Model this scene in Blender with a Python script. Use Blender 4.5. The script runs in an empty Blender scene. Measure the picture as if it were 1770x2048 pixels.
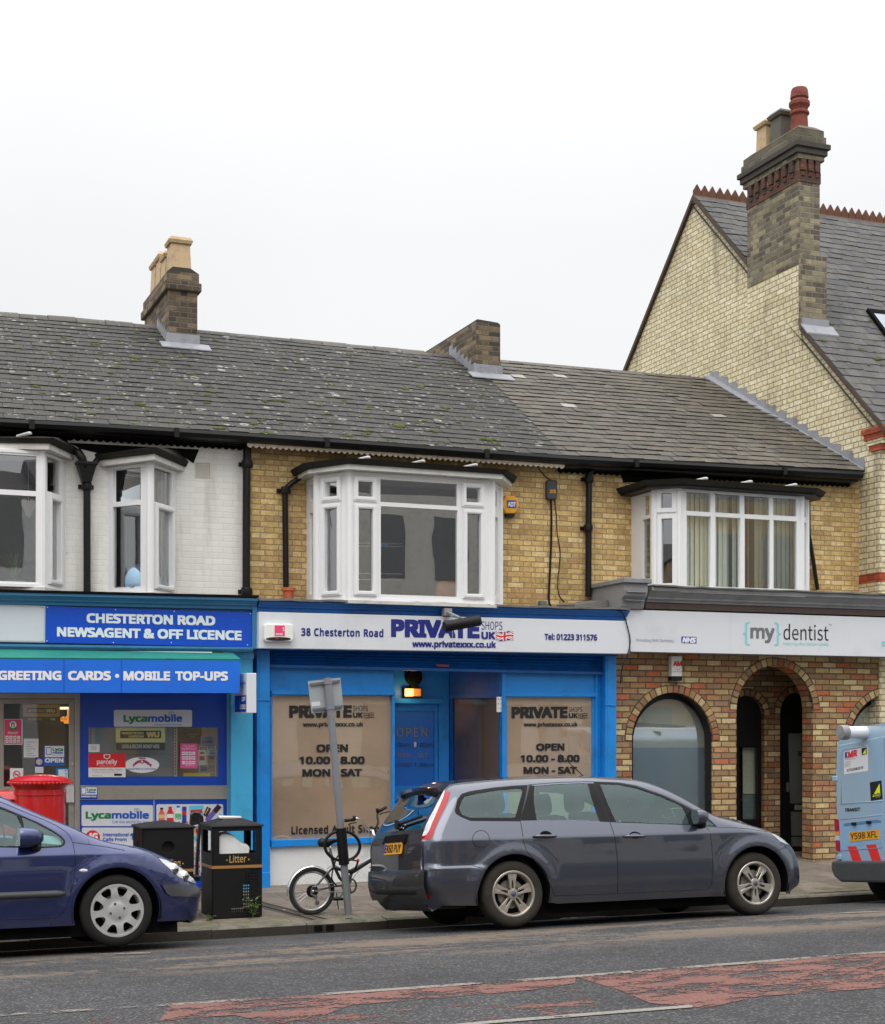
import bpy, bmesh, math, random
from mathutils import Vector, Matrix
from mathutils.geometry import delaunay_2d_cdt
random.seed(7)
SC = bpy.context.scene
COL = SC.collection
# ---------------------------------------------------------------- camera
F, CX, HY = 3082.0, 885.0, 1460.0          # focal length, centre column and horizon row, in photo pixels
TH = math.radians(21.8); S, Cc = math.sin(TH), math.cos(TH)
CAMY, CAMZ = -18.1, 1.88
cam = bpy.data.cameras.new("camera"); camo = bpy.data.objects.new("camera", cam); COL.objects.link(camo)
camo.location = (0, CAMY, CAMZ); camo.rotation_euler = (math.radians(90), 0, -TH)
cam.sensor_fit = 'HORIZONTAL'; cam.sensor_width = 36; cam.lens = F/1770*36; cam.shift_y = (HY-1024)/1770
cam.clip_end = 2000; cam.clip_start = 0.1
SC.camera = camo
# ---------------------------------------------------------------- sky: overcast
SUN_EL, SUN_AZ = math.radians(52), math.radians(215)
w = bpy.data.worlds.new("World"); SC.world = w; w.use_nodes = True
nt = w.node_tree; bg = nt.nodes["Background"]
sky = nt.nodes.new("ShaderNodeTexSky"); sky.sky_type = 'NISHITA'; sky.sun_disc = False
sky.sun_elevation = SUN_EL; sky.sun_rotation = SUN_AZ
tc = nt.nodes.new("ShaderNodeTexCoord"); sep = nt.nodes.new("ShaderNodeSeparateXYZ")
nt.links.new(tc.outputs["Generated"], sep.inputs[0])
rmp = nt.nodes.new("ShaderNodeValToRGB"); e = rmp.color_ramp.elements      # cloud deck, brighter overhead
e[0].position = 0.0; e[0].color = (.285, .287, .289, 1)
e[1].position = 1.0; e[1].color = (1, 1, 1, 1)
for p_, v_ in ((.30, .318), (.5, .40), (.75, .72)):
    x_ = e.new(p_); x_.color = (v_, v_, v_*1.003, 1)
nt.links.new(sep.outputs["Z"], rmp.inputs[0])
nz = nt.nodes.new("ShaderNodeTexNoise"); nz.inputs["Scale"].default_value = 2.2; nz.inputs["Detail"].default_value = 4
nt.links.new(tc.outputs["Generated"], nz.inputs["Vector"])
mr = nt.nodes.new("ShaderNodeMapRange"); mr.inputs[1].default_value = .3; mr.inputs[2].default_value = .7
mr.inputs[3].default_value = .95; mr.inputs[4].default_value = 1.03
nt.links.new(nz.outputs[0], mr.inputs[0])
mu = nt.nodes.new("ShaderNodeVectorMath"); mu.operation = 'SCALE'
nt.links.new(rmp.outputs[0], mu.inputs[0]); nt.links.new(mr.outputs[0], mu.inputs[3])
sc2 = nt.nodes.new("ShaderNodeVectorMath"); sc2.operation = 'SCALE'; sc2.inputs[3].default_value = 31.0
nt.links.new(mu.outputs[0], sc2.inputs[0])
mx = nt.nodes.new("ShaderNodeMix"); mx.data_type = 'RGBA'; mx.inputs[0].default_value = .93
nt.links.new(sky.outputs[0], mx.inputs[6]); nt.links.new(sc2.outputs[0], mx.inputs[7])
nt.links.new(mx.outputs[2], bg.inputs[0]); bg.inputs[1].default_value = 0.1
# ---------------------------------------------------------------- sun behind cloud
sl = bpy.data.lights.new("sun", 'SUN'); sl.energy = 0.9; sl.angle = math.radians(40); sl.color = (1, .98, .95)
so = bpy.data.objects.new("sun", sl); COL.objects.link(so)
so.rotation_euler = (math.radians(90)-SUN_EL, 0, math.radians(-28))
so.location = (0, -20, 30)
vs = SC.view_settings; vs.view_transform = 'Standard'; vs.look = 'None'; vs.exposure = 0; vs.gamma = 1
SC.cycles.max_bounces = 8; SC.cycles.transparent_max_bounces = 24; SC.cycles.sample_clamp_indirect = 6

# ---------------------------------------------------------------- photo pixel -> place
def PX(px, py, Y=0.0):
    """the point of the upright plane y=Y that the photo shows at pixel (px,py)"""
    r = (px-CX)/F; d = Y-CAMY; q = Cc-r*S
    return Vector((d*(S+r*Cc)/q, Y, CAMZ-(py-HY)/F*d/q))
def ray(px, py):
    r = (px-CX)/F; t = (HY-py)/F
    return Vector((S+r*Cc, Cc-r*S, t))
CAM = Vector((0, CAMY, CAMZ))
def hit_x(px, py, X):                       # on the plane x=X
    v = ray(px, py); return CAM+v*(X/v.x)
def PL(px, Y=0.0): return PX(px, HY, Y).x
def zoomer(ox, oy, k): return lambda *pts: [(ox+x/k, oy+y/k) for x, y in pts]
# ---------------------------------------------------------------- ground heights
PROF = [(-40, .0), (-18, .0), (-17, .0), (-11, .27), (-9, .235), (-7, .16), (-4.9, .025), (-3.35, -.125), (-2.8, -.195)]
def lerp_tab(tab, x):
    if x <= tab[0][0]: return tab[0][1]
    for (a, b), (c, d) in zip(tab, tab[1:]):
        if x <= c: return b+(d-b)*(x-a)/(c-a)
    return tab[-1][1]
TILT = .006
def road_z(x, y): return lerp_tab(PROF, y)+TILT*(x-10)
def pave_z(x, y): return .026+(.026+.083)*(y/2.8)+TILT*(x-10)
def hit_road(px, py, dz=0.0):
    z = 0
    v = ray(px, py)
    for _ in range(30):
        p = CAM+v*((z-CAMZ)/v.z); z = road_z(p.x, p.y)+dz
    return CAM+v*((z-CAMZ)/v.z)
def hit_pave(px, py, dz=0.0):
    z = 0
    v = ray(px, py)
    for _ in range(30):
        p = CAM+v*((z-CAMZ)/v.z); z = pave_z(p.x, p.y)+dz
    return CAM+v*((z-CAMZ)/v.z)

# ---------------------------------------------------------------- mesh building
class MB:
    def __init__(s): s.v = []; s.f = []; s.m = []; s.cm = 0; s.n = None
    def add(s, pts, faces, m=None):
        o = len(s.v); s.v += [Vector(p) for p in pts]
        for f in faces: s.f.append([i+o for i in f]); s.m.append(s.cm if m is None else m)
        return s
    def quad(s, a, b, c, d, m=None): return s.add([a, b, c, d], [(0, 1, 2, 3)], m)
    def box(s, x0, x1, y0, y1, z0, z1, m=None):
        return s.hexa([(x0,y0,z0),(x1,y0,z0),(x1,y0,z1),(x0,y0,z1)], [(x0,y1,z0),(x1,y1,z0),(x1,y1,z1),(x0,y1,z1)], m)
    def hexa(s, a, b, m=None):               # two loops joined
        n = len(a)
        fs = [tuple(range(n)), tuple(range(2*n-1, n-1, -1))]
        for i in range(n): j = (i+1) % n; fs.append((j, i, i+n, j+n))
        return s.add(list(a)+list(b), fs, m)
    def slab(s, px, Y, t, m=None):           # traced outline, front at Y, thickness t behind it
        a = [PX(x, y, Y) for x, y in px]; b = [p+Vector((0, t, 0)) for p in a]
        return s.hexa(a, b, m)
    def tube(s, pts, r, n=8, m=None, cap=True):
        pts = [Vector(p) for p in pts]; rs = r if isinstance(r, (list, tuple)) else [r]*len(pts)
        o = len(s.v); up = None
        for i, p in enumerate(pts):
            d = (pts[min(i+1, len(pts)-1)]-pts[max(i-1, 0)]).normalized()
            if up is None:
                up = Vector((0, 0, 1)) if abs(d.z) < .9 else Vector((1, 0, 0))
            a = d.cross(up)
            if a.length < 1e-4: a = d.cross(Vector((.3, .5, .8)))
            a.normalize(); b = a.cross(d).normalized(); up = b
            for k in range(n):
                t = 2*math.pi*k/n; s.v.append(p+(a*math.cos(t)+b*math.sin(t))*rs[i])
        mm = s.cm if m is None else m
        for i in range(len(pts)-1):
            for k in range(n):
                q = (k+1) % n; s.f.append([o+i*n+k, o+i*n+q, o+(i+1)*n+q, o+(i+1)*n+k]); s.m.append(mm)
        if cap:
            s.f.append([o+k for k in range(n)][::-1]); s.m.append(mm)
            s.f.append([o+(len(pts)-1)*n+k for k in range(n)]); s.m.append(mm)
        return s
    def lathe(s, prof, c, n=32, axis='z', m=None, M=None, cap=True):   # prof: (radius, height)
        o = len(s.v); mm = s.cm if m is None else m; c = Vector(c)
        for r, h in prof:
            for k in range(n):
                t = 2*math.pi*k/n
                p = Vector((r*math.cos(t), r*math.sin(t), h))
                if axis == 'y': p = Vector((p.x, p.z, p.y))
                elif axis == 'x': p = Vector((p.z, p.x, p.y))
                s.v.append((M@p if M else p)+c)
        for i in range(len(prof)-1):
            for k in range(n):
                q = (k+1) % n; s.f.append([o+i*n+k, o+i*n+q, o+(i+1)*n+q, o+(i+1)*n+k]); s.m.append(mm)
        if cap and prof[0][0] > 1e-5: s.f.append([o+k for k in range(n)][::-1]); s.m.append(mm)
        if cap and prof[-1][0] > 1e-5: s.f.append([o+(len(prof)-1)*n+k for k in range(n)]); s.m.append(mm)
        return s
    def panel(s, mp, outer, holes=(), w0=0.0, w1=.02, m=None, back=True):
        """flat sheet with holes; mp(u,v,w)->point"""
        tri, vs = cdt(outer, holes)
        a = [mp(u, v, w1) for u, v in vs]; s.add(a, tri, m)
        if w1 != w0:
            if back: s.add([mp(u, v, w0) for u, v in vs], [t[::-1] for t in tri], m)
            for lp in [outer]+list(holes):
                n = len(lp)
                s.add([mp(u, v, w1) for u, v in lp]+[mp(u, v, w0) for u, v in lp],
                      [((i+1) % n, i, i+n, (i+1) % n+n) for i in range(n)], m)
        return s
    def build(s, name, mat, parent=None, smooth=False, bevel=0, seg=1, angle=None):
        me = bpy.data.meshes.new(name)
        me.from_pydata([tuple(v) for v in s.v], [], s.f)
        mats = mat if isinstance(mat, (list, tuple)) else [mat]
        for q in mats: me.materials.append(q)
        if len(mats) > 1: me.polygons.foreach_set("material_index", s.m)
        if s.n is None:
            bm = bmesh.new(); bm.from_mesh(me)
            bmesh.ops.remove_doubles(bm, verts=bm.verts, dist=1e-5)
            bmesh.ops.recalc_face_normals(bm, faces=bm.faces)
            bm.to_mesh(me); bm.free()
        if smooth: me.polygons.foreach_set("use_smooth", [True]*len(me.polygons))
        if angle is not None: me.set_sharp_from_angle(angle=math.radians(angle))
        if s.n is not None: me.normals_split_custom_set_from_vertices([tuple(v) for v in s.n])
        me.update()
        o = bpy.data.objects.new(name, me); COL.objects.link(o)
        if parent is not None:
            o.parent = parent
            if parent.type == 'EMPTY' and not parent.get('_loc'):
                o.matrix_parent_inverse = Matrix.Translation(-parent.location)
        if bevel:
            b = o.modifiers.new("bevel", 'BEVEL'); b.width = bevel; b.segments = seg; b.limit_method = 'ANGLE'
            b.angle_limit = math.radians(40); b.harden_normals = False
        return o
def inpoly(p, poly):
    x, y = p; c = False; n = len(poly)
    for i in range(n):
        x1, y1 = poly[i]; x2, y2 = poly[i-1]
        if (y1 > y) != (y2 > y) and x < (x2-x1)*(y-y1)/(y2-y1)+x1: c = not c
    return c
def cdt(outer, holes=(), extra=()):
    vs = []; ed = []
    for lp in [outer]+list(holes):
        o = len(vs); vs += [Vector(p) for p in lp]; n = len(lp)
        ed += [(o+i, o+(i+1) % n) for i in range(n)]
    vs += [Vector(p) for p in extra]
    r = delaunay_2d_cdt(vs, ed, [], 0, 1e-6)
    ov, of = r[0], r[2]; out = []
    for f in of:
        c = sum((ov[i] for i in f), Vector((0, 0)))/len(f)
        if inpoly(c, outer) and not any(inpoly(c, h) for h in holes): out.append(tuple(f))
    return out, [tuple(v) for v in ov]
def rect(u0, v0, u1, v1): return [(u0, v0), (u1, v0), (u1, v1), (u0, v1)]
def rrect(u0, v0, u1, v1, r, n=4):
    out = []
    for cx, cy, a in ((u1-r, v1-r, 0), (u0+r, v1-r, 90), (u0+r, v0+r, 180), (u1-r, v0+r, 270)):
        for k in range(n+1):
            t = math.radians(a+90*k/n); out.append((cx+r*math.cos(t), cy+r*math.sin(t)))
    return out
def ell(cx, cy, a, b, n=28): return [(cx+a*math.cos(2*math.pi*k/n), cy+b*math.sin(2*math.pi*k/n)) for k in range(n)]
def dens(poly, step, closed=True):
    out = []; n = len(poly)
    for i in range(n if closed else n-1):
        a = Vector(poly[i]); b = Vector(poly[(i+1) % n]); k = max(1, int((b-a).length/step))
        out += [tuple(a+(b-a)*j/k) for j in range(k)]
    if not closed: out.append(tuple(poly[-1]))
    return out
def smooth_poly(pts, n=4, closed=False):     # catmull-rom
    out = []; m = len(pts); P = [Vector(p) for p in pts]
    for i in range(m if closed else m-1):
        p0 = P[(i-1) % m] if closed or i > 0 else P[0]; p1 = P[i]; p2 = P[(i+1) % m]
        p3 = P[(i+2) % m] if closed or i+2 < m else P[-1]
        for k in range(n):
            t = k/n
            out.append(tuple(.5*((2*p1)+(p2-p0)*t+(2*p0-5*p1+4*p2-p3)*t*t+(3*p1-p0-3*p2+p3)*t**3)))
    if not closed: out.append(tuple(P[-1]))
    return out
def PM(Y):                                   # photo pixels on the plane y=Y, w = towards the road
    return lambda u, v, w: PX(u, v, Y)-Vector((0, w, 0))
def thing(name, label, cat, loc=(0, 0, 0), group=None, local=False, rot=None):
    o = bpy.data.objects.new(name, None); COL.objects.link(o); o.location = loc; o.empty_display_size = .2
    if rot: o.rotation_euler = rot
    if local: o['_loc'] = 1
    return tag(o, label, cat, group)
def tag(o, label=None, cat=None, group=None, kind=None):
    if label: o['label'] = label
    if cat: o['category'] = cat
    if group: o['group'] = group
    if kind: o['kind'] = kind
    return o
# ---------------------------------------------------------------- lettering
import os
_fonts = []
for _f in ("NotoSansMath-Regular.woff2", "Noto Sans CJK Regular.woff2"):     # sans faces that ship with Blender; its built-in font serves if absent
    try: _fonts.append(bpy.data.fonts.load(os.path.join(bpy.utils.resource_path('LOCAL'), "datafiles", "fonts", _f)))
    except Exception: _fonts.append(None)
def glyphs(txt, bold=0.0, shear=0.0, spacing=1.0):
    cu = bpy.data.curves.new("t", 'FONT'); cu.body = txt; _f = _fonts[1 if bold < 0 else 0]; cu.offset = 0 if _f else max(0, bold); cu.shear = shear; cu.resolution_u = 3
    cu.space_character = spacing; cu.size = 1
    if _f: cu.font = _f
    o = bpy.data.objects.new("t", cu); COL.objects.link(o)
    dg = bpy.context.evaluated_depsgraph_get(); dg.update()
    me = o.evaluated_get(dg).to_mesh()
    vs = [v.co.copy() for v in me.vertices]; fs = [tuple(p.vertices) for p in me.polygons]
    o.evaluated_get(dg).to_mesh_clear()
    bpy.data.objects.remove(o); bpy.data.curves.remove(cu)
    return vs, fs
CAPH = None
def _cap():
    vs, _ = glyphs("H"); return max(v.y for v in vs)
CAPH = _cap(); CAPT = max(v.y for v in glyphs("H", -.01)[0])
def write(mb, txt, mp, x0, y0, x1, y1, h, bold=.0, shear=0, w=.003, m=None, spacing=1.0, h1=None):
    """text fitted between (x0,y0) and (x1,y1) on the baseline, capital height h; mp(u,v,w)->point (v grows downwards when h<0)"""
    vs, fs = glyphs(txt, bold, shear, spacing)
    if not vs: return
    a = min(v.x for v in vs); b = max(v.x for v in vs); h1 = h if h1 is None else h1
    cp = CAPT if bold < 0 else CAPH; ww = 1 if w >= 0 else -1
    e = [(0, 0)] if bold <= .004 or not _fonts[0] else [(0, 0), (-1, -1), (1, 1), (-1, 1), (1, -1)]+([(0, 1), (0, -1), (1, 0), (-1, 0)] if bold > .03 else [])
    bx = bold if len(e) > 1 else 0; hs = cp/(cp+2*bx)
    for q, (dx, dy) in enumerate(e):
        pts = []
        for v in vs:
            t = (v.x+dx*bx-a+bx)/(b-a+2*bx); k = (v.y+dy*bx+bx)/(cp+2*bx)
            pts.append(mp(x0+(x1-x0)*t, y0+(y1-y0)*t+(h+(h1-h)*t)*k, w+.00007*q))
        mb.add(pts, fs, m)
# ---------------------------------------------------------------- materials
def lin(c): return tuple((x/12.92 if x <= .04045 else ((x+.055)/1.055)**2.4) for x in (v/255 for v in c))
def alb(c, k=1.28): return tuple(min(.86, x*k) for x in lin(c))
class NT:
    def __init__(s, name):
        s.mat = bpy.data.materials.new(name); s.mat.use_nodes = True; s.t = s.mat.node_tree
        s.b = s.t.nodes["Principled BSDF"]; s.out = s.t.nodes["Material Output"]
    def n(s, typ, ins=None, **kw):
        x = s.t.nodes.new(typ)
        for k, v in kw.items(): setattr(x, k, v)
        for k, v in (ins or {}).items(): s.i(x.inputs[k], v)
        return x
    def i(s, sock, v):
        if hasattr(v, "is_output"): s.t.links.new(v, sock)
        else:
            if isinstance(v, tuple) and len(v) == 3 and sock.type == 'RGBA': v = v+(1,)
            sock.default_value = v
    def m(s, op, a, b=None, c=None):
        x = s.n("ShaderNodeMath", operation=op); s.i(x.inputs[0], a)
        if b is not None: s.i(x.inputs[1], b)
        if c is not None: s.i(x.inputs[2], c)
        return x.outputs[0]
    def ramp(s, f, pts, interp='LINEAR'):
        x = s.n("ShaderNodeValToRGB"); e = x.color_ramp.elements; x.color_ramp.interpolation = interp
        while len(e) < len(pts): e.new(.5)
        for q, (p, c) in zip(e, pts): q.position = p; q.color = (c if isinstance(c, tuple) else (c, c, c))+(1,)
        s.i(x.inputs[0], f); return x.outputs[0]
    def mix(s, f, a, b, typ='MIX'):
        x = s.n("ShaderNodeMix", data_type='RGBA', blend_type=typ); s.i(x.inputs[0], f); s.i(x.inputs[6], a); s.i(x.inputs[7], b)
        return x.outputs[2]
    def noise(s, scale, detail=4, vec=None, rough=.55, dist=0):
        x = s.n("ShaderNodeTexNoise", {"Scale": scale, "Detail": detail, "Roughness": rough, "Distortion": dist})
        s.i(x.inputs["Vector"], vec if vec is not None else s.pos()); return x.outputs[0]
    def pos(s):
        if not hasattr(s, '_p'): s._p = s.n("ShaderNodeTexCoord").outputs["Object"]
        return s._p
    def sm(s, x, a, b):
        r = s.n("ShaderNodeMapRange", interpolation_type='SMOOTHSTEP'); s.i(r.inputs[0], x); s.i(r.inputs[1], a); s.i(r.inputs[2], b)
        return r.outputs[0]
    def bump(s, h, dist, strength=1.0, prev=None):
        x = s.n("ShaderNodeBump", {"Distance": dist, "Strength": strength}); s.i(x.inputs["Height"], h)
        if prev is not None: s.i(x.inputs["Normal"], prev)
        return x.outputs[0]
    def done(s, col=None, rough=None, nrm=None, **kw):
        if col is not None: s.i(s.b.inputs["Base Color"], col)
        if rough is not None: s.i(s.b.inputs["Roughness"], rough)
        if nrm is not None: s.i(s.b.inputs["Normal"], nrm)
        for k, v in kw.items(): s.i(s.b.inputs[k.replace('_', ' ')], v)
        return s.mat
_cache = {}
def paint(c, rough=.5, dirt=.12, bump=.0006, k=1.28, metal=0.0, raw=None, coat=0, scale=6, spec=.5, island=0.0):
    """painted or plain surface of sRGB colour c with a little unevenness, grime and wear"""
    key = (c, rough, dirt, bump, k, metal, raw, coat, scale, spec, island)
    if key in _cache: return _cache[key]
    t = NT("paint"); col = raw or alb(c, k)
    n1 = t.noise(scale, 6, rough=.65); n2 = t.noise(scale*.23, 3); n3 = t.noise(180, 2)
    dk = tuple(x*.55+.006 for x in col)
    f = t.m('MULTIPLY', t.sm(t.m('ADD', t.m('MULTIPLY', n1, .6), t.m('MULTIPLY', n2, .4)), .45, .75), dirt*2.2)
    cc = t.mix(f, col, dk)
    if island:
        g = t.n("ShaderNodeNewGeometry").outputs["Random Per Island"]
        cc = t.mix(island, cc, t.mix(1.0, cc, t.ramp(g, [(0, .45), (1, 1.6)]), 'MULTIPLY'))
    r = t.m('ADD', rough-.06, t.m('MULTIPLY', n1, .14))
    t.done(cc, r, t.bump(t.m('ADD', t.m('MULTIPLY', n1, .7), t.m('MULTIPLY', n3, .3)), bump) if bump else None, Metallic=metal)
    t.i(t.b.inputs["Coat Weight"], coat); t.i(t.b.inputs["Specular IOR Level"], spec)
    _cache[key] = t.mat; return t.mat
def emit(c, strength):
    key = ('e', c, strength)
    if key in _cache: return _cache[key]
    t = NT("lit"); t.done(lin(c), .4); t.i(t.b.inputs["Emission Color"], lin(c)); t.b.inputs["Emission Strength"].default_value = strength
    _cache[key] = t.mat; return t.mat
def brick(name, L, H, joint, cols, mortar, bond='flemish', bump=.006, painted=None, soot=None, blotch=.25, rough=.9, wobble=.004, mmix=1.0, u0=0, v0=0, streak=0):
    t = NT(name)
    p = t.pos(); sp = t.n("ShaderNodeSeparateXYZ"); t.i(sp.inputs[0], p)
    nn = t.n("ShaderNodeSeparateXYZ"); t.i(nn.inputs[0], t.n("ShaderNodeNewGeometry").outputs["True Normal"])
    side = t.m('GREATER_THAN', t.m('ABSOLUTE', nn.outputs[0]), .7)
    u = t.m('ADD', t.m('MULTIPLY', sp.outputs[0], t.m('SUBTRACT', 1.0, side)), t.m('MULTIPLY', sp.outputs[1], side))
    wob = t.noise(9, 3)
    u = t.m('ADD', t.m('ADD', u, 50+u0), t.m('MULTIPLY', t.m('SUBTRACT', wob, .5), wobble*2.5))
    v = t.m('ADD', t.m('ADD', sp.outputs[2], 20+v0), t.m('MULTIPLY', t.m('SUBTRACT', t.noise(7, 3), .5), wobble*2))
    row = t.m('FLOOR', t.m('DIVIDE', v, H)); fv = t.m('SUBTRACT', t.m('DIVIDE', v, H), row)
    odd = t.m('MODULO', row, 2.0)
    per = L*1.5 if bond == 'flemish' else L
    uu = t.m('ADD', t.m('DIVIDE', u, per), t.m('MULTIPLY', odd, .5))
    cell = t.m('FLOOR', uu); fu = t.m('SUBTRACT', uu, cell)
    if bond == 'flemish':
        hd = t.m('GREATER_THAN', fu, 2/3)
        idn = t.m('ADD', t.m('MULTIPLY', cell, 2.0), hd)
        e1 = t.m('MINIMUM', fu, t.m('SUBTRACT', 1.0, fu)); e2 = t.m('ABSOLUTE', t.m('SUBTRACT', fu, 2/3))
        eu = t.m('MULTIPLY', t.m('MINIMUM', e1, e2), per)
    else:
        idn = cell
        eu = t.m('MULTIPLY', t.m('MINIMUM', fu, t.m('SUBTRACT', 1.0, fu)), per)
    ev = t.m('MULTIPLY', t.m('MINIMUM', fv, t.m('SUBTRACT', 1.0, fv)), H)
    d = t.m('ADD', t.m('MINIMUM', eu, ev), t.m('MULTIPLY', t.m('SUBTRACT', t.noise(60, 3), .5), joint*.7))
    mask = t.sm(d, joint*.35, joint*.75)
    cv = t.n("ShaderNodeCombineXYZ"); t.i(cv.inputs[0], idn); t.i(cv.inputs[1], row); t.i(cv.inputs[2], side)
    wn = t.n("ShaderNodeTexWhiteNoise", noise_dimensions='3D'); t.i(wn.inputs[0], cv.outputs[0])
    k = len(cols)
    bc = t.ramp(wn.outputs[0], [((i+.0)/k, c) for i, c in enumerate(cols)], 'CONSTANT')
    fine = t.noise(45, 5, rough=.7); big = t.noise(1.3, 4); med = t.noise(14, 4)
    bc = t.mix(1.0, bc, t.ramp(fine, [(.25, .66), (.75, 1.28)]), 'MULTIPLY')
    bc = t.mix(1.0, bc, t.ramp(med, [(.25, .76), (.75, 1.2)]), 'MULTIPLY')
    if painted is not None:
        bc = t.mix(1.0, painted, t.ramp(wn.outputs[0], [(0, .95), (1, 1.02)]), 'MULTIPLY')
        mc = tuple(x*.93 for x in painted)
    else: mc = mortar
    col = t.mix(t.m('MULTIPLY', mask, 1.0), mc if mmix == 1 else t.mix(mmix, bc, mc), bc)
    col = t.mix(1.0, col, t.ramp(big, [(.3, 1-blotch), (.7, 1+blotch*.55)]), 'MULTIPLY')
    if painted is not None:
        drip = t.n("ShaderNodeMapping"); drip.inputs["Scale"].default_value = (5, 5, .5); t.i(drip.inputs[0], p)
        g = t.sm(t.noise(1.1, 5, drip.outputs[0]), .52, .75)
        col = t.mix(t.m('MULTIPLY', g, .35), col, (.30, .27, .22))
        crk = t.sm(t.noise(5.5, 6, rough=.7), .66, .71); col = t.mix(t.m('MULTIPLY', crk, .25), col, (.2, .17, .13))
    if streak:
        sm_ = t.n("ShaderNodeMapping"); sm_.inputs["Scale"].default_value = (1.3, 1.3, .28); t.i(sm_.inputs[0], p)
        sf = t.m('MULTIPLY', t.sm(t.noise(1.5, 6, sm_.outputs[0], .7), .56, .72), streak); col = t.mix(sf, col, (.12, .095, .06))
    if soot:
        for z0, z1, amt, scol in soot:
            zz = t.m('ADD', sp.outputs[2], t.m('MULTIPLY', t.m('SUBTRACT', t.noise(1.6, 4), .5), 1.0))
            f = t.m('MULTIPLY', t.sm(zz, z0, z1), amt)
            f = t.m('MULTIPLY', f, t.ramp(t.noise(5, 5), [(.25, .35), (.65, 1.0)])); col = t.mix(f, col, scol)
    nb = t.bump(t.m('ADD', mask, t.m('MULTIPLY', fine, .25)), bump, .9)
    return t.done(col, rough, nb)
def slate(name, cols, lichen=0.0, moss=0.0, rough=.72):
    t = NT(name); g = t.n("ShaderNodeNewGeometry").outputs["Random Per Island"]
    k = len(cols)
    c = t.ramp(g, [(i/k, q) for i, q in enumerate(cols)], 'CONSTANT')
    fine = t.noise(30, 5, rough=.7); big = t.noise(.9, 4); med = t.noise(6, 5, rough=.65)
    c = t.mix(1.0, c, t.ramp(fine, [(.25, .72), (.75, 1.25)]), 'MULTIPLY')
    c = t.mix(1.0, c, t.ramp(big, [(.3, .78), (.7, 1.18)]), 'MULTIPLY')
    c = t.mix(1.0, c, t.ramp(med, [(.3, .85), (.7, 1.12)]), 'MULTIPLY')
    if lichen:
        for sc, cut, r0, r1 in ((4.2, .62, .20, .12), (8.5, .58, .20, .0), (19, .66, .2, .0)):
            mp = t.n("ShaderNodeMapping"); mp.inputs["Location"].default_value = (sc, 3*sc, 0); t.i(mp.inputs[0], t.pos())
            vo = t.n("ShaderNodeTexVoronoi", {"Scale": sc, "Randomness": 1.0}); t.i(vo.inputs["Vector"], mp.outputs[0])
            rnd = t.n("ShaderNodeSeparateColor"); t.i(rnd.inputs[0], vo.outputs["Color"])
            d = t.m('ADD', vo.outputs["Distance"], t.m('MULTIPLY', t.m('SUBTRACT', t.noise(40, 3), .5), .22))
            rad = t.m('MULTIPLY', t.m('ADD', rnd.outputs[1], .35), r0)
            ins = t.m('LESS_THAN', d, rad)
            if r1: ins = t.m('MULTIPLY', ins, t.m('ADD', .25, t.m('MULTIPLY', t.m('GREATER_THAN', d, t.m('MULTIPLY', rad, .55)), .75)))
            f = t.m('MULTIPLY', t.m('MULTIPLY', ins, t.m('GREATER_THAN', rnd.outputs[0], cut)), t.m('MULTIPLY', t.sm(t.noise(1.1, 3), .30, .52), lichen))
            c = t.mix(f, c, (.42, .41, .37))
    if moss:
        f = t.m('MULTIPLY', t.sm(t.noise(2.2, 6, rough=.7), .56, .68), moss)
        c = t.mix(f, c, (.075, .085, .025))
    return t.done(c, t.m('ADD', rough-.12, t.m('MULTIPLY', fine, .25)), t.bump(fine, .004))
def glass(name, tint=(.9, .95, .95), refl=.1, rough=.0, k=1.3, wave=1, gc=(.95, .97, 1.0)):
    t = NT(name); t.t.nodes.remove(t.b)
    tr = t.n("ShaderNodeBsdfTransparent", {"Color": tint}); gl = t.n("ShaderNodeBsdfGlossy", {"Color": gc, "Roughness": rough})
    lw = t.n("ShaderNodeFresnel", {"IOR": 1.52}); wv = t.noise(1.1, 2)
    wave and (t.i(lw.inputs["Normal"], t.bump(wv, .012, .12)), t.i(gl.inputs["Normal"], t.bump(wv, .008, .16)))
    f = t.m('MINIMUM', t.m('ADD', t.m('MULTIPLY', lw.outputs[0], k), refl), 1.0)
    mxs = t.n("ShaderNodeMixShader"); t.i(mxs.inputs[0], f); t.i(mxs.inputs[1], tr.outputs[0]); t.i(mxs.inputs[2], gl.outputs[0])
    t.i(t.out.inputs[0], mxs.outputs[0]); return t.mat
def carpaint(name, c, dirt=.3, metal=.0, dcol=(.12, .105, .085), zd=.55, flake=.35, ior=1.75):
    t = NT(name); sp = t.n("ShaderNodeSeparateXYZ"); t.i(sp.inputs[0], t.pos())
    n = t.noise(3, 5); fl = t.noise(900, 1)
    base = t.mix(1.0, c, t.ramp(fl, [(.3, 1-flake*.6), (.7, 1+flake)]), 'MULTIPLY')
    f = t.m('MULTIPLY', t.sm(t.m('ADD', sp.outputs[2], t.m('MULTIPLY', t.m('SUBTRACT', n, .5), -.5)), zd, .12), dirt*1.6)
    f2 = t.m('MULTIPLY', t.sm(t.noise(18, 6, rough=.7), .5, .75), dirt*.22)
    f = t.m('MINIMUM', t.m('ADD', f, f2), 1.0)
    bk = t.n("ShaderNodeNewGeometry").outputs["Backfacing"]
    col = t.mix(f, base, dcol); col = t.mix(bk, col, (.03, .03, .032))
    t.done(col, t.m('ADD', .34, t.m('MULTIPLY', f, .45)), None, Metallic=metal)
    t.i(t.b.inputs["Coat Weight"], t.m('SUBTRACT', 1.0, t.m('MULTIPLY', f, .6))); t.b.inputs["Coat Roughness"].default_value = .02; t.b.inputs["Coat IOR"].default_value = ior
    t.i(t.b.inputs["Coat Normal"], t.bump(t.noise(2.2, 2), .004, .3))
    return t.mat
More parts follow.
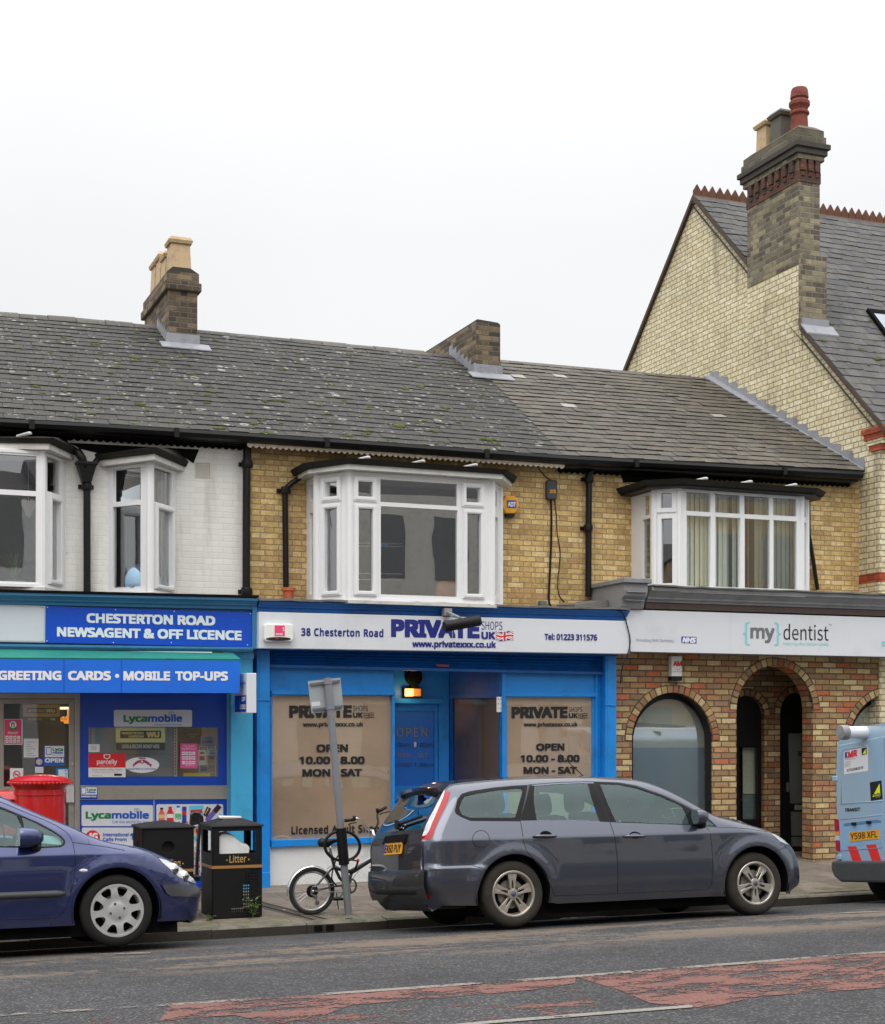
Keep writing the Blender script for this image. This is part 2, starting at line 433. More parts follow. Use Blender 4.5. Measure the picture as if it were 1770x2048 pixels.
YB = [alb(c, 1.25) for c in ((190,160,106),(204,176,122),(180,150,98),(196,168,112),(212,186,136),(174,142,94),(200,170,112),(188,156,104))]
M_yellow = brick("yellow_brick", .235, .0705, .011, YB, alb((150,128,96)), soot=[(4.9, 5.9, .45, (.10, .075, .045))], blotch=.22, streak=.25)
M_white = brick("white_brick", .235, .072, .010, YB, None, painted=alb((214,212,206)), blotch=.08, bump=.0016, rough=.6)
GB = [alb(c, 1.24) for c in ((207,197,164),(211,202,171),(203,192,158),(208,199,167),(212,204,175),(201,189,155))]
M_gable = brick("gault_brick", .24, .082, .014, GB, alb((142,126,94)), blotch=.10, bump=.006, streak=.5)
M_stain = brick("sooted_brick", .24, .082, .012, [alb(c) for c in ((112,106,88),(96,90,76),(128,120,98),(84,78,68),(140,130,104),(104,98,84))], alb((122,114,98)), soot=[(9.6, 12.6, .55, (.03, .03, .028))])
M_redsoot = brick("sooted_red_brick", .24, .082, .010, [alb(c) for c in ((92,62,50),(108,64,48),(78,58,48),(70,58,52))], alb((80,60,50)), soot=[(9.6, 12.6, .35, (.03, .03, .028))])
M_redband = brick("red_brick", .24, .082, .010, [alb(c) for c in ((158,72,44),(170,84,52),(142,62,40))], alb((110,60,44)))
M_chim = brick("chimney_brick", .22, .075, .012, [alb(c) for c in ((92,80,66),(76,66,56),(112,96,76),(64,58,50),(124,108,84),(84,74,62))], alb((104,94,80)), soot=[(8.2, 9.6, .6, (.025, .023, .02))])
_M = [alb(c, 1.27) for c in ((176,148,104),(164,142,98),(156,108,78),(188,168,124),(146,118,82),(166,120,84),(150,92,66),(172,142,96),(138,108,78),(178,152,108),(158,124,86),(126,104,78),(176,96,64),(192,172,128),(150,128,86),(144,116,86))]
_m = tuple(sum(c[i] for c in _M)/len(_M) for i in range(3)); MULT = [tuple(.9*v+.1*w_ for v, w_ in zip(c, _m)) for c in _M]
M_multi = brick("rustic_brick", .235, .079, .0145, MULT, alb((92,76,60)), bond='stretcher', bump=.009, blotch=.25, wobble=.006)
def vous():
    t = NT("voussoir_brick"); g = t.n("ShaderNodeNewGeometry").outputs["Random Per Island"]; k = len(MULT)
    c = t.ramp(g, [(i/k, tuple(v*.92 for v in q)) for i, q in enumerate(MULT)], 'CONSTANT'); f = t.noise(40, 5, rough=.7)
    return t.done(t.mix(1.0, c, t.ramp(f, [(.25, .7), (.75, 1.2)]), 'MULTIPLY'), .9, t.bump(f, .006))
M_vous = vous()
M_mortar = paint((76,62,50), .95, .2, .003)
M_slateA = slate("mossy_slate", [alb(c, .34) for c in ((88,85,79),(93,89,82),(83,80,75),(89,84,78),(95,91,85))], lichen=.62, moss=.3)
M_slateC = slate("brown_slate", [alb(c, .50) for c in ((119,110,96),(127,117,102),(108,102,92),(118,111,101),(113,104,93),(126,118,107),(114,107,97))], lichen=.18, moss=.25)
M_slateD = slate("blue_slate", [alb(c, .56) for c in ((104,103,103),(112,110,108),(96,95,96),(108,104,99),(118,115,112))], lichen=.12, moss=.3)
M_courseshadow = paint((20,19,18), .95, .3, 0, raw=(.034,.031,.028), spec=.2)  # lower slate edges, near-black to paint in the shadow lines of the courses
M_newslate = slate("new_slate", [alb((176,172,160), 1.0), alb((160,157,147), 1.0)])
M_ridge = slate("ridge_tile", [alb(c, .55) for c in ((110,104,96),(100,95,88),(118,112,102))], lichen=.35, moss=.3)
M_lead = paint((150,152,158), .6, .5, .004, metal=.15, k=1.0, scale=9)
M_leadold = paint((104,102,98), .75, .8, .004, scale=9)
M_upvc = paint((224,224,226), .3, .06, .0002, k=1.22, scale=2)
M_upvcd = paint((200,198,192), .4, .4, .0004, k=1.1)
M_black = paint((26,26,27), .45, .25, .001, raw=(.007,.007,.0075), spec=.3)
M_blackm = paint((30,29,28), .95, .5, .003, raw=(.006,.006,.006), spec=.1)
M_mossblack = paint((50,48,42), .95, .7, .006, scale=12, raw=(.028,.026,.021), spec=.2)
M_alu = paint((150,146,138), .42, .25, .0003, metal=.45)
M_cream = paint((214,200,180), .6, .45, .001, scale=10)
M_terra = paint((176,92,60), .85, .35, .002)
M_pot = paint((196,170,134), .85, .5, .003, k=1.05, scale=9)
M_potd = paint((88,84,76), .85, .4, .002)
M_redpot = paint((128,66,52), .85, .6, .003, k=1.0, scale=10)
M_tarc = paint((58,120,160), .42, .35, .0008, k=1.15)
M_cyan = paint((64,164,208), .4, .3, .0008, k=1.15)
M_pblue = paint((22,132,212), .42, .45, .0012, k=1.1, scale=4)
M_pblued = paint((10,92,166), .45, .5, .001, k=1.1)
M_panelb = paint((8,66,170), .3, .08, .0002, k=1.15)
M_signb = paint((6,74,186), .25, .06, .0002, k=1.15)
M_awn = paint((8,104,214), .55, .12, .002, k=1.1)
M_green = paint((24,124,112), .6, .3, .002, k=1.1)
M_signw = paint((208,210,214), .32, .14, .0002, k=1.15, scale=2.5)
M_signg = paint((190,194,200), .35, .08, .0002)
M_greyp = paint((128,128,130), .5, .4, .001)
M_brownp = paint((72,56,50), .5, .4, .001)
M_render = paint((206,206,204), .8, .35, .002)
M_interior = paint((70,64,58), .9, .2, 0)
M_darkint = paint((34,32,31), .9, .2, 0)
M_glass = glass("window_glass", (.88, .92, .92), .21)
M_shopglass = glass("shop_glass", (.85, .88, .88), .06)
M_cglass = glass("car_glass", (.64, .88, .86), .05, k=1.0, wave=0, gc=(.74, .93, .93))
M_hglass = glass("lens_glass", (.9, .92, .93), .12)
M_silver = paint((196,196,196), .28, .12, 0, metal=.85, raw=(.62, .62, .62))
M_chrome = paint((220,220,222), .12, .05, 0, metal=1.0, raw=(.8, .8, .8))
M_rubber = paint((34,33,32), .85, .5, .001, scale=14)
M_plastic = paint((40,40,41), .6, .3, .0006, raw=(.014,.014,.015), spec=.35)
def asphalt():
    t = NT("asphalt"); vo = t.n("ShaderNodeTexVoronoi", {"Scale": 52.0}); t.i(vo.inputs["Vector"], t.pos())
    sc = t.n("ShaderNodeSeparateColor"); t.i(sc.inputs[0], vo.outputs["Color"])
    st = t.m('GREATER_THAN', sc.outputs[0], .45)
    c = t.mix(t.m('MULTIPLY', st, t.sm(vo.outputs["Distance"], .62, .3)), (.034, .034, .037), t.ramp(sc.outputs[1], [(0, (.075, .075, .08)), (.6, (.108, .106, .109)), (.9, (.145, .136, .125)), (1, (.19, .178, .16))]))
    big = t.noise(.55, 5, rough=.6); med = t.noise(2.4, 5, rough=.65)
    mp = t.n("ShaderNodeMapping"); mp.inputs["Scale"].default_value = (.35, 1.6, 1); t.i(mp.inputs[0], t.pos())
    trk = t.noise(1.0, 5, mp.outputs[0], .65)
    c = t.mix(1.0, c, t.ramp(big, [(.3, .74), (.7, 1.25)]), 'MULTIPLY'); c = t.mix(1.0, c, t.ramp(med, [(.3, .8), (.7, 1.18)]), 'MULTIPLY')
    # dusty brown worn patches along the wheel track
    sp = t.n("ShaderNodeSeparateXYZ"); t.i(sp.inputs[0], t.pos())
    band = t.m('MULTIPLY', t.sm(sp.outputs[1], -7.6, -6.2), t.sm(sp.outputs[1], -4.4, -5.3))
    f = t.m('MULTIPLY', t.sm(t.m('ADD', t.m('MULTIPLY', trk, .65), t.m('MULTIPLY', t.noise(9, 5, rough=.75), .35)), .47, .56), t.m('MULTIPLY', band, .85))
    c = t.mix(f, c, (.18, .135, .10))
    oil = t.m('MULTIPLY', t.sm(t.noise(1.7, 5, rough=.7), .58, .74), .45); c = t.mix(oil, c, (.03, .029, .028))
    damp = t.m('MULTIPLY', t.sm(sp.outputs[1], -3.5, -2.85), .6); c = t.mix(damp, c, (.03, .029, .026))
    return t.done(c, .88, t.bump(t.m('SUBTRACT', 1.0, vo.outputs["Distance"]), .012, .9))
M_asph = asphalt()
def worn(name, c, cut0, cut1, sx=1.0, sy=1.0):
    t = NT(name); mp = t.n("ShaderNodeMapping"); mp.inputs["Scale"].default_value = (sx, sy, 1); t.i(mp.inputs[0], t.pos())
    n = t.m('ADD', t.m('MULTIPLY', t.noise(2.0, 6, mp.outputs[0], .72), .7), t.m('MULTIPLY', t.noise(38, 3), .3))
    f = t.noise(60, 4); col = t.mix(1.0, c, t.ramp(f, [(.3, .7), (.7, 1.2)]), 'MULTIPLY')
    col = t.mix(t.sm(t.noise(1.1, 3), .5, .75), col, tuple(v*.7 for v in c))
    t.done(col, .85, t.bump(f, .006)); t.i(t.b.inputs["Alpha"], t.sm(n, cut0, cut1)); return t.mat
M_red = worn("worn_red_surface", (.19, .084, .069), .445, .515, 1.3, 2.2)
M_red2 = worn("sparse_red_surface", (.185, .083, .068), .52, .60, 1.0, 2.0)
M_line = worn("worn_white_line", (.26, .24, .215), .40, .46)
M_line2 = worn("faint_white_line", (.24, .215, .19), .47, .53)
def paving():
    t = NT("paving"); p = t.pos()
    br = t.n("ShaderNodeTexBrick", {"Scale": 1.0, "Mortar Size": .006, "Mortar Smooth": .3, "Bias": 0.0, "Brick Width": .75, "Row Height": .6, "Color1": (.8, .8, .8), "Color2": (1.15, 1.15, 1.15), "Mortar": (.35, .33, .3)}); br.offset = .5
    t.i(br.inputs["Vector"], p)
    n = t.noise(3, 6, rough=.7); f = t.noise(70, 4); sp = t.n("ShaderNodeSeparateXYZ"); t.i(sp.inputs[0], p)
    c = t.mix(1.0, t.mix(1.0, (.215, .175, .14), br.outputs[0], 'MULTIPLY'), t.ramp(n, [(.3, .68), (.7, 1.25)]), 'MULTIPLY')
    c = t.mix(1.0, c, t.ramp(f, [(.3, .82), (.7, 1.16)]), 'MULTIPLY')
    g = t.m('MULTIPLY', t.sm(t.m('ADD', t.noise(4, 5, rough=.7), t.m('MULTIPLY', t.sm(sp.outputs[1], -1.6, -2.7), .18)), .56, .72), .65)
    c = t.mix(g, c, (.09, .095, .035))
    return t.done(c, .85, t.bump(t.m('ADD', f, br.outputs[1]), .004))
M_pave = paving()
def granite():
    t = NT("kerb_stone"); sp = t.n("ShaderNodeSeparateXYZ"); t.i(sp.inputs[0], t.pos()); n = t.noise(6, 6, rough=.7)
    nn = t.n("ShaderNodeSeparateXYZ"); t.i(nn.inputs[0], t.n("ShaderNodeNewGeometry").outputs["Normal"])
    c = t.mix(1.0, (.17, .15, .12), t.ramp(n, [(.3, .55), (.7, 1.3)]), 'MULTIPLY')
    c = t.mix(t.m('MULTIPLY', t.sm(t.noise(5, 5), .48, .66), .6), c, (.06, .07, .025))
    return t.done(c, .9, t.bump(n, .01))
M_kerb = granite()
M_kerbf = paint((62,56,48), .95, .7, .012, k=1.0, scale=8)
# ================================================================ GROUND
def strip_sheet(name, xs, ys, zf, mat, kind='structure', dz=0):
    mb = MB(); n = len(ys)
    for x in xs:
        for y in ys: mb.v.append(Vector((x, y, zf(x, y)+dz)))
    for i in range(len(xs)-1):
        for j in range(n-1): mb.f.append([i*n+j, (i+1)*n+j, (i+1)*n+j+1, i*n+j+1]); mb.m.append(0)
    return tag(mb.build(name, mat), kind=kind)
g = MB(); g.quad((-600, -600, -2.5), (600, -600, -2.5), (600, 900, -2.5), (-600, 900, -2.5))
tag(g.build("ground", paint((86,84,78), .95, .4, 0)), kind='structure')
strip_sheet("road", [-60, -20, -5, 5, 12, 20, 40, 90], [-17.0, -15, -13, -11, -10, -9, -8, -7, -6, -4.9, -4.1, -3.35, -2.79], road_z, M_asph)
strip_sheet("pavement", [-60, -10, 0, 5, 10, 15, 20, 40, 90], [-2.62, -1.4, 0, 3], pave_z, M_pave)
strip_sheet("far_pavement", [-60, 0, 20, 90], [-21.4, -17.15], lambda x, y: .12+TILT*(x-10), M_pave)
kb = MB(); x = -12.0; i = 0
holes_x = sorted(PX(q, 1850, -2.8).x for q in (628, 644, 652, 667))
while x < 40:
    L = .92+.08*math.sin(i*2.3); x1 = x+L-.006; dz = .004*math.sin(i*1.7); dy = .006*math.sin(i*3.1)
    z0, z1 = pave_z(x, -2.8)+dz, pave_z(x1, -2.8)+dz
    y0, y1 = -2.80+dy, -2.612
    b = .018
    A = [(x, y0, z0-.4), (x, y0, z0-b), (x, y0+b, z0), (x, y1, z0+.003)]; B = [(x1, y0, z1-.4), (x1, y0, z1-b), (x1, y0+b, z1), (x1, y1, z1+.003)]
    kb.add(A+B, [(0, 4, 5, 1)], 1); kb.add(A+B, [(1, 5, 6, 2), (2, 6, 7, 3)], 0); kb.add(A+B, [(0, 1, 2, 3), (7, 6, 5, 4)], 1)
    x += L; i += 1
tag(kb.build("kerb", [M_kerb, M_kerbf]), kind='structure')
# two iron drain channels across the pavement with outlets in the kerb
for k, (a, b) in enumerate(((0, 1), (2, 3))):
    x0, x1 = holes_x[a], holes_x[b]; zt = pave_z(x0, -2.8)
    dr = MB(); y = -2.815
    dr.box(x0, x1, y, -2.80, zt-.085, zt-.03, 1)
    dx = -1.05
    def strip(t0, t1, off, zz, m):
        pts = []
        for (yy) in (-2.62, 0.0):
            for xx in (t0, t1): pts.append((xx+dx*(yy+2.62)/2.62*.62+off, yy, pave_z(xx, yy)+zz))
        dr.quad(pts[0], pts[1], pts[3], pts[2], m)
    strip(x0-.01, x1+.01, 0, .004, 0); strip(x0+.03, x1-.03, 0, .007, 1)
    tag(dr.build("drain_channel", [paint((86,80,72), .8, .5, .003), M_blackm]),
        ("iron drain channel in the pavement ending nearer the litter bin" if k == 0 else "iron drain channel in the pavement ending nearer the leaning post"), "drain", "drain channels across the pavement")
def road_sheet(name, px, mat, step=30, dz=.004, kind='structure'):
    d = dens(px, step); xs = [p[0] for p in px]; ys = [p[1] for p in px]; ex = []
    y = min(ys)
    while y < max(ys):
        x = min(xs)
        while x < max(xs):
            if inpoly((x, y), px): ex.append((x+.37, y+.11))
            x += step
        y += 7
    tri, vs = cdt(d, (), ex); mb = MB(); mb.add([hit_road(u, v, dz) for u, v in vs], tri)
    return tag(mb.build(name, mat), kind=kind)
O = lambda *p: [(x, y+1780) for x, y in p]
road_sheet("red_road_marking", O((318,262),(345,226),(700,207),(1152,174),(1150,186),(1060,200),(900,214),(700,230),(620,262),(540,268),(470,250),(400,254)), M_red)
road_sheet("red_road_marking", O((1152,174),(1770,124),(1830,119),(1830,190),(1700,200),(1520,212),(1410,236),(1300,226),(1240,200)), M_red)
road_sheet("red_road_marking", O((170,250),(345,232),(560,262),(1000,220),(1160,196),(1200,240),(1000,262),(500,290),(160,290)), M_red2, dz=.003)
def line_px(pts, th): return [(x, y) for x, y in pts]+[(x, y+th) for x, y in pts[::-1]]
road_sheet("white_road_marking", O(*line_px([(-20,249),(340,227),(700,202),(1150,170)], 4)), M_line2, dz=.006)
road_sheet("white_road_marking", O(*line_px([(700,202),(1150,170),(1400,150),(1830,117)], 4.5)), M_line2, dz=.007)
road_sheet("white_road_marking", O(*line_px([(820,276),(980,261),(1385,229)], 5.5)), M_line, dz=.006)
for pts in (((180,127),(300,124)), ((560,109),(700,102)), ((1080,56),(1215,52)), ((1225,53),(1470,44)), ((1640,47),(1760,41))):
    road_sheet("white_road_marking", O(*line_px(list(pts), 2.6)), M_line2, dz=.006)
# ================================================================ OPPOSITE SIDE OF THE ROAD (seen only mirrored in glass and paint)
def opposite():
    mb = MB(); x = -34.0; k = 0
    h = thing("terrace_across_road", "pale rendered terrace mirrored in the windows", "building", (10, -22, 0))
    wall, win, roof = MB(), MB(), MB()
    while x < 60:
        W = 5.6+.8*math.sin(k*1.9); H = 8.0+.7*math.sin(k*2.7); m = k % 3
        wall.box(x, x+W-.01, -28, -22-.3*(k % 2), 0, H, m)
        roof.hexa([(x, -22, H), (x+W-.01, -22, H), (x+W-.01, -25, H+1.2), (x, -25, H+1.2)], [(x, -28, H), (x+W-.01, -28, H), (x+W-.01, -25.2, H+1.2), (x, -25.2, H+1.2)])
        yf = -22-.3*(k % 2)
        for q in (.12, .42, .72):
            for z in (.9, 3.7, 6.0): win.box(x+W*q, x+W*q+.95, yf, yf+.03, z, z+1.7)
        wall.box(x+.05, x+W-.08, yf, yf+.35, 3.0, 3.3, (m+1) % 3)
        x += W; k += 1
    wall.build("wall", [paint((226,224,218), .9, .3, 0, k=1.4), paint((170,150,120), .9, .3, 0), paint((214,210,200), .9, .3, 0)], h)
    win.build("window", paint((120,122,122), .4, .2, 0), h); roof.build("roof", paint((72,70,70), .9, .3, 0), h)
opposite()
# ================================================================ HOUSES
YW = .45                                       # upper wall plane
XG = hit_x  # (placeholder, see below)
XG = PL(1718, YW)
def bil(c00, c10, c01, c11): return lambda u, v: (c00*(1-u)+c10*u)*(1-v)+(c01*(1-u)+c11*u)*v
def slates(name, c00, c10, c01, c11, rows, wid, mat, parent, lift=.012, jit=.002, cut=None, extra=None, seed=1):
    rnd = random.Random(seed); B = bil(c00, c10, c01, c11)
    nrm = (c10-c00).cross(c01-c00).normalized()
    if nrm.z < 0: nrm = -nrm
    mb = MB(); W = (c10-c00).length; n = max(2, int(W/wid))
    for r in range(rows):
        v0 = r/rows-.004; v1 = min(1.0, (r+1.35)/rows)
        off = .5*(r % 2)
        for i in range(-1, n+1):
            u0 = (i+off)/n+.0022/W; u1 = (i+off+1)/n-.0022/W
            u0, u1 = max(0, u0), min(1, u1)
            if u1-u0 < .15/n: continue
            j = [rnd.uniform(-jit, jit) for _ in range(4)]; l = lift+rnd.uniform(0, .008)
            dv = rnd.uniform(-.0025, .0025)
            a = B(u0, v0+dv)+nrm*(l+j[0]); b = B(u1, v0+dv+rnd.uniform(-.001, .001))+nrm*(l+j[1]); c = B(u1, v1)+nrm*.003; d = B(u0, v1)+nrm*.003
            m = 0
            if extra and rnd.random() < extra: m = 1
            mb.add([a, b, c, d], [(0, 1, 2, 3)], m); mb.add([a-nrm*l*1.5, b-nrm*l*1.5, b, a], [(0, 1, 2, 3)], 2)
    dn = nrm*-.02
    mb.quad(B(0, 0)+dn, B(1, 0)+dn, B(1, 1)+dn, B(0, 1)+dn, 0)
    mb.quad(B(0, 0)-nrm*.16, B(1, 0)-nrm*.16, B(1, 1)-nrm*.16, B(0, 1)-nrm*.16, 0)
    return mb.build(name, [mat, M_newslate, M_courseshadow], parent), B, nrm
def ridge_tiles(px, Y, parent, wid=.45, mat=None):
    mb = MB(); pts = [PX(x, y, Y) for x, y in px]
    for a, b in zip(pts, pts[1:]):
        n = max(1, round((b-a).length/wid))
        for k in range(n):
            p = a+(b-a)*(k/n)+Vector((.006, 0, 0)); q = a+(b-a)*((k+1)/n)-Vector((.004, 0, 0))
            j = Vector((0, 0, .006*math.sin(k*2.1+p.x*3)))
            prof = [(-.19, -.105), (-.10, -.035), (0, .012), (.10, -.035), (.19, -.105)]
            A = [p+j+Vector((0, y, z)) for y, z in prof]; B = [q+j+Vector((0, y, z)) for y, z in prof]
            mb.add(A+B, [(i, i+5, i+6, i+1) for i in range(4)]+[(0, 1, 2, 3, 4), (9, 8, 7, 6, 5)])
    return mb.build("ridge_tile_row", mat or M_ridge, parent)
def moss_on(B, nrm, parent, n, seed, u=(0, 1), v=(0, .9), size=(.018, .05)):
    rnd = random.Random(seed); mb = MB()
    for _ in range(n):
        uu = rnd.uniform(*u); vv = v[0]+(v[1]-v[0])*rnd.random()**1.3; c = B(uu, vv)+nrm*.016; r = rnd.uniform(*size)*(1 if rnd.random() < .85 else 1.6)
        ex = Vector((1, 0, 0)); ey = nrm.cross(ex).normalized()
        for q in range(rnd.randint(2, 4)):
            cc = c+ex*rnd.uniform(-r, r)+ey*rnd.uniform(-.4*r, .4*r); rr = r*rnd.uniform(.4, .8)
            prof = [(1, 0), (.8, .35), (.45, .6)]; o = len(mb.v)
            for s_, h in prof:
                for k in range(6):
                    t = 2*math.pi*k/6+q; z = rr*s_*rnd.uniform(.85, 1.15); mb.v.append(cc+ex*z*math.cos(t)*1.3+ey*z*math.sin(t)*.8+nrm*h*rr*.55)
            for i in range(2):
                for k in range(6): mb.f.append([o+i*6+k, o+i*6+(k+1) % 6, o+(i+1)*6+(k+1) % 6, o+(i+1)*6+k]); mb.m.append(0)
            mb.f.append([o+12+k for k in range(6)]); mb.m.append(0)
    o = mb.build("moss", M_moss, parent, smooth=True); o['kind'] = 'stuff'; return o
def mossmat():
    t = NT("moss"); n = t.noise(25, 4); t.done(t.ramp(n, [(.3, (.035, .05, .012)), (.6, (.10, .12, .02)), (.8, (.17, .16, .03))]), .95, t.bump(t.noise(160, 3), .01)); return t.mat
M_moss = mossmat()
def wall_px(outer, holes, Y, t, mat, parent, name="wall", extra=None):
    mb = MB(); mb.panel(lambda u, v, w: PX(u, v, Y)+Vector((0, -w, 0)), outer, holes, -t, 0)
    if extra: extra(mb)
    return mb.build(name, mat, parent)
def room(parent, x0, x1, y0, y1, z0, z1, mat=None, name="interior_wall"):
    """inside faces of a room, open towards the road"""
    mb = MB(); p = [(x0,y0,z0),(x1,y0,z0),(x1,y1,z0),(x0,y1,z0),(x0,y0,z1),(x1,y0,z1),(x1,y1,z1),(x0,y1,z1)]
    mb.add(p, [(0,1,2,3),(4,7,6,5),(3,2,6,7),(0,3,7,4),(1,5,6,2)]); return mb.build(name, mat or M_interior, parent)
def facemap(P0, P1, z0):
    P0 = Vector((P0[0], P0[1], 0)); P1 = Vector((P1[0], P1[1], 0)); ux = (P1-P0).normalized(); n = Vector((ux.y, -ux.x, 0))
    return (lambda u, v, w: P0+ux*u+n*w+Vector((0, 0, z0+v))), (P1-P0).length, ux, n, P0
def ray_uz(px, py, P0, ux, n):
    v = ray(px, py); t = (P0-CAM).dot(n)/v.dot(n); p = CAM+v*t; return (p-P0).dot(ux), p.z
def bay(parent, plan, z0, z1, faces, mat=None, label=None, sill=True, fascia=True, roofmat=None, over=.13, fz=.085, rz=.13, roofback=None, sash_t=.028):
    """oriel of flat faces: faces[i] = list of (px0,px1,py0,py1,sash) glass areas traced on the photo"""
    mb = MB(); glassq = []
    for (P0, P1), lay in zip(zip(plan, plan[1:]), faces):
        mp, L, ux, n, o = facemap(P0, P1, z0); H = z1-z0; holes = []
        for px0, px1, py0, py1, sash in lay:
            c = (px0+px1)/2; m = (py0+py1)/2
            u0 = max(.03, ray_uz(px0, m, o, ux, n)[0]); u1 = min(L-.03, ray_uz(px1, m, o, ux, n)[0])
            if u1-u0 < .03: u0, u1 = L*.2, L*.8
            b = max(.03, ray_uz(c, py1, o, ux, n)[1]-z0); t = min(H-.03, ray_uz(c, py0, o, ux, n)[1]-z0)
            holes.append(rect(u0, b, u1, t)); glassq.append((mp, u0, b, u1, t))
            if sash:
                e = min(.055, u0-.008, L-u1-.008) if L < .5 else .055
                mb.panel(mp, rect(u0-e, b-.055, u1+e, t+.055), [rect(u0, b, u1, t)], 0, sash_t)
                mb.panel(mp, rect(u0-e*.72, b-.040, u1+e*.72, t+.040), [rect(u0-.012, b-.012, u1+.012, t+.012)], 0, sash_t+.009) if L > .4 else None
        mb.panel(mp, rect(0, 0, L, H), holes, -.07, 0)
        for v in (0, H-.03): mb.panel(mp, rect(-.01, v-.012, L+.01, v+.022), (), 0, .012)
    for p in plan[1:-1]:                       # corner posts
        mb.lathe([(.05, z0-.01), (.05, z1)], (p[0], p[1]+.03, 0), 8)
    fr = mb.build("bay_window", mat or M_upvc, parent)
    if label: fr['label'] = label
    for mp, u0, b, u1, t in glassq:
        q = MB(); q.quad(mp(u0, b, -.03), mp(u1, b, -.03), mp(u1, t, -.03), mp(u0, t, -.03)); q.build("pane", M_glass, fr)
    def off(d, P=plan):
        c = Vector((sum(p[0] for p in P)/len(P), YW+.2)); out = []
        for i, p in enumerate(P):
            ns = []
            for j in (i-1, i):
                if 0 <= j < len(P)-1:
                    e = Vector((P[j+1][0]-P[j][0], P[j+1][1]-P[j][1])).normalized(); ns.append(Vector((e.y, -e.x)))
            nn = sum(ns, Vector((0, 0))).normalized(); k = d/max(.5, nn.dot(ns[0])); q = Vector(p)+nn*k
            if i in (0, len(P)-1): q.y = YW
            out.append(q)
        return out
    if sill:
        s_ = MB(); a = off(.05); s_.hexa([(p.x, p.y, z0-.05) for p in a], [(p.x, p.y, z0-.012) for p in a]); s_.build("sill", M_upvcd, fr)
    if fascia:
        s_ = MB(); a = off(over-.03); s_.hexa([(p.x, p.y, z1) for p in a], [(p.x, p.y, z1+fz) for p in a]); s_.build("fascia", fascia if not fascia is True else M_upvcd, fr)
    a = off(over); b = off(over+.04); c = [Vector((p.x*.9+.1*sum(q.x for q in a)/len(a), max(p.y, YW-.03))) for p in off(-.1)]
    s_ = MB(); zz = z1+fz
    lo = [(p.x, p.y, zz-.02+.006*math.sin(9*p.x)) for p in a]; mi = [(p.x, p.y, zz+.045+.008*math.sin(7*p.x)) for p in b]
    n = len(a); s_.hexa(lo, mi); top = [(p.x+(q.x-p.x)*.25, YW-.01, zz+.045+rz) for p, q in zip(b, [Vector((sum(t.x for t in b)/n, 0))]*n)]
    s_.add(mi+top, [(i, i+1, i+1+n, i+n) for i in range(n-1)])
    s_.build("bay_roof", roofmat or M_mossblack, fr)
    return fr, off
def downpipe(pts, Y, r, label, name="drainpipe", brackets=(), hopper=None, parent=None):
    mb = MB(); P = [PX(x, y, Y-.07) for x, y in pts]; mb.tube(P, r, 10)
    for bx, by in brackets:
        c = PX(bx, by, Y-.07); mb.lathe([(r*1.35, -.045), (r*1.45, -.03), (r*1.45, .03), (r*1.35, .045)], c, 10); mb.box(c.x-.09, c.x+.09, Y-.02, Y-.001, c.z-.025, c.z+.025)
    if hopper:
        c = PX(*hopper, Y-.09); mb.hexa([(c.x-.11, c.y-.08, c.z+.08), (c.x+.11, c.y-.08, c.z+.08), (c.x+.11, c.y+.07, c.z+.08), (c.x-.11, c.y+.07, c.z+.08)], [(c.x-.05, c.y-.05, c.z-.13), (c.x+.05, c.y-.05, c.z-.13), (c.x+.05, c.y+.06, c.z-.13), (c.x-.05, c.y+.06, c.z-.13)])
        mb.box(c.x-.125, c.x+.125, c.y-.095, c.y+.07, c.z+.08, c.z+.11)
    return tag(mb.build(name, M_black, parent, smooth=True, angle=35), label, "drainpipe")
def eaves(parent, px, Y, mat_f, teeth=None, gut=True, fd=.20, front=None):
    """fascia board, gutter and a saw-edged valance under it, along traced points of the gutter's top"""
    P = [PX(x, y, Y) for x, y in px]; mb = MB()
    if gut:
        for a, b in zip(P, P[1:]):
            prof = [(.06, 0), (-.05, .0), (-.065, -.04), (-.04, -.085), (.02, -.10), (.06, -.10)]
            mb.hexa([a+Vector((0, y, z)) for y, z in prof], [b+Vector((0, y, z)) for y, z in prof])
        for a, b in zip(P, P[1:]):
            n = max(1, round((b-a).length/1.8))
            for k in range(n):
                c = a+(b-a)*((k+.5)/n); mb.box(c.x-.03, c.x+.03, c.y-.078, c.y+.05, c.z-.105, c.z+.006)
    for a, b in zip(P, P[1:]):
        mb.hexa([a+Vector((0, .06, .03)), a+Vector((0, .06, -fd)), a+Vector((0, YW-Y, -fd)), a+Vector((0, YW-Y, .03))], [b+Vector((0, .06, .03)), b+Vector((0, .06, -fd)), b+Vector((0, YW-Y, -fd)), b+Vector((0, YW-Y, .03))])
    o = mb.build("gutter", M_black, parent)
    if teeth:
        t = MB(); pitch, dep, m, z0 = teeth; fy = YW-Y-.035 if front is None else front
        for a, b in zip(P, P[1:]):
            n = max(2, round((b-a).length/pitch)); out = []
            for k in range(n):
                x0 = k/n; pts = [(x0, -dep*.35), (x0+.18/n, -dep*.7), (x0+.5/n, -dep), (x0+.82/n, -dep*.7), (x0+1/n, -dep*.35)]
                A = [a+(b-a)*u+Vector((0, fy, z0+v)) for u, v in pts]+[a+(b-a)*u+Vector((0, fy, z0+.07)) for u in (x0+1/n, x0)]
                t.hexa(A, [q+Vector((0, .02, 0)) for q in A])
        t.build("valance", m, o)
    return o
def lead_roll(px, py, Y, L=.22): return (px, py, Y, L)
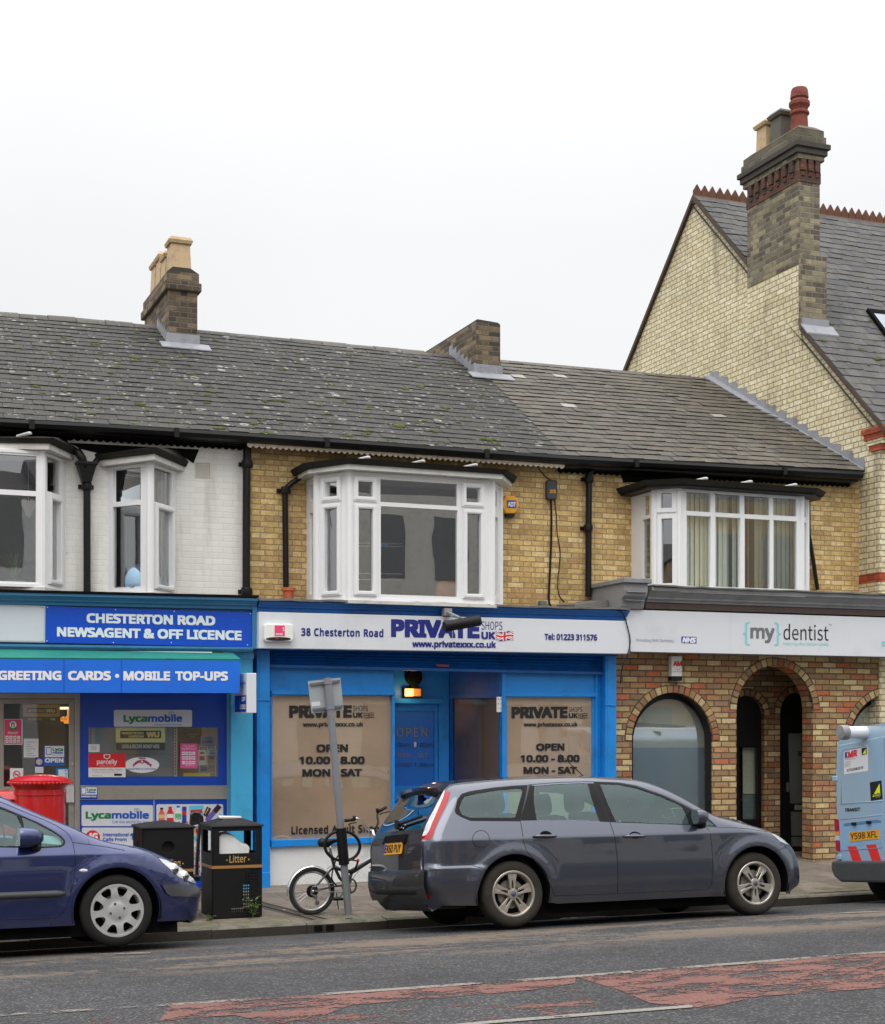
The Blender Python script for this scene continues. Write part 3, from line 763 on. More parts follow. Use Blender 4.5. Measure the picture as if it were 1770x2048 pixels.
# ---------------------------------------------------------------- white house with the newsagent
hA = thing("white_painted_house", "white painted brick house with two oriel windows over the blue newsagent shop", "house", (2.2, .45, 0))
zup = zoomer(0, 820, 3.404)
wall_px([(-80,842),(497,868),(497,1222),(-80,1215)], [[(-60,912),(112,918),(112,1168),(-60,1168)], [(226,928),(342,935),(342,1176),(226,1172)]], YW, .25, M_white, hA)
e0, e1 = PX(-80, 832, .2), PX(497, 866, .2); r0, r1 = PX(-80, 620, 4.5), PX(365, 657, 4.5)
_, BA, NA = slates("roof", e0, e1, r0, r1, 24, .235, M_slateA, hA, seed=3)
moss_on(BA, NA, hA, 75, 5, u=(.2, 1))
ridge_tiles([(-80,620),(150,636),(322,653)], 4.5, hA)
eaves(hA, [(-80,835),(200,849),(497,868)], .17, M_black, (.085, .045, M_blackm, -.115), fd=.11)
mb = MB(); mb.quad(PX(-80, 622, 4.5), PX(365, 657, 4.5), PX(365, 657, 4.5)+Vector((0, 4.4, -2.4)), PX(-80, 622, 4.5)+Vector((0, 4.4, -2.4))); mb.build("rear_roof", M_slateA, hA)
X1 = PL(84, -.05); X2 = PL(131, YW); zb0 = PX(60, 1172, -.05).z; zb1 = zbA = PX(60, 900, -.05).z
P = lambda *a: zup(*a)
def gl(zm, *rects): return [tuple(v for v in (zm((a, c))[0][0], zm((b, c))[0][0], zm((a, c))[0][1], zm((a, d))[0][1], s_)) for a, b, c, d, s_ in rects]
fr, off = bay(hA, [(X1-1.75, -.05), (X1, -.05), (X2, YW)], zb0, zb1,
    [gl(zup, (-200,247,300,540,0), (-200,245,575,1165,0)), gl(zup, (322,415,322,566,0), (342,402,622,1160,1))], over=.15)
XA0, XA2 = PL(216, YW), PL(351, YW); ap = (PL(301, -.04), -.04); za0 = PX(301, 1183, -.04).z; za1 = PX(301, 925, -.04).z
fr2, off2 = bay(hA, [(XA0, YW), ap, (XA2, YW)], za0, za1,
    [gl(zup, (768,958,388,620,0), (768,957,652,1206,0)), gl(zup, (1050,1170,396,640,0), (1066,1164,684,1196,1))], over=.17, rz=.12)
mb = MB()                                      # lead-dark flashing boards on the wall above both oriels
mb.slab(zup((470,222),(1355,268),(1318,362),(1240,310),(700,300),(545,262)), YW-.012, .02); mb.slab(zup((-100,140),(470,175),(460,216),(-100,170)), YW-.012, .02)
mb.build("flashing", M_blackm, hA)
mb = MB()
mb.panel(PM(YW), zup((1328,355),(1438,358),(1438,462),(1328,460)), [[(q[0], q[1]) for q in zup((1333+i*12.5,362+j*12.2),(1340+i*12.5,362+j*12.2),(1340+i*12.5,369+j*12.2),(1333+i*12.5,369+j*12.2))] for i in range(8) for j in range(8)], .0, .012)
mb.slab(zup((1328,355),(1438,358),(1438,462),(1328,460)), YW-.002, .002, 1)
mb.build("air_brick", [paint((204,200,190), .6, .2, 0), M_darkint], hA)
room(hA, -1.2, XA2+.55, .75, 4.4, zb0-.4, zb1+.3, paint((120,112,104), .9, .1, 0))
downpipe(zup((592,400),(592,700),(593,1240)), YW, .042, "black cast iron drainpipe with hopper head between the two oriel windows", hopper=zup((588,420))[0], brackets=zup((590,520)))
mb = MB(); a = zup((668,330),(640,372),(610,400)); mb.tube([PX(x, y, YW-.09) for x, y in a], .035, 8); a = zup((520,270),(560,330),(575,395)); mb.tube([PX(x, y, YW-.12) for x, y in a], .05, 8)
a = zup((690,318),(850,288),(1030,262),(1180,300),(1300,360)); 
tag(mb.build("rainwater_branch", M_black, smooth=True), "short black gutter outlet branches feeding the hopper head", "drainpipe")
downpipe([(497,868),(495,890),(494,905),(493,1000),(492.5,1186)], YW, .048, "black cast iron drainpipe where white wall meets yellow brick", brackets=[(494,928),(493,1183)])
# ---------------------------------------------------------------- yellow house over the blue shop
hB = thing("yellow_brick_house", "yellow brick house with five-sided white bay over the blue shop", "house", (6.9, .45, 0))
zub = zoomer(480, 840, 2.5286)
wall_px([(497,868),(1133,908),(1133,1222),(497,1222)], [[(640,962),(980,975),(980,1192),(640,1190)]], YW, .25, M_yellow, hB)
e0, e1 = PX(497, 866, .2), PX(1126, 911, .2); r0, r1 = PX(365, 657, 4.5), PX(936, 714, 4.5)
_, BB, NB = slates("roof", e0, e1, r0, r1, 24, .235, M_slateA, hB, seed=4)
moss_on(BB, NB, hB, 85, 6)
mb = MB(); mb.quad(PX(365, 657, 4.5), PX(936, 716, 4.5), PX(936, 716, 4.5)+Vector((0, 4.4, -2.4)), PX(365, 657, 4.5)+Vector((0, 4.4, -2.4))); mb.build("rear_roof", M_slateA, hB)
ridge_tiles([(392,661),(640,684),(848,703)], 4.5, hB); 
eaves(hB, [(497,868),(800,889),(1133,913)], .17, M_black, (.075, .05, M_cream, -.105), fd=.07, front=.055)
YB = -.44; X1, X2 = PL(701, YB), PL(985, YB)
plan = [(X1-.285, YW), (X1-.285, YB+.40), (X1, YB), (X2, YB), (X2+.285, YB+.40), (X2+.285, YW)]
zb0, zb1 = PX(836, 1203, YB).z, PX(836, 951, YB).z
fr, off = bay(hB, plan, zb0, zb1, [gl(zub, (352,368,330,408,0), (352,368,470,880,0)), gl(zub, (434,496,312,388,1), (434,496,447,865,1)),
    gl(zub, (595,668,312,388,1), (597,669,449,865,1), (710,1097,312,425,0), (712,1100,446,888,0), (1141,1212,342,418,1), (1146,1214,475,880,1)),
    gl(zub, (1282,1300,358,435,0), (1285,1305,490,890,0)), []], over=.17, fz=.075, rz=.1)
room(hB, X1-.6, X2+.9, .75, 4.2, zb0-.5, zb1+.5, paint((84,78,72), .9, .1, 0))
downpipe([(612,930),(600,955),(585,965),(571,978),(570,990),(571,1080),(572,1174)], YW, .036, "black drainpipe cranked from the bay roof down into terracotta flowerpot", brackets=[(570,981)])
# ---------------------------------------------------------------- yellow house over the dental surgery
hC = thing("brown_roofed_house", "yellow brick house with brown slate roof over the dental surgery arches", "house", (11, .45, 0))
zuc = zoomer(1120, 840, 2.723)
wall_px([(1133,908),(1718,943),(1718,1260),(1133,1260)], [[(1300,985),(1590,990),(1590,1178),(1300,1175)]], YW, .25, M_yellow, hC)
e0, e1 = PX(1126, 911, .2), PX(1728, 941, .2); r0, r1 = PX(936, 714, 4.5), PX(1423, 757, 4.5)
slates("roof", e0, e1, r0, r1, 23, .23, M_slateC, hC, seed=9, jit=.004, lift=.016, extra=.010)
mb = MB(); mb.quad(PX(936, 716, 4.5), PX(1423, 759, 4.5), PX(1423, 759, 4.5)+Vector((0, 4.4, -2.4)), PX(936, 716, 4.5)+Vector((0, 4.4, -2.4))); mb.build("rear_roof", M_slateC, hC)
ridge_tiles([(1000,722),(1200,740),(1425,757)], 4.5, hC, mat=M_slateD)
eaves(hC, [(1133,913),(1400,927),(1722,945)], .17, M_black, (.085, .05, M_blackm, -.13), fd=.125)
X1, X2 = PL(1360, YB), PL(1604, YB)
plan = [(X1-.236, YW), (X1-.236, YB+.22), (X1, YB), (X2, YB), (X2+.236, YB+.22), (X2+.236, YW)]
zc0, zc1 = PX(1480, 1182, YB).z, PX(1480, 985, YB).z
fr, off = bay(hC, plan, zc0, zc1, [gl(zuc, (445,488,398,520,0), (450,492,538,865,0)), gl(zuc, (552,612,397,480,1), (555,614,537,890,1)),
    gl(zuc, (688,820,388,498,0), (845,980,396,507,0), (1004,1140,404,516,0), (1161,1287,412,522,0), (690,822,522,905,0), (847,983,530,910,0), (1006,1143,540,916,0), (1163,1289,548,920,0)),
    gl(zuc, (1328,1340,425,530,0), (1328,1342,560,918,0)), []], over=.2, fascia=M_black, fz=.05, rz=.12)
room(hC, X1-.6, X2+.6, .75, 4.2, zc0-.5, zc1+.4, paint((150,146,134), .9, .1, 0))
mb = MB(); mb.slab(zuc((330,268),(520,290),(700,300),(700,330),(345,340)), YW-.012, .02); mb.build("flashing", M_blackm, hC)
downpipe(zuc((182,205),(182,265),(158,295),(156,580),(154,960)), YW, .042, "black drainpipe on yellow brick left of the surgery bay", brackets=zuc((158,322),(154,588)))
downpipe(zuc((1352,430),(1355,620),(1378,760),(1403,925)), YW, .030, "thin black pipe slanting down beside the right end of the surgery bay")
# ---------------------------------------------------------------- chimneys
def on_roof(px, py, c00, c10, c01):
    n = (c10-c00).cross(c01-c00); v = ray(px, py); return CAM+v*((c00-CAM).dot(n)/v.dot(n))
def lead_apron(parent, x0, x1, yf, zf, slope, depth):
    mb = MB()                                   # front apron and stepped side flashing
    mb.hexa([(x0-.03, yf-.012, zf+.02), (x1+.03, yf-.012, zf+.02), (x1+.03, yf-.012, zf+.17), (x0-.03, yf-.012, zf+.17)], [(x0-.03, yf-.001, zf+.02), (x1+.03, yf-.001, zf+.02), (x1+.03, yf-.001, zf+.17), (x0-.03, yf-.001, zf+.17)])
    mb.hexa([(x0-.13, yf-.20, zf-.20*slope+.035), (x1+.16, yf-.20, zf-.20*slope+.035), (x1+.16, yf-.005, zf+.045), (x0-.13, yf-.005, zf+.045)], [(x0-.13, yf-.20, zf-.20*slope+.02), (x1+.16, yf-.20, zf-.20*slope+.02), (x1+.16, yf-.005, zf+.02), (x0-.13, yf-.005, zf+.02)])
    n = 7
    for k in range(n):
        y0 = yf+depth*k/n; y1 = yf+depth*(k+1)/n; z0, z1 = zf+slope*(y0-yf)-.05, zf+slope*(y1-yf)-.05
        a = [(x0-.012, y0, z0), (x0-.012, y1, z1), (x0-.012, y1, z1+.14), (x0-.012, y0, z0+.24)]
        mb.hexa(a, [(x0-.001, q[1], q[2]) for q in a])
    return mb.build("lead_flashing", M_lead, parent)
RE = (PX(365, 657, 4.5)-PX(497, 866, .2)); SL = RE.z/RE.y
c = on_roof(366, 692, PX(-80,832,.2), PX(497,866,.2), PX(-80,620,4.5)); YF = c.y; x0, x1 = PL(337, YF), PL(395, YF)
zt = PX(366, 568, YF).z; D = 2*(4.5-YF); zl = c.z
mb = MB(); mb.box(x0, x1, YF, YF+D, zl-.3, zt-.10); mb.box(x0-.05, x1+.05, YF-.05, YF+D+.05, zt-.10, zt+.02); mb.box(x0-.02, x1+.02, YF-.02, YF+D+.02, zt+.02, zt+.16, 0)
mb.hexa([(x0-.02, YF-.02, zt+.16), (x1+.02, YF-.02, zt+.16), (x1+.02, YF+D+.02, zt+.16), (x0-.02, YF+D+.02, zt+.16)], [(x0+.08, YF+.08, zt+.26), (x1-.08, YF+.08, zt+.26), (x1-.08, YF+D-.08, zt+.26), (x0+.08, YF+D-.08, zt+.26)], 1)
ch = mb.build("chimney", [M_chim, M_mossblack], hA, bevel=.008)
for k in range(4):
    yc = YF+.30+k*(D-.6)/3; xc = (x0+x1)/2; s0, s1, h = .155, .125, .52-.10*(k == 1)
    p = MB(); Z = zt+.2
    def sq(s, z): return [(xc-s, yc-s, z), (xc+s, yc-s, z), (xc+s, yc+s, z), (xc-s, yc+s, z)]
    p.hexa(sq(s0, Z), sq(s1+.012, Z+h-.1)); p.hexa(sq(s1+.035, Z+h-.1), sq(s1+.05, Z+h-.05)); p.hexa(sq(s1+.05, Z+h-.05), sq(s1+.02, Z+h)); p.hexa(sq(s1+.012, Z+h), sq(s1-.02, Z+h+.012))
    p.build("chimney_pot", M_pot, ch, bevel=.006)
lead_apron(hA, x0, x1, YF, zl, SL, D/2-.1)
c = on_roof(977, 752, PX(497,866,.2), PX(1126,911,.2), PX(365,657,4.5)); YF = c.y; x0, x1 = PL(951, YF), PL(1001, YF); zt = PX(977, 641, YF).z; D = 2*(4.5-YF)+.5
mb = MB(); mb.box(x0, x1, YF, YF+D, c.z-.3, zt-.04); mb.box(x0-.006, x1+.006, YF-.006, YF+D+.006, c.z+.17, c.z+.25)
mb.hexa([(x0, YF, zt-.04), (x1, YF, zt-.04), (x1, YF+D, zt-.04), (x0, YF+D, zt-.04)], [(x0+.05, YF+.05, zt+.02), (x1-.02, YF+.05, zt), (x1-.02, YF+D-.05, zt), (x0+.05, YF+D-.05, zt+.02)], 1)
ch = mb.build("chimney", [M_chim, M_mossblack], hB, bevel=.008); ch['label'] = "low brick stack without pots"
lead_apron(hB, x0, x1, YF, c.z, SL, D/2-.2)
# ---------------------------------------------------------------- tall gabled house on the right
hD = thing("gabled_brick_house", "tall pale brick house with steep slate roof and ornate chimney", "house", (XG, 0, 0))
def xg(px, py): p = hit_x(px, py, XG); return (p.y, p.z)
pk = xg(1391, 396); fe = (-.02, PX(1762, 840, -.02).z); be = (2*pk[0]-fe[0], fe[1])
GM = lambda u, v, w: Vector((XG-w, u, v))
mb = MB(); mb.panel(GM, [(fe[0], -.4), fe, pk, be, (be[0], -.4)], (), -.3, 0); mb.box(XG+.002, XG+9, -.024, .25, -.4, fe[1])
mb.build("wall", M_gable, hD)
c00, c10 = Vector((XG-.05, -.2, fe[1]-.14)), Vector((XG+9, -.2, fe[1]-.14)); c01, c11 = Vector((XG-.05, pk[0], pk[1]+.05)), Vector((XG+9, pk[0], pk[1]+.05))
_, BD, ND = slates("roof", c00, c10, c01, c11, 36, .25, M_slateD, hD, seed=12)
moss_on(BD, ND, hD, 25, 8, u=(0, .25), v=(.2, .7))
mb = MB(); mb.quad(c01, c11, Vector((XG+9, be[0], be[1]-.14)), Vector((XG-.05, be[0], be[1]-.14))); mb.build("rear_roof", M_slateD, hD)
mb = MB()                                       # dark verge boards
ve = c01-c00; fa, fb = ((q.y-c00.y)/ve.y for q in (hit_x(1597, 700, XG-.075), hit_x(1494, 560, XG-.075)))
for (a, b) in ((c00, c00+ve*(fa-.005)), (c00+ve*(fb+.005), c01), (Vector((XG-.05, be[0], be[1]-.14)), c01)):
    mb.hexa([a+Vector((-.012, 0, .0)), a+Vector((.05, 0, 0)), a+Vector((.05, 0, -.09)), a+Vector((-.012, 0, -.09))], [b+Vector((-.012, 0, .0)), b+Vector((.05, 0, 0)), b+Vector((.05, 0, -.09)), b+Vector((-.012, 0, -.09))])
a = Vector((XG-.05, be[0]-1.2, be[1]+1.0)); mb.box(XG-.10, XG+.05, a.y-.2, a.y, a.z+.1, a.z+.35)
mb.build("verge", paint((70,58,48), .8, .4, .001), hD)
mb = MB(); y, z = pk; x = XG-.05                # crested ridge tiles
mb2 = mb
while x < XG+9:
    L = .46; A = [(x, y-.16, z-.10), (x, y, z+.06), (x, y+.16, z-.10)]; mb.add(A+[(q[0]+L-.008, q[1], q[2]) for q in A], [(0, 3, 4, 1), (1, 4, 5, 2), (0, 1, 2), (5, 4, 3)])
    for k in range(3):
        u0 = x+L*k/3+.006; u1 = x+L*(k+1)/3-.006; um = (u0+u1)/2
        t = [(u0, y-.018, z+.04), (u1, y-.018, z+.04), (u1, y-.018, z+.13), (um, y-.018, z+.24), (u0, y-.018, z+.13)]
        mb.hexa(t, [(q[0], y+.018, q[2]) for q in t])
    x += L
mb.build("ridge_crest", paint((112,76,58), .9, .7, .003, k=.9), hD)
# its chimney, built out from the gable
XS = XG-.075; a0 = hit_x(1597, 700, XS); a1 = hit_x(1494, 560, XS); ya, yb = a0.y, a1.y
xr = PL(1640, ya); xr2 = PL(1650, ya); zb = c00.z+(ya-c00.y)*(c01.z-c00.z)/(c01.y-c00.y); zsh = PX(1625, 512, ya).z; ztop = PX(1620, 322, ya).z
zmid = hit_x(1545, 540, XS).z
mb = MB(); mb.box(XS, xr, ya, yb, zmid-.1, ztop, 0); mb.box(XS-.004, xr2, ya-.05, ya-.002, zb-.09, zsh, 0); mb.box(xr+.002, xr2, ya-.001, ya+.5, zb-.05, zsh, 0)
mb.hexa([(XG+.02, ya+.004, zmid-1.9), (XS+.003, ya+.004, zmid-.5), (XS+.003, ya+.004, zmid-.1), (XG+.2, ya+.004, zmid-.1), (XG+.2, ya+.004, zmid-1.9)], [(XG+.02, yb-.004, zmid-1.9), (XS+.003, yb-.004, zmid-.5), (XS+.003, yb-.004, zmid-.1), (XG+.2, yb-.004, zmid-.1), (XG+.2, yb-.004, zmid-1.9)], 4)
zr = [PX(1620, 362, ya).z, PX(1620, 350, ya).z]
mb.box(XS-.012, xr+.012, ya-.012, yb+.012, zr[0]-.03, zr[1]+.06, 1)
n = 7
for k in range(n):
    yk = ya+.05+(yb-ya-.1)*(k+.5)/n; mb.box(XS-.05, XS, yk-.05, yk+.05, ztop-.17, ztop, 1); mb.box(XS-.03, XS, yk-.035, yk+.035, ztop-.25, ztop-.17, 1)
for k in range(3):
    xk = XS+(xr-XS)*(k+.5)/3; mb.box(xk-.045, xk+.045, ya-.05, ya, ztop-.17, ztop, 1); mb.box(xk-.03, xk+.03, ya-.03, ya, ztop-.25, ztop-.17, 1)
for e, zA, zB, m in ((.05, 0, .08, 0), (.085, .08, .17, 2), (.12, .17, .25, 2), (.07, .25, .37, 0), (.045, .37, .47, 3)):
    mb.box(XS-e, xr+e, ya-e, yb+e, ztop+zA, ztop+zB, m)
mb.hexa([(XS-.05, ya-.05, ztop+.47), (xr+.05, ya-.05, ztop+.47), (xr+.05, yb+.05, ztop+.47), (XS-.05, yb+.05, ztop+.47)], [(XS+.05, ya+.05, ztop+.55), (xr-.05, ya+.05, ztop+.55), (xr-.05, yb-.05, ztop+.55), (XS+.05, yb-.05, ztop+.55)], 3)
ch = mb.build("chimney", [M_stain, M_redsoot, paint((66,62,58), .9, .5, .003), paint((96,90,76), .95, .6, .004), M_gable], hD, bevel=.006)
Z = ztop+.5; xc = (XS+xr)/2; y1 = ya+.26
p = MB(); prof = [(.2,0),(.2,.05),(.15,.09),(.135,.42),(.165,.46),(.165,.5),(.135,.54),(.15,.62),(.175,.66),(.175,.74),(.13,.80),(.155,.84),(.14,1.02),(.125,1.06),(.105,1.06),(.1,.9)]
k = (PX(1600, 178, ya+.26).z-Z)/1.06; p.lathe([(r*.92, h*k) for r, h in prof], (xc, y1, Z), 20); p.build("chimney_pot", M_redpot, ch, smooth=True, angle=40)
for yy, mt, hh, s0 in ((ya+.70, M_potd, .50, .17), (ya+1.12, M_pot, .50, .16)):
    p = MB()
    def sq(s, z): return [(xc-s, yy-s, z), (xc+s, yy-s, z), (xc+s, yy+s, z), (xc-s, yy+s, z)]
    p.hexa(sq(s0-.02, Z), sq(s0-.03, Z+hh-.1)); p.hexa(sq(s0, Z+hh-.1), sq(s0+.02, Z+hh-.05)); p.hexa(sq(s0+.02, Z+hh-.05), sq(s0-.02, Z+hh)); p.build("chimney_pot", mt, ch, bevel=.006)
mb = MB(); mb.box(XG-.055, xr2+.02, ya-.075, ya-.051, zb-.06, zb+.09); mb.hexa([(XS, ya-.22, zb-.17), (xr2+.1, ya-.22, zb-.17), (xr2+.1, ya-.06, zb+.0), (XS, ya-.06, zb+.0)], [(XS, ya-.22, zb-.195), (xr2+.1, ya-.22, zb-.195), (xr2+.1, ya-.06, zb-.03), (XS, ya-.06, zb-.03)]); mb.build("lead_flashing", M_lead, hD)
# skylight
s = [on_roof(x, y, c00, c10, c01)+ND*.07 for x, y in ((1731,624),(1800,632),(1850,716),(1775,684))]
mb = MB(); c = sum(s, Vector())/4; inn = [c+(q-c)*.8+ND*.0 for q in s]
for i in range(4): j = (i+1) % 4; mb.hexa([s[i], s[j], inn[j], inn[i]], [q-ND*.09 for q in (s[i], s[j], inn[j], inn[i])])
sk = mb.build("skylight", M_blackm, hD); mb = MB(); mb.quad(*[q-ND*.012 for q in inn]); mb.build("pane", paint((120,130,140), .08, .1, 0, spec=1.0), sk)
# stepped lead flashing where the brown roof meets the gable
mb = MB(); A = xg(1421, 756); B = xg(1730, 944); n = 15
pts = []
for k in range(n):
    t = k/n; t1 = (k+1)/n; y0, z0 = A[0]+(B[0]-A[0])*t, A[1]+(B[1]-A[1])*t; y1_, z1_ = A[0]+(B[0]-A[0])*t1, A[1]+(B[1]-A[1])*t1
    a = [(XG-.014, y0, z0-.02), (XG-.014, y1_, z1_-.02), (XG-.014, y1_, z1_+.10), (XG-.014, y1_+.02, z0+.10-.02), (XG-.014, y0, z0+.10)]
    a[3] = (XG-.014, y1_+.01, z1_+.21); mb.hexa(a, [(XG-.002, q[1], q[2]) for q in a])
mb.hexa([(XG-.14, A[0], A[1]+.0), (XG, A[0], A[1]+.02), (XG, B[0], B[1]+.02), (XG-.14, B[0], B[1])], [(XG-.14, A[0], A[1]+.03), (XG, A[0], A[1]+.05), (XG, B[0], B[1]+.05), (XG-.14, B[0], B[1]+.03)])
mb.build("lead_flashing", M_lead, hD)
# kneeler and red brick bands at the front corner
mb = MB(); zk = [hit_x(1740, y, XG).z for y in (905, 893, 882, 870, 858)]
for k, (e, m) in enumerate(((.03, 0), (.05, 1), (.07, 0), (.10, 0))):
    mb.box(XG-e*.5-.01, XG+.3, -.02-e*2.2, .18+.05*k, zk[k], zk[k+1]-.002, m)
mb.box(XG-.004, XG+9, -.029, 1.0, hit_x(1740, 1166, XG).z, hit_x(1740, 1147, XG).z, 0)
mb.build("brick_band", [M_redband, M_gable], hD)
# ================================================================ SHOPFRONTS
zA = zoomer(0, 1160, 3.1607); zP = zoomer(500, 1180, 2.2987); zE = zoomer(1240, 1300, 3.3396); zD = zoomer(1210, 1140, 3.1607)
zL = zoomer(140, 1380, 4.658); zK = zoomer(0, 1380, 7.876)
def moulding(name, parent, a, b, Y, prof, mat, ends=True):
    A, B = PX(*a, Y), PX(*b, Y); mb = MB()
    mb.hexa([A+Vector((0, y, z)) for y, z in prof], [B+Vector((0, y, z)) for y, z in prof]); return mb.build(name, mat, parent)
def quadpx(zm, x0, y0, x1, y1): return zm((x0, y0), (x1, y0), (x1, y1), (x0, y1))
def frame_px(px_out, holes, Y, t, mat, parent, name, bevel=.004):
    mb = MB(); mb.panel(lambda u, v, w: PX(u, v, Y)-Vector((0, w, 0)), px_out, holes, -t, 0); return mb.build(name, mat, parent, bevel=bevel)
def pane_px(px, Y, mat, parent, name="pane"):
    mb = MB(); mb.add([PX(x, y, Y) for x, y in px], [tuple(range(len(px)))]); return mb.build(name, mat, parent)
# ---- newsagent
TC = [(.75,0),(0,0),(-.02,0),(-.025,.03),(-.06,.045),(-.06,.06),(-.09,.085),(-.13,.095),(-.13,.125),(.75,.15)]
moulding("cornice", hA, (-80,1207), (511,1219), -.30, TC, M_tarc)
mb = MB(); A, B = PX(-80,1207,-.30)+Vector((0,0,.13)), PX(511,1219,-.30)+Vector((0,0,.13))
mb.hexa([A+Vector((0,-.15,0)), A+Vector((0,.74,.03)), A+Vector((0,.74,.06)), A+Vector((0,-.15,.025))], [B+Vector((0,-.15,0)), B+Vector((0,.74,.03)), B+Vector((0,.74,.06)), B+Vector((0,-.15,.025))]); mb.build("ledge_covering", M_blackm, hA)
mb = MB(); mb.slab([(-80,1205),(511,1217),(511,1300),(-80,1296)], -.26, .5); mb.build("fascia_board", M_tarc, hA)
moulding("lower_moulding", hA, (-80,1297), (505,1304), -.30, [(.1,0),(-.01,0),(-.02,.012),(-.035,.03),(-.035,.045),(-.01,.055),(.1,.055)], M_tarc)
mb = MB(); mb.slab([(462,1299),(506,1301),(506,1800),(462,1800)], -.15, .4); mb.slab([(459,1303),(508,1305),(508,1318),(459,1316)], -.18, .03); mb.slab([(459,1735),(508,1740),(508,1800),(459,1800)], -.18, .03)
mb.build("pilaster", M_cyan, hA, bevel=.006)
mb = MB(); mb.slab([(505,1210),(515,1212),(515,1298),(505,1297)], -.33, .5); mb.build("bracket", M_tarc, hA, bevel=.004)
frame_px([(-90,1386),(160,1386),(160,1800),(-90,1800)], [[(-60,1397),(150,1397),(150,1790),(-60,1790)]], 0, .08, M_alu, hA, "door_frame")
dr = frame_px([(-58,1398),(149.5,1398),(149.5,1788),(-58,1788)], [quadpx(zK, 60, 215, 1090, 1525), quadpx(zK, 60, 1640, 1085, 3000)], .03, .05, M_alu, hA, "door")
pane_px(quadpx(zK, 50, 205, 1095, 1535), .05, M_shopglass, dr); pane_px(quadpx(zK, 50, 1630, 1095, 3010), .05, M_shopglass, dr)
mb = MB(); mb.slab(quadpx(zK, 1050, 1505, 1172, 1775), -.01, .05); mb.build("lock_cover", paint((190,190,192), .35, .15, 0, metal=.3), dr, bevel=.006)
mb = MB(); mb.slab(quadpx(zK, 1128, 1140, 1152, 1190), .005, .03); mb.build("lock", M_silver, dr)
wf = frame_px([(160,1386),(460,1386),(460,1800),(160,1800)], [[(160.2,1386.5),(454,1386.5),(454,1571),(160.2,1571)], [(160.2,1600),(454,1598),(454,1795),(160.2,1795)]], 0, .06, M_alu, hA, "shop_window")
mb = MB(); mb.panel(PM(.01), [(160.3,1387),(453.8,1387),(453.8,1570.5),(160.3,1570.5)], [quadpx(zL, 173, 348, 1380, 806)], -.01, 0); mb.build("blue_surround", M_panelb, wf)
pane_px(quadpx(zL, 165, 340, 1390, 815), .03, M_shopglass, wf)
mb = MB(); mb.slab([(160.3,1600.5),(453.8,1598.5),(453.8,1794),(160.3,1794)], .012, .02); mb.slab([(307.4,1600),(308.6,1600),(308.6,1794),(307.4,1794)], .009, .003, 1); mb.build("lower_panel", [M_panelb, M_signw], wf)
room(hA, -2.5, PL(462, 0), .09, 4.5, -.05, PX(0, 1330, 0).z, paint((104,98,90), .9, .2, 0))
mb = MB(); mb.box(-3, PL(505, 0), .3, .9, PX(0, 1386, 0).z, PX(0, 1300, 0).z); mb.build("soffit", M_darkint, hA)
# ---- blue shop
moulding("cornice", hB, (514,1223), (1250,1241), -.30, [(.75,0),(0,0),(-.03,0),(-.035,.04),(-.07,.05),(-.07,.065),(-.10,.09),(-.13,.10),(-.13,.12),(.75,.13)], M_pblued)
mb = MB(); A, B = PX(512,1222,-.30), PX(1250,1240,-.30); n = 40; rn = random.Random(4)
P0 = [A+(B-A)*(k/n)+Vector((0, -.15-.02*rn.random(), .112+.012*rn.random())) for k in range(n+1)]; P1 = [A+(B-A)*(k/n)+Vector((0, .70, .155)) for k in range(n+1)]
for k in range(n): mb.hexa([P0[k], P0[k+1], P1[k+1], P1[k]], [q+Vector((0, 0, .022+.004*(i < 2))) for i, q in enumerate((P0[k], P0[k+1], P1[k+1], P1[k]))])
mb.build("ledge_covering", M_leadold, hB)
mb = MB(); mb.slab([(514,1220),(1236,1238),(1236,1312),(514,1298)], -.2, .62); mb.build("fascia_board", M_pblued, hB)
def pil(x0, x1, top):
    mb = MB(); mb.slab([(x0,top),(x1,top+1),(x1,1800),(x0,1800)], -.15, .35); mb.slab([(x0-1,top+100),(x1+1,top+101),(x1+1,top+103),(x0-1,top+102)], -.165, .015)
    mb.slab([(x0-1,1745),(x1+1,1745),(x1+1,1800),(x0-1,1800)], -.175, .03); mb.slab([(x0+4,top+6),(x0+6,top+6),(x0+6,1740),(x0+4,1740)], -.158, .01); mb.build("pilaster", M_pblue, hB, bevel=.006)
pil(514.5, 540, 1299); pil(1211, 1233, 1309)
mb = MB(); rows = 6                                  # rolled-up slatted shutter
for k in range(rows):
    a, b = 1297+ (1331-1297)*k/rows, 1297+(1331-1297)*(k+1)/rows; a2, b2 = 1309+(1346-1309)*k/rows, 1309+(1346-1309)*(k+1)/rows
    P = [PX(540, a, -.06), PX(1208, a2, -.06), PX(1208, b2, -.06), PX(540, b, -.06)]; o = Vector((0, -.028, 0))
    m = [(P[0]+P[3])/2+o, (P[1]+P[2])/2+o]; mb.quad(P[0], P[1], m[1], m[0]); mb.quad(m[0], m[1], P[2], P[3])
mb.slab([(540,1329),(1208,1344),(1208,1349),(540,1335)], -.10, .06)
sh = mb.build("roller_shutter", M_pblued, hB)
mb = MB(); mb.slab(zP((858,342),(915,344),(915,354),(858,352)), -.104, .004); mb.build("label_plate", paint((150,60,44), .6, .3, 0), sh)
lw = frame_px([(540,1334),(787.5,1338),(787.5,1700),(540,1703)], [zP((103,484),(654,486),(654,1136),(103,1152))], 0, .07, M_pblue, hB, "shop_window")
pane_px(zP((100,480),(658,482),(658,1140),(100,1156)), .03, M_shopglass, lw)
film = paint((182,152,126), .7, .2, .0, k=1.25, scale=1.3)
pane_px(zP((100,480),(658,482),(658,1140),(100,1156)), .034, film, lw, "brown_backing_film")
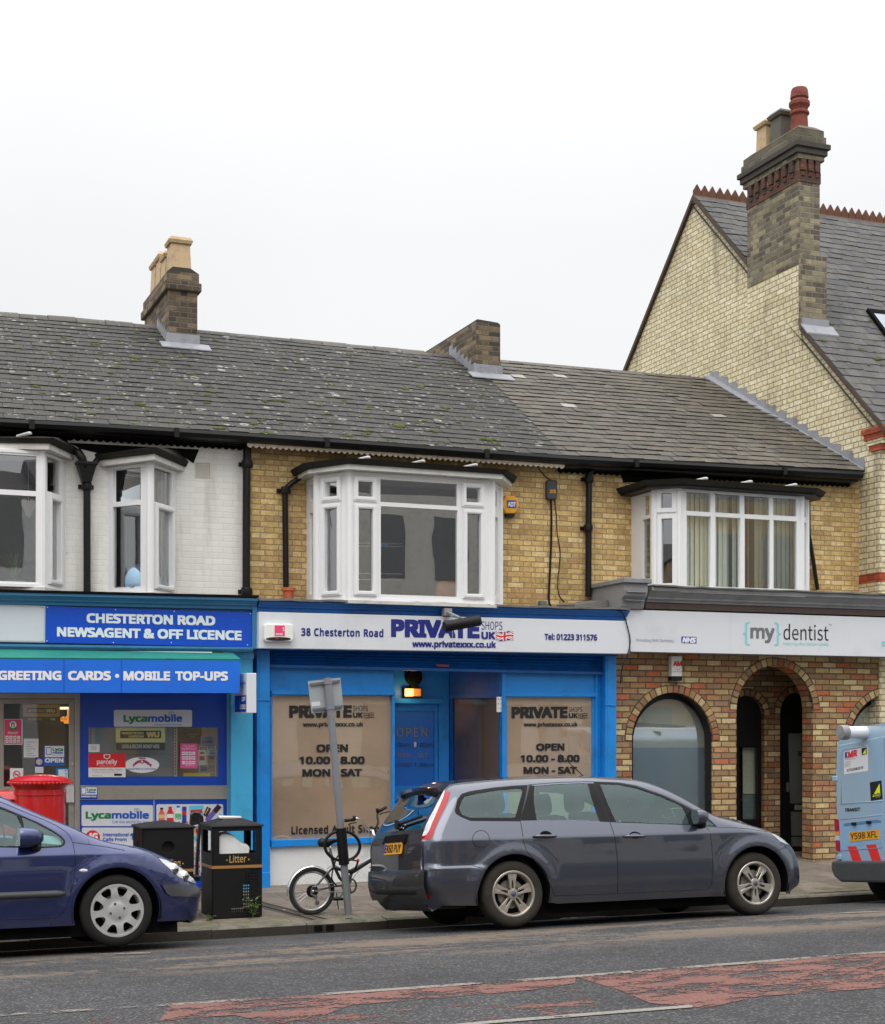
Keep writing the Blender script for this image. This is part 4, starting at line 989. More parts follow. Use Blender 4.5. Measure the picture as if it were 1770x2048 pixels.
mb = MB(); mb.slab(zP((98,462),(668,466),(668,484),(98,482)), -.045, .05); mb.slab(zP((98,1150),(668,1134),(668,1160),(98,1184)), -.07, .075); mb.slab(zP((655,475),(667,475),(667,1140),(655,1140)), -.03, .04); mb.build("sill", M_pblue, lw, bevel=.006)
mb = MB(); mb.slab([(540,1694),(790,1683),(790,1800),(540,1800)], -.01, .2); mb.build("stall_riser", M_render, hB)
rw = frame_px([(1003,1342),(1211,1345),(1211,1760),(1003,1760)], [zP((1181,492),(1576,492),(1576,1100),(1181,1100))], 0, .07, M_pblue, hB, "shop_window")
pane_px(zP((1178,488),(1580,488),(1580,1104),(1178,1104)), .03, M_shopglass, rw); pane_px(zP((1178,488),(1580,488),(1580,1104),(1178,1104)), .034, film, rw, "brown_backing_film")
mb = MB(); mb.slab(zP((1166,472),(1600,474),(1600,492),(1166,490)), -.035, .04); mb.slab(zP((1160,370),(1178,370),(1178,1120),(1160,1120)), -.03, .05); mb.slab(zP((1590,380),(1600,380),(1600,1120),(1590,1120)), -.03, .04); mb.build("sill", M_pblue, rw, bevel=.005)
# recessed lobby: door at the back, splayed window on its right
YD = .95; XL, XR = PL(790, 0), PL(1005, 0); XD0, XD1 = XL+.10, PL(893, YD); zt = PX(900, 1338, 0).z+.1
mb = MB(); mb.quad((XL, .07, -.1), (XL, .07, zt), (XD0, YD, zt), (XD0, YD, -.1)); mb.quad((XL, .0, zt), (XR, 0, zt), (XD1+.1, YD, zt), (XD0, YD, zt)); mb.quad((XL-.01, 0, .03), (XR, 0, .05), (XD1+.1, YD+.1, .06), (XD0, YD+.1, .05)); mb.build("porch_lining", M_pblued, hB)
fr = frame_px([(770,1320),(898,1320),(898,1800),(770,1800)], [zP((640,525),(868,527),(868,1400),(640,1400))], YD, .08, M_pblue, hB, "door_frame")
mb = MB(); mb.slab(zP((600,497),(888,500),(888,524),(600,521)), YD-.05, .05); mb.build("transom", M_pblue, fr, bevel=.006)
dd = frame_px(zP((636,524),(869,526),(869,1404),(636,1404)), [zP((640,555),(848,557),(848,900),(640,900)), zP((640,970),(848,970),(848,1380),(640,1380))], YD+.03, .05, M_pblue, hB, "door")
for q in (zP((636,550),(852,552),(852,905),(636,905)), zP((636,966),(852,966),(852,1384),(636,1384))):
    mb = MB(); mb.slab(q, YD+.05, .02); mb.build("door_panel", paint((0,104,196), .25, .15, .0005, k=1.1), dd)
mp, L, ux, nn, o = facemap((PL(899, YD), YD), (XR, .02), 0)
def uv(zm, *pts): return [(lambda r: (r[0], r[1]))(ray_uz(x, y, o, ux, nn)) for x, y in zm(*pts)]
zlo = -.2; gw = uv(zP, (922,500), (1160,494), (1160,1000), (922,1000)); gw[0] = (max(.04, gw[0][0]), gw[0][1])
u0, u1 = .05, L-.05; zg0, zg1 = .55, gw[0][1]
mb = MB(); mb.panel(mp, rect(0, zlo, L, zt), [rect(u0, zg0, u1, zg1)], -.05, 0); mb.panel(mp, rect(0, zg1, L, zg1+.05), (), 0, .03)
sw = mb.build("porch_window", M_pblued, hB); mb = MB(); mb.quad(mp(u0, zg0, -.02), mp(u1, zg0, -.02), mp(u1, zg1, -.02), mp(u0, zg1, -.02)); mb.build("pane", M_shopglass, sw)
mb = MB(); mb.quad(mp(u0, zg0, -.045), mp(u1, zg0, -.045), mp(u1, zg1, -.045), mp(u0, zg1, -.045)); mb.build("brown_backing_film", film, sw)
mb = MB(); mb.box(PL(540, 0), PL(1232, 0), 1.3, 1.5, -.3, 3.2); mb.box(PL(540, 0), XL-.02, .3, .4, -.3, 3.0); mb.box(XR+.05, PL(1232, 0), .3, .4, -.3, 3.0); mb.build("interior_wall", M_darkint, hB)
# ---- dental surgery
moulding("cornice", hC, (1291,1217), (1830,1234), -.33, [(.78,0),(0,0),(0,.085)], M_brownp)
moulding("cornice", hC, (1291,1217), (1830,1234), -.33, [(.78,.086),(-.02,.086),(-.03,.11),(-.06,.125),(-.06,.15),(-.11,.20),(-.17,.225),(-.17,.27),(.78,.28)], M_greyp)
mb = MB(); A, B = PX(1293,1217,-.33), PX(1830,1234,-.33); n = 30
P0 = [A+(B-A)*(k/n)+Vector((0, -.20-.02*rn.random(), .268+.012*rn.random())) for k in range(n+1)]; P1 = [A+(B-A)*(k/n)+Vector((0, .74, .30)) for k in range(n+1)]
for k in range(n): mb.hexa([P0[k], P0[k+1], P1[k+1], P1[k]], [q+Vector((0, 0, .02)) for q in (P0[k], P0[k+1], P1[k+1], P1[k])])
mb.build("ledge_covering", M_leadold, hC)
mb = MB()
X0, X1 = PL(1249, -.52), PL(1296, -.52); z0, z1 = PX(1265, 1216, -.52).z, PX(1265, 1166, -.52).z; H = z1-z0
side = [(.45, z0), (-.40, z0), (-.42, z0+.1*H), (-.44, z0+.35*H), (-.50, z0+.5*H), (-.52, z0+.7*H), (-.52, z1), (.45, z1)]
mb.hexa([(X0, y, z) for y, z in side], [(X1, y, z) for y, z in side]); mb.box(X0-.03, X1+.03, -.57, .45, z1, z1+.06)
mb.box(X0+.03, X1-.03, -.545, -.40, z0+.62*H, z0+.67*H); mb.box(X0+.03, X1-.03, -.50, -.40, z0+.30*H, z0+.34*H); mb.build("corbel", M_greyp, hC, bevel=.008)
mb = MB(); mb.hexa([(PL(1150,-.1), -.1, z0+.02), (X0-.02, -.1, z0+.04), (X0-.02, -.1, z0+.13), (PL(1150,-.1), -.1, z0+.06)], [(PL(1150,-.1), .44, z0+.04), (X0-.02, .44, z0+.06), (X0-.02, .44, z0+.17), (PL(1150,-.1), .44, z0+.09)]); mb.build("ledge_covering", M_leadold, hC)
def arch(x0, x1, ysp, ytop, ybot, n=22):
    c, a = (x0+x1)/2, (x1-x0)/2
    return [(x0, ybot)]+[(c-a*math.cos(math.pi*k/n), ysp-(ysp-ytop)*math.sin(math.pi*k/n)) for k in range(n+1)]+[(x1, ybot)]
A1 = arch(1263.5, 1425.5, 1482, 1385.5, 1720); A2 = arch(1473, 1626.5, 1421, 1330.5, 1790); A3 = arch(1698, 1868, 1487, 1387, 1730)
wall_px([(1232,1300),(1900,1312),(1900,1800),(1232,1800)], [A1, A2, A3], 0, .26, M_multi, hC)
def voussoirs(A, Y, parent, ln=.10, wd=.072, proud=.008):
    pts = [PX(x, y, Y) for x, y in A[1:-1]]; mb = MB(); acc = 0
    seg = [(b-a).length for a, b in zip(pts, pts[1:])]; T = sum(seg); n = round(T/(wd+.013)); cum = [0]
    for s_ in seg: cum.append(cum[-1]+s_)
    def at(t):
        for i in range(len(seg)):
            if t <= cum[i+1]+1e-9: return pts[i]+(pts[i+1]-pts[i])*((t-cum[i])/seg[i]), (pts[i+1]-pts[i]).normalized()
        return pts[-1], (pts[-1]-pts[-2]).normalized()
    rr = random.Random(len(A)*7+int(pts[0].x*10))
    for k in range(n):
        t0, t1 = T*(k+.08)/n, T*(k+.92)/n; (p, d0), (q, d1) = at(t0), at(t1); n0 = Vector((-d0.z, 0, d0.x)); n1 = Vector((-d1.z, 0, d1.x)); L = ln+rr.uniform(-.006, .006); o = Vector((0, -proud-rr.uniform(0, .004), 0))
        f = [p+o+n0*.002, q+o+n1*.002, q+n1*L+o, p+n0*L+o]; mb.hexa(f, [v+Vector((0, .12, 0)) for v in f])
    ob = mb.build("voussoir_ring", M_vous, parent, bevel=.006)
    mb = MB(); m_ = len(pts)
    for i in range(m_-1):
        d = (pts[i+1]-pts[i]).normalized(); nrm = Vector((-d.z, 0, d.x)); d2 = (pts[min(i+2, m_-1)]-pts[min(i+1, m_-2)]).normalized(); nr2 = Vector((-d2.z, 0, d2.x))
        a = [pts[i]+Vector((0, -.003, 0)), pts[i+1]+Vector((0, -.003, 0)), pts[i+1]+nr2*(ln+.012)+Vector((0, -.003, 0)), pts[i]+nrm*(ln+.012)+Vector((0, -.003, 0))]; mb.hexa(a, [v+Vector((0, .05, 0)) for v in a])
    mb.build("mortar_bed", M_mortar, ob)
for A in (A1, A2, A3): voussoirs(A, 0, hC)
for A, g in ((A1, arch(1266, 1413, 1484, 1398, 1716)), (A3, arch(1700, 1850, 1487, 1400, 1725))):
    big = [(x+(x-(A[0][0]+A[-1][0])/2)*.12+6, y-6 if y < 1600 else y) for x, y in A]
    mb = MB(); mb.panel(PM(.17), big, [g], -.08, 0); f_ = mb.build("arched_window", M_black, hC)
    pane_px(g, .20, glass("surgery_glass", (.8, .85, .87), .16), f_)
    gl_ = [(x, max(y, 1490)) for x, y in g]
    pane_px([(g[0][0]-6, 1720), (g[0][0]-6, 1496), (g[-1][0]+10, 1496), (g[-1][0]+10, 1720)], .215, paint((110,119,126), .5, .12, 0, scale=1.2), f_, "frosted_film_and_reflection")
    pane_px([(g[0][0]-6, 1495.5)]+[(x+(2 if x > (g[0][0]+g[-1][0])/2 else -2), y-3) for x, y in g[1:-1]]+[(g[-1][0]+10, 1495.5)], .215, paint((160,158,146), .5, .15, 0, scale=1.2), f_, "frosted_film_and_reflection")  # upper sheet: beige colour paints in the reflection of the pale building opposite
    mb = MB(); lin_ = [PX(x, y, 0) for x, y in A]; cx_ = sum((p.x for p in lin_))/len(lin_)
    for p, q in zip(lin_, lin_[1:]):
        p2, q2 = (Vector((v.x+(-.004 if v.x > cx_ else .004), 0, v.z-.004)) for v in (p, q)); mb.quad(p2+Vector((0, .03, 0)), q2+Vector((0, .03, 0)), q2+Vector((0, .2, 0)), p2+Vector((0, .2, 0)))
    mb.build("reveal_lining", M_black, f_)
    mb = MB(); mb.box(PL(g[0][0], .3)-.3, PL(g[-1][0], .3)+.4, .27, .30, 0, .01); mb.build("sill", M_black, f_)
room(hC, PL(1240, .3), PL(1440, .3), .28, 2.5, -.1, 3.0, paint((128,124,112), .9, .1, 0)); room(hC, PL(1690, .3), PL(1900, .3), .28, 2.5, -.1, 3.0, paint((128,124,112), .9, .1, 0))
YP = 1.0; x0p, x1p = PL(1473, 0)-.04, PL(1640, YP); zc = PX(1550, 1318, 0).z
mb = MB(); mb.quad((x0p, .26, -.1), (x0p, .26, zc), (x0p, YP, zc), (x0p, YP, -.1)); mb.build("porch_wall", M_multi, hC); mb = MB(); mb.quad((x1p, .26, -.1), (x1p, .26, zc), (x1p, YP, zc), (x1p, YP, -.1)); mb.build("porch_wall", M_multi, hC)
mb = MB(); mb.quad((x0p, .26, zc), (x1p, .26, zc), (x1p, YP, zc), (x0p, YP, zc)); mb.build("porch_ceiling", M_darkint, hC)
B1 = arch(1459, 1529, 1432, 1391, 1800); B2 = arch(1560, 1626, 1428, 1385, 1800)
wall_px([(1400,1300),(1650,1300),(1650,1800),(1400,1800)], [B1, B2], YP, .12, M_multi, hC, "porch_wall")
for A in (B1, B2): voussoirs(A, YP, hC, ln=.095)
for nm, A, hs in (("porch_window", B1, [zE((798,646),(916,646),(922,1140),(804,1140))]), ("door", B2, [zE((1120,500),(1125,500),(1125,501),(1120,501)), zE((1124,556),(1280,556),(1284,1026),(1135,1026)), zE((1140,1078),(1284,1078),(1288,1330),(1146,1330))])):
    mb = MB(); big = [(x+(3 if x > 1590 or 1500 < x < 1540 else -3), y-3 if y < 1600 else y) for x, y in A]; mb.panel(PM(YP+.08), big, hs[-2:] if nm == "door" else hs, -.05, 0); d_ = mb.build(nm, M_black, hC)
    if nm == "door":
        pane_px(zE((1120,550),(1288,550),(1290,1335),(1130,1335)), YP+.11, M_shopglass, d_)
        pale = paint((200,204,196), .6, .2, 0, k=1.5)
        mb = MB(); mb.slab(zE((1124,556),(1212,556),(1218,1026),(1134,1026)), YP+.13, .01); mb.slab(zE((1140,1078),(1226,1078),(1228,1240),(1144,1240)), YP+.13, .01); mb.slab(zE((1144,1250),(1236,1250),(1236,1312),(1146,1312)), YP+.12, .02); mb.build("pale_blind", pale, d_)
        mb = MB(); mb.slab(zE((1170,1035),(1248,1035),(1248,1068),(1170,1068)), YP+.06, .02); mb.build("letter_plate", M_alu, d_, bevel=.003)
        mb = MB(); mb.slab(zE((1115,885),(1130,885),(1130,948),(1115,948)), YP+.06, .02); mb.tube([PX(*zE((1122,902))[0], YP+.03), PX(*zE((1165,902))[0], YP+.03)], .010, 8); mb.build("handle", M_silver, d_)
        mb = MB(); write(mb, "36", PM(YP+.105), *zE((1183,708))[0], *zE((1212,708))[0], -32/3.34, bold=.01); mb.build("door_number", M_black, d_)
    else:
        pane_px(zE((790,640),(920,640),(925,1145),(796,1145)), YP+.11, M_shopglass, d_); mb = MB(); mb.slab(zE((820,652),(912,652),(914,960),(822,960)), YP+.2, .01); mb.slab(zE((820,960),(914,960),(916,1130),(822,1130)), YP+.22, .01, 1); mb.build("pale_blind", [paint((190,194,170), .7, .2, 0, k=1.4), paint((120,136,136), .7, .2, 0)], d_)
mb = MB(); mb.box(x0p-.2, x1p+.2, YP+.35, YP+.4, -.2, zc); mb.build("interior_wall", M_darkint, hC)
mb = MB(); mb.slab([(1233,1305),(1243,1305),(1243,1800),(1233,1800)], .05, .2); mb.build("side_strip", M_blackm, hC)
mb = MB(); mb.slab([(1232,1230),(1900,1248),(1900,1318),(1232,1304)], -.2, .62); mb.build("fascia_board", M_greyp, hC)
# ================================================================ SIGNS AND SMALL THINGS ON THE FRONTS
NAVY, BLK, GRN, LBL, WHT = paint((26,32,112), .4, .03, 0), paint((24,23,22), .5, .05, 0), paint((0,120,64), .4, .03, 0), paint((20,80,176), .4, .03, 0), paint((226,226,226), .4, .03, 0)
SIL = paint((206,214,224), .35, .05, 0)
class Card:
    def __init__(s, name, label, cat, px, Y, mat, t=.012, bevel=0, group=None):
        mb = MB(); mb.slab(px, Y, t); s.o = tag(mb.build(name, mat, bevel=bevel), label, cat, group); s.Y = Y; s.mats = []; s.mb = MB(); s.k = 0
    def m(s, mat):
        if mat not in s.mats: s.mats.append(mat)
        return s.mats.index(mat)
    def txt(s, zm, t, x0, y0, x1, y1, cap, mat, bold=0, shear=0, h1=None, spacing=1):
        k = zm((0, 0), (0, 1)); q = k[1][1]-k[0][1]; s.k += 1
        write(s.mb, t, PM(s.Y), *zm((x0, y0))[0], *zm((x1, y1))[0], -cap*q, bold, shear, .003+.0002*s.k, s.m(mat), spacing, None if h1 is None else -h1*q); return s
    def shape(s, px, mat, w=None):
        s.k += 1; tri, vs = cdt(px); s.mb.add([PX(x, y, s.Y)-Vector((0, .002+.0002*s.k if w is None else w, 0)) for x, y in vs], tri, s.m(mat)); return s
    def ring(s, outer, inner, mat):
        s.k += 1; s.mb.panel(PM(s.Y), outer, [inner], .002+.0002*s.k, .002+.0002*s.k, s.m(mat)); return s
    def end(s, name="lettering"):
        if s.mb.v: s.mb.build(name, s.mats, s.o)
        return s.o
def flag(c, zm, x0, y0, x1, y1, cols):
    """small waving union flag: field, white saltire and cross, red cross"""
    w, h = x1-x0, y1-y0
    def q(u, v): return (x0+w*u, y0+h*(v+.10*math.sin(u*5.5)+.12*u))
    def st(pts, mat): c.shape(zm(*[q(u, v) for u, v in pts]), mat)
    def band(a, b, t, mat):
        d = Vector((b[0]-a[0], (b[1]-a[1]))).normalized(); n = Vector((-d.y, d.x))*t; P = []
        for k in range(9): p = Vector(a)+(Vector(b)-Vector(a))*k/8; P.append(p)
        st([tuple(p+n) for p in P]+[tuple(p-n) for p in P[::-1]], mat)
    st([(k/8, 0) for k in range(9)]+[(1-k/8, 1) for k in range(9)], cols[0])
    band((0, .05), (1, .95), .10, cols[1]); band((0, .95), (1, .05), .10, cols[1]); band((0, .05), (1, .95), .035, cols[2]); band((0, .95), (1, .05), .035, cols[2])
    band((0, .5), (1, .5), .19, cols[1]); band((.5, 0), (.5, 1), .11, cols[1]); band((0, .5), (1, .5), .10, cols[2]); band((.5, 0), (.5, 1), .06, cols[2])
# ---- newsagent fascia signs
c = Card("shop_sign", "long blue newsagent fascia sign with two lines of silver capitals", "sign", [(92,1212),(506,1225),(505,1294.5),(90,1285)], -.31, M_signb, .03)
c.txt(zA, "CHESTERTON ROAD", 547,270, 1360,288, 60, SIL, .036); c.txt(zA, "NEWSAGENT & OFF LICENCE", 360,357, 1527,381, 60, SIL, .036)
for x, y in ((300,172),(730,187),(1101,198),(1582,212),(296,385),(716,395),(1082,396),(1564,410)): c.shape(zA(*ell(x, y, 3.5, 3.5, 8)), WHT)
c.end()
c = Card("blank_sign", "blank pale grey fascia panel at the left end of the newsagent sign", "sign", [(-80,1206.5),(91,1212),(90,1285),(-80,1282)], -.31, M_signg, .03)
c.ring([(-70,1208),(90,1213),(89,1284),(-70,1281)], [(-69,1210),(88,1215),(87,1282),(-69,1279)], paint((160,164,170), .4, .1, 0))
for x, y in ((270,175),(266,386)): c.shape(zA(*ell(x, y, 3.5, 3.5, 8)), M_greyp)
c.end("rim")
aw = thing("awning", "blue box awning with green top and white capitals over the newsagent door", "awning", (2, -.5, PX(200,1350,-.7).z))
YAw = -.8; mb = MB(); F_ = [PX(x, y, YAw) for x, y in ((-80,1314.5),(481,1318),(479,1386),(-80,1385))]
mb.hexa([F_[0], F_[1], F_[2], F_[3]], [p+Vector((0, .025, 0)) for p in F_]); mb.hexa([F_[1]+Vector((-.02, .026, 0)), F_[1]+Vector((0, .026, 0)), F_[2]+Vector((0, .026, .0)), F_[2]+Vector((-.02, .026, 0))], [F_[1]+Vector((-.02, .45, .05)), F_[1]+Vector((0, .45, .05)), F_[2]+Vector((0, .2, .02)), F_[2]+Vector((-.02, .2, .02))])
va = mb.build("valance", M_awn, aw)
mb = MB(); bk = [PX(-80,1297,-.335), PX(466,1306,-.335)]; mb.hexa([F_[0]+Vector((0, -.005, .0)), F_[1]+Vector((.0, -.005, .0)), bk[1], bk[0]], [q-Vector((0, 0, .02)) for q in (F_[0], F_[1], bk[1], bk[0])]); mb.build("canopy", M_green, aw)
mb = MB(); pm = PM(YAw)
for t, a, b in (("GREETING", -14, 388), ("CARDS", 430, 700), ("MOBILE", 780, 1075), ("TOP-UPS", 1107, 1440)): write(mb, t, pm, *zA((a,632+(a*.003)))[0], *zA((b,632+b*.003))[0], -58/3.1607, .036)
tri, vs = cdt(zA(*ell(740, 606, 13, 13, 14))); mb.add([pm(u, v, .003) for u, v in vs], tri); mb.build("lettering", WHT, va)
mb = MB()
for x in (405, 768):
    a = zA((x,500),(x-1,712)); mb.tube([PX(*a[0], YAw-.002), PX(*a[1], YAw-.002)], .0045, 6)
mb.build("seam", paint((6,84,180), .6, .2, 0, k=1.1), va)
# projecting light box
hs = thing("hanging_sign", "slim white projecting box sign with OFF LICENCE beside the awning", "sign", (PL(500,-.6), -.6, PX(500,1390,-.6).z))
YH = -.9; p0, p1 = PX(493.5,1346,YH), PX(513,1346,YH); zb_ = PX(500,1426,YH).z
mb = MB(); mb.box(p0.x, p1.x, YH, -.32, zb_, p0.z); bx = mb.build("case", M_signw, hs, bevel=.005)
mb = MB(); mb.tube([((p0.x+p1.x)/2, -.33, p0.z-.1), ((p0.x+p1.x)/2, -.14, p0.z-.1)], .018, 8); mb.tube([((p0.x+p1.x)/2, -.33, zb_+.1), ((p0.x+p1.x)/2, -.14, zb_+.1)], .018, 8); mb.build("bracket", M_greyp, hs)
mb = MB(); H = p0.z-zb_; fm = lambda u, v, w: Vector((p0.x-w, -.32-(-.32-YH)*(u), zb_+H*v))
mb.quad(fm(.04,.03,.002), fm(.96,.03,.002), fm(.96,.45,.002), fm(.04,.45,.002), 0)
write(mb, "OFF", fm, .62, .30, .92, .30, .11, .03, w=.004, m=1); write(mb, "LICENCE", fm, .50, .10, .94, .10, .12, .03, w=.004, m=1)
write(mb, "Lyca", fm, .50, .72, .66, .72, .07, .02, w=.004, m=3); write(mb, "mobile", fm, .67, .72, .93, .72, .07, .02, w=.004, m=2); write(mb, "Call the world for less", fm, .55, .64, .93, .64, .03, .0, w=.004, m=2)
mb.build("lettering", [M_signb, WHT, LBL, GRN], bx)
# ---- newsagent window and door posters
def lyca(c, zm, xa, xb, xc, yb, cap, y2=None, cap2=0, x2=None, x3=None):
    c.txt(zm, "Lyca", xa, yb, xb, yb, cap, GRN, .03); c.txt(zm, "mobile", xb+cap*.09, yb, xc, yb, cap, LBL, .03)
    if y2: c.txt(zm, "Call the world for less", x2, y2, x3, y2, cap2, LBL, .0)
    cx = xb+(xc-xb)*.68; r = cap*.34; y0 = yb-cap*1.12
    for s_ in (-1, 1):
        c.ring(zm(*[(cx+s_*r*.5+r*.62*math.cos(t), y0-r*.2+r*.75*math.sin(t)) for t in [2*math.pi*k/16 for k in range(16)]]), zm(*[(cx+s_*r*.5+r*.46*math.cos(t), y0-r*.2+r*.58*math.sin(t)) for t in [2*math.pi*k/16 for k in range(16)]]), LBL if s_ > 0 else GRN)
c = Card("advert_board", "white rounded mobile phone advert board on top of the newsagent window", "advert", zL(*rrect(410,185,1137,342,14)), -.012, M_signg, .02); lyca(c, zL, 498,720,1045,297,66,330,15,780,1045); c.end()
YEL = paint((206,178,98), .5, .1, 0); PNK = paint((206,74,136), .5, .06, 0); REDP = paint((200,30,38), .45, .06, 0); GLD = paint((220,196,120), .5, .05, 0)
c = Card("money_transfer_sign", "yellow and black money transfer sign hanging inside the newsagent window", "sign", quadpx(zL, 428,342,886,488), .045, paint((236,206,124), .5, .1, 0, k=1.7), .012)
c.shape(zL(*quadpx(lambda *p: list(p), 430,490,885,562)), BLK, .001); c.shape(zL(*rrect(467,378,848,450,8)), BLK); c.txt(zL, "WESTERN", 478,413,684,413,21, GLD, .03); c.txt(zL, "UNION", 545,443,686,443,21, GLD, .03); c.txt(zL, "WU", 712,441,832,441,52, GLD, .05)
c.txt(zL, "SEND & RECEIVE MONEY HERE", 485,542,832,542,34, WHT, .01); c.end()
c = Card("parcel_poster", "red and white parcel collection poster low in the newsagent window", "poster", quadpx(zL, 172,588,518,812), -.004, WHT, .004)
c.shape(quadpx(zL, 172,588,518,722), REDP); c.txt(zL, "parcelly", 250,690,438,690,42, WHT, .02); c.ring(zL((312,602),(344,597),(376,602),(374,632),(344,646),(314,632)), zL((321,609),(344,605),(367,609),(365,628),(344,637),(323,628)), WHT)
c.txt(zL, "simplify your delivery", 275,711,412,711,9, WHT); c.txt(zL, "Shop online, collect here", 205,751,482,751,19, paint((190,120,120), .5, .05, 0)); c.txt(zL, "Thousands of stores near you now open", 208,769,450,769,8, M_greyp); c.txt(zL, "www.parcelly.com", 205,799,300,799,9, M_greyp); c.shape(zL(*rrect(410,779,482,799,4)), BLK); c.end()
c = Card("notice_card", "small plain white card stuck above the red parcel poster", "card", quadpx(zL, 172,505,276,578), -.004, WHT, .004)
for k in range(4): c.shape(quadpx(zL, 196,522+k*11,252-8*(k % 2),525+k*11), M_greyp)
c.end()
c = Card("oval_poster", "white oval poster with a purple arrow in the newsagent window", "poster", zL(*ell(670,698,161,74,40)), -.004, WHT, .004); PUR = paint((150,40,104), .5, .05, 0)
c.txt(zL, "FREE", 640,645,705,645,17, PUR, .03)
arc = [(670+82*math.cos(math.radians(a)), 712-62*math.sin(math.radians(a))) for a in range(20, 161, 14)]; arc2 = [(670+60*math.cos(math.radians(a)), 712-38*math.sin(math.radians(a))) for a in range(20, 161, 14)]
c.shape(zL(*(arc+arc2[::-1])), PUR); c.shape(zL((728,684),(762,690),(752,722)), PUR); c.shape(zL((612,684),(592,722),(584,690)), PUR); c.shape(zL(*ell(671,668,24,17,16)), PUR); c.txt(zL, "&", 660,676,682,676,20, WHT, .03)
c.txt(zL, "Lycamobile to Lycamobile", 540,741,798,741,15, LBL, .01); c.end()
def tiles(c, zm, x0, y0, dx, dy, nx, ny, w, h):
    cols = [REDP, GRN, LBL, M_greyp, YEL]
    for j in range(ny):
        for i in range(nx):
            c.shape(quadpx(zm, x0+dx*i, y0+dy*j, x0+dx*i+w, y0+dy*j+h), WHT); c.shape(quadpx(zm, x0+dx*i+w*.2, y0+dy*j+h*.35, x0+dx*i+w*.8, y0+dy*j+h*.65), cols[(i*3+j*2) % 5])
c = Card("bill_payment_poster", "pink bill payment poster with twelve white squares in the newsagent window", "poster", zL(*rrect(1027,498,1187,729,8)), -.004, PNK, .004)
c.txt(zL, "Top up and", 1056,532,1160,530,20, WHT); c.txt(zL, "Pay Bills here!", 1042,558,1170,556,20, WHT); tiles(c, zL, 1043,575,32,43,4,3,26,30); c.txt(zL, "paypoint", 1075,706,1150,706,12, WHT); c.end()
c = Card("phone_card_sticker", "small white and blue phone card sticker on the grey sill band", "sticker", quadpx(zL, 97,902,256,1016), -.006, M_panelb, .004); c.shape(quadpx(zL, 102,906,250,974), WHT); c.ring(zL(*rrect(104,910,150,970,6)), zL(*rrect(109,915,145,965,4)), LBL); c.txt(zL, "Lyca", 156,940,240,940,26, GRN, .03); c.txt(zL, "mobile", 156,962,238,962,18, LBL, .03); c.txt(zL, "Available Here", 103,999,245,999,16, WHT, .03); c.end()
c = Card("phone_advert", "large white mobile phone advert panel low on the newsagent front", "advert", zL(*rrect(108,1072,773,1268,16)), .008, M_signw, .004); lyca(c, zL, 145,382,735,1198,66,1240,24,392,735); c.end()
c = Card("call_rate_advert", "white call rates advert with red 4G disc just behind the blue car", "advert", zA(*rrect(518,1565,965,2000,10)), .008, M_signw, .004)
c.shape(zA(*ell(585,1630,48,48,28)), REDP); c.txt(zA, "4G", 553,1645,617,1645,46, WHT, .04); c.txt(zA, "International", 650,1620,812,1620,21, LBL, .02); c.txt(zA, "Calls From", 650,1650,800,1650,21, LBL, .02); c.txt(zA, "1p", 822,1642,900,1642,42, LBL, .05); c.end()
c = Card("snack_advert", "white advert panel with bottles and chocolate bars behind the bins", "advert", zL(*rrect(805,1064,1427,1700,16)), .008, M_signw, .004)
def bottle(x0, x1, y0, y1, cap, body, lab):
    w = x1-x0; m = (x0+x1)/2; c.shape(zL((m-w*.22,y0),(m+w*.22,y0),(m+w*.22,y0+18),(m-w*.22,y0+18)), cap)
    c.shape(zL((m-w*.18,y0+18),(m+w*.18,y0+18),(m+w*.32,y0+40),(x1,y0+70),(x1-w*.08,y0+(y1-y0)*.6),(x1,y1),(x0,y1),(x0+w*.08,y0+(y1-y0)*.6),(x0,y0+70),(m-w*.32,y0+40)), body); c.shape(quadpx(zL, x0+w*.06, y0+(y1-y0)*.45, x1-w*.06, y0+(y1-y0)*.68), lab)
RB, DK, CY, OR = paint((190,40,36), .4, .05, 0), paint((50,30,28), .4, .05, 0), paint((90,180,206), .4, .05, 0), paint((214,110,60), .4, .05, 0)
bottle(822,885,1096,1240,BLK,paint((204,92,76), .4, .1, 0),YEL); bottle(898,968,1086,1240,RB,RB,WHT); bottle(975,1040,1078,1240,LBL,paint((206,222,220), .3, .1, 0),paint((90,170,110), .4, .1, 0)); c.txt(zL, "Cola", 982,1205,1032,1205,18, GRN, .02)
c.shape(quadpx(zL, 1044,1086,1084,1240), paint((40,60,150), .3, .05, 0)); c.shape(quadpx(zL, 1044,1130,1084,1165), RB)
c.shape(zL((1112,1078),(1243,1074),(1236,1240),(1120,1240)), CY); c.shape(zL((1120,1118),(1230,1110),(1232,1150),(1122,1160)), RB); c.shape(zL((1128,1165),(1228,1160),(1226,1230),(1130,1235)), OR)
c.shape(zL((1275,1085),(1315,1105),(1275,1185),(1240,1165)), DK); c.txt(zL, "nutty", 1258,1165,1290,1108,20, GLD, .02); c.shape(zL((1375,1062),(1412,1092),(1290,1230),(1255,1205)), paint((96,80,160), .4, .05, 0)); c.shape(zL((1375,1062),(1412,1092),(1362,1150),(1325,1120)), DK); c.shape(zL((1398,1150),(1420,1170),(1360,1240),(1330,1235)), CY)
rq = random.Random(3)
for k in range(60): x, y = 1010+rq.random()*120, 1225+rq.random()*60; c.shape(zL(*ell(x, y, 6, 5, 6)), rq.choice([RB, OR, YEL, DK, GRN]))
c.end("printed_picture")
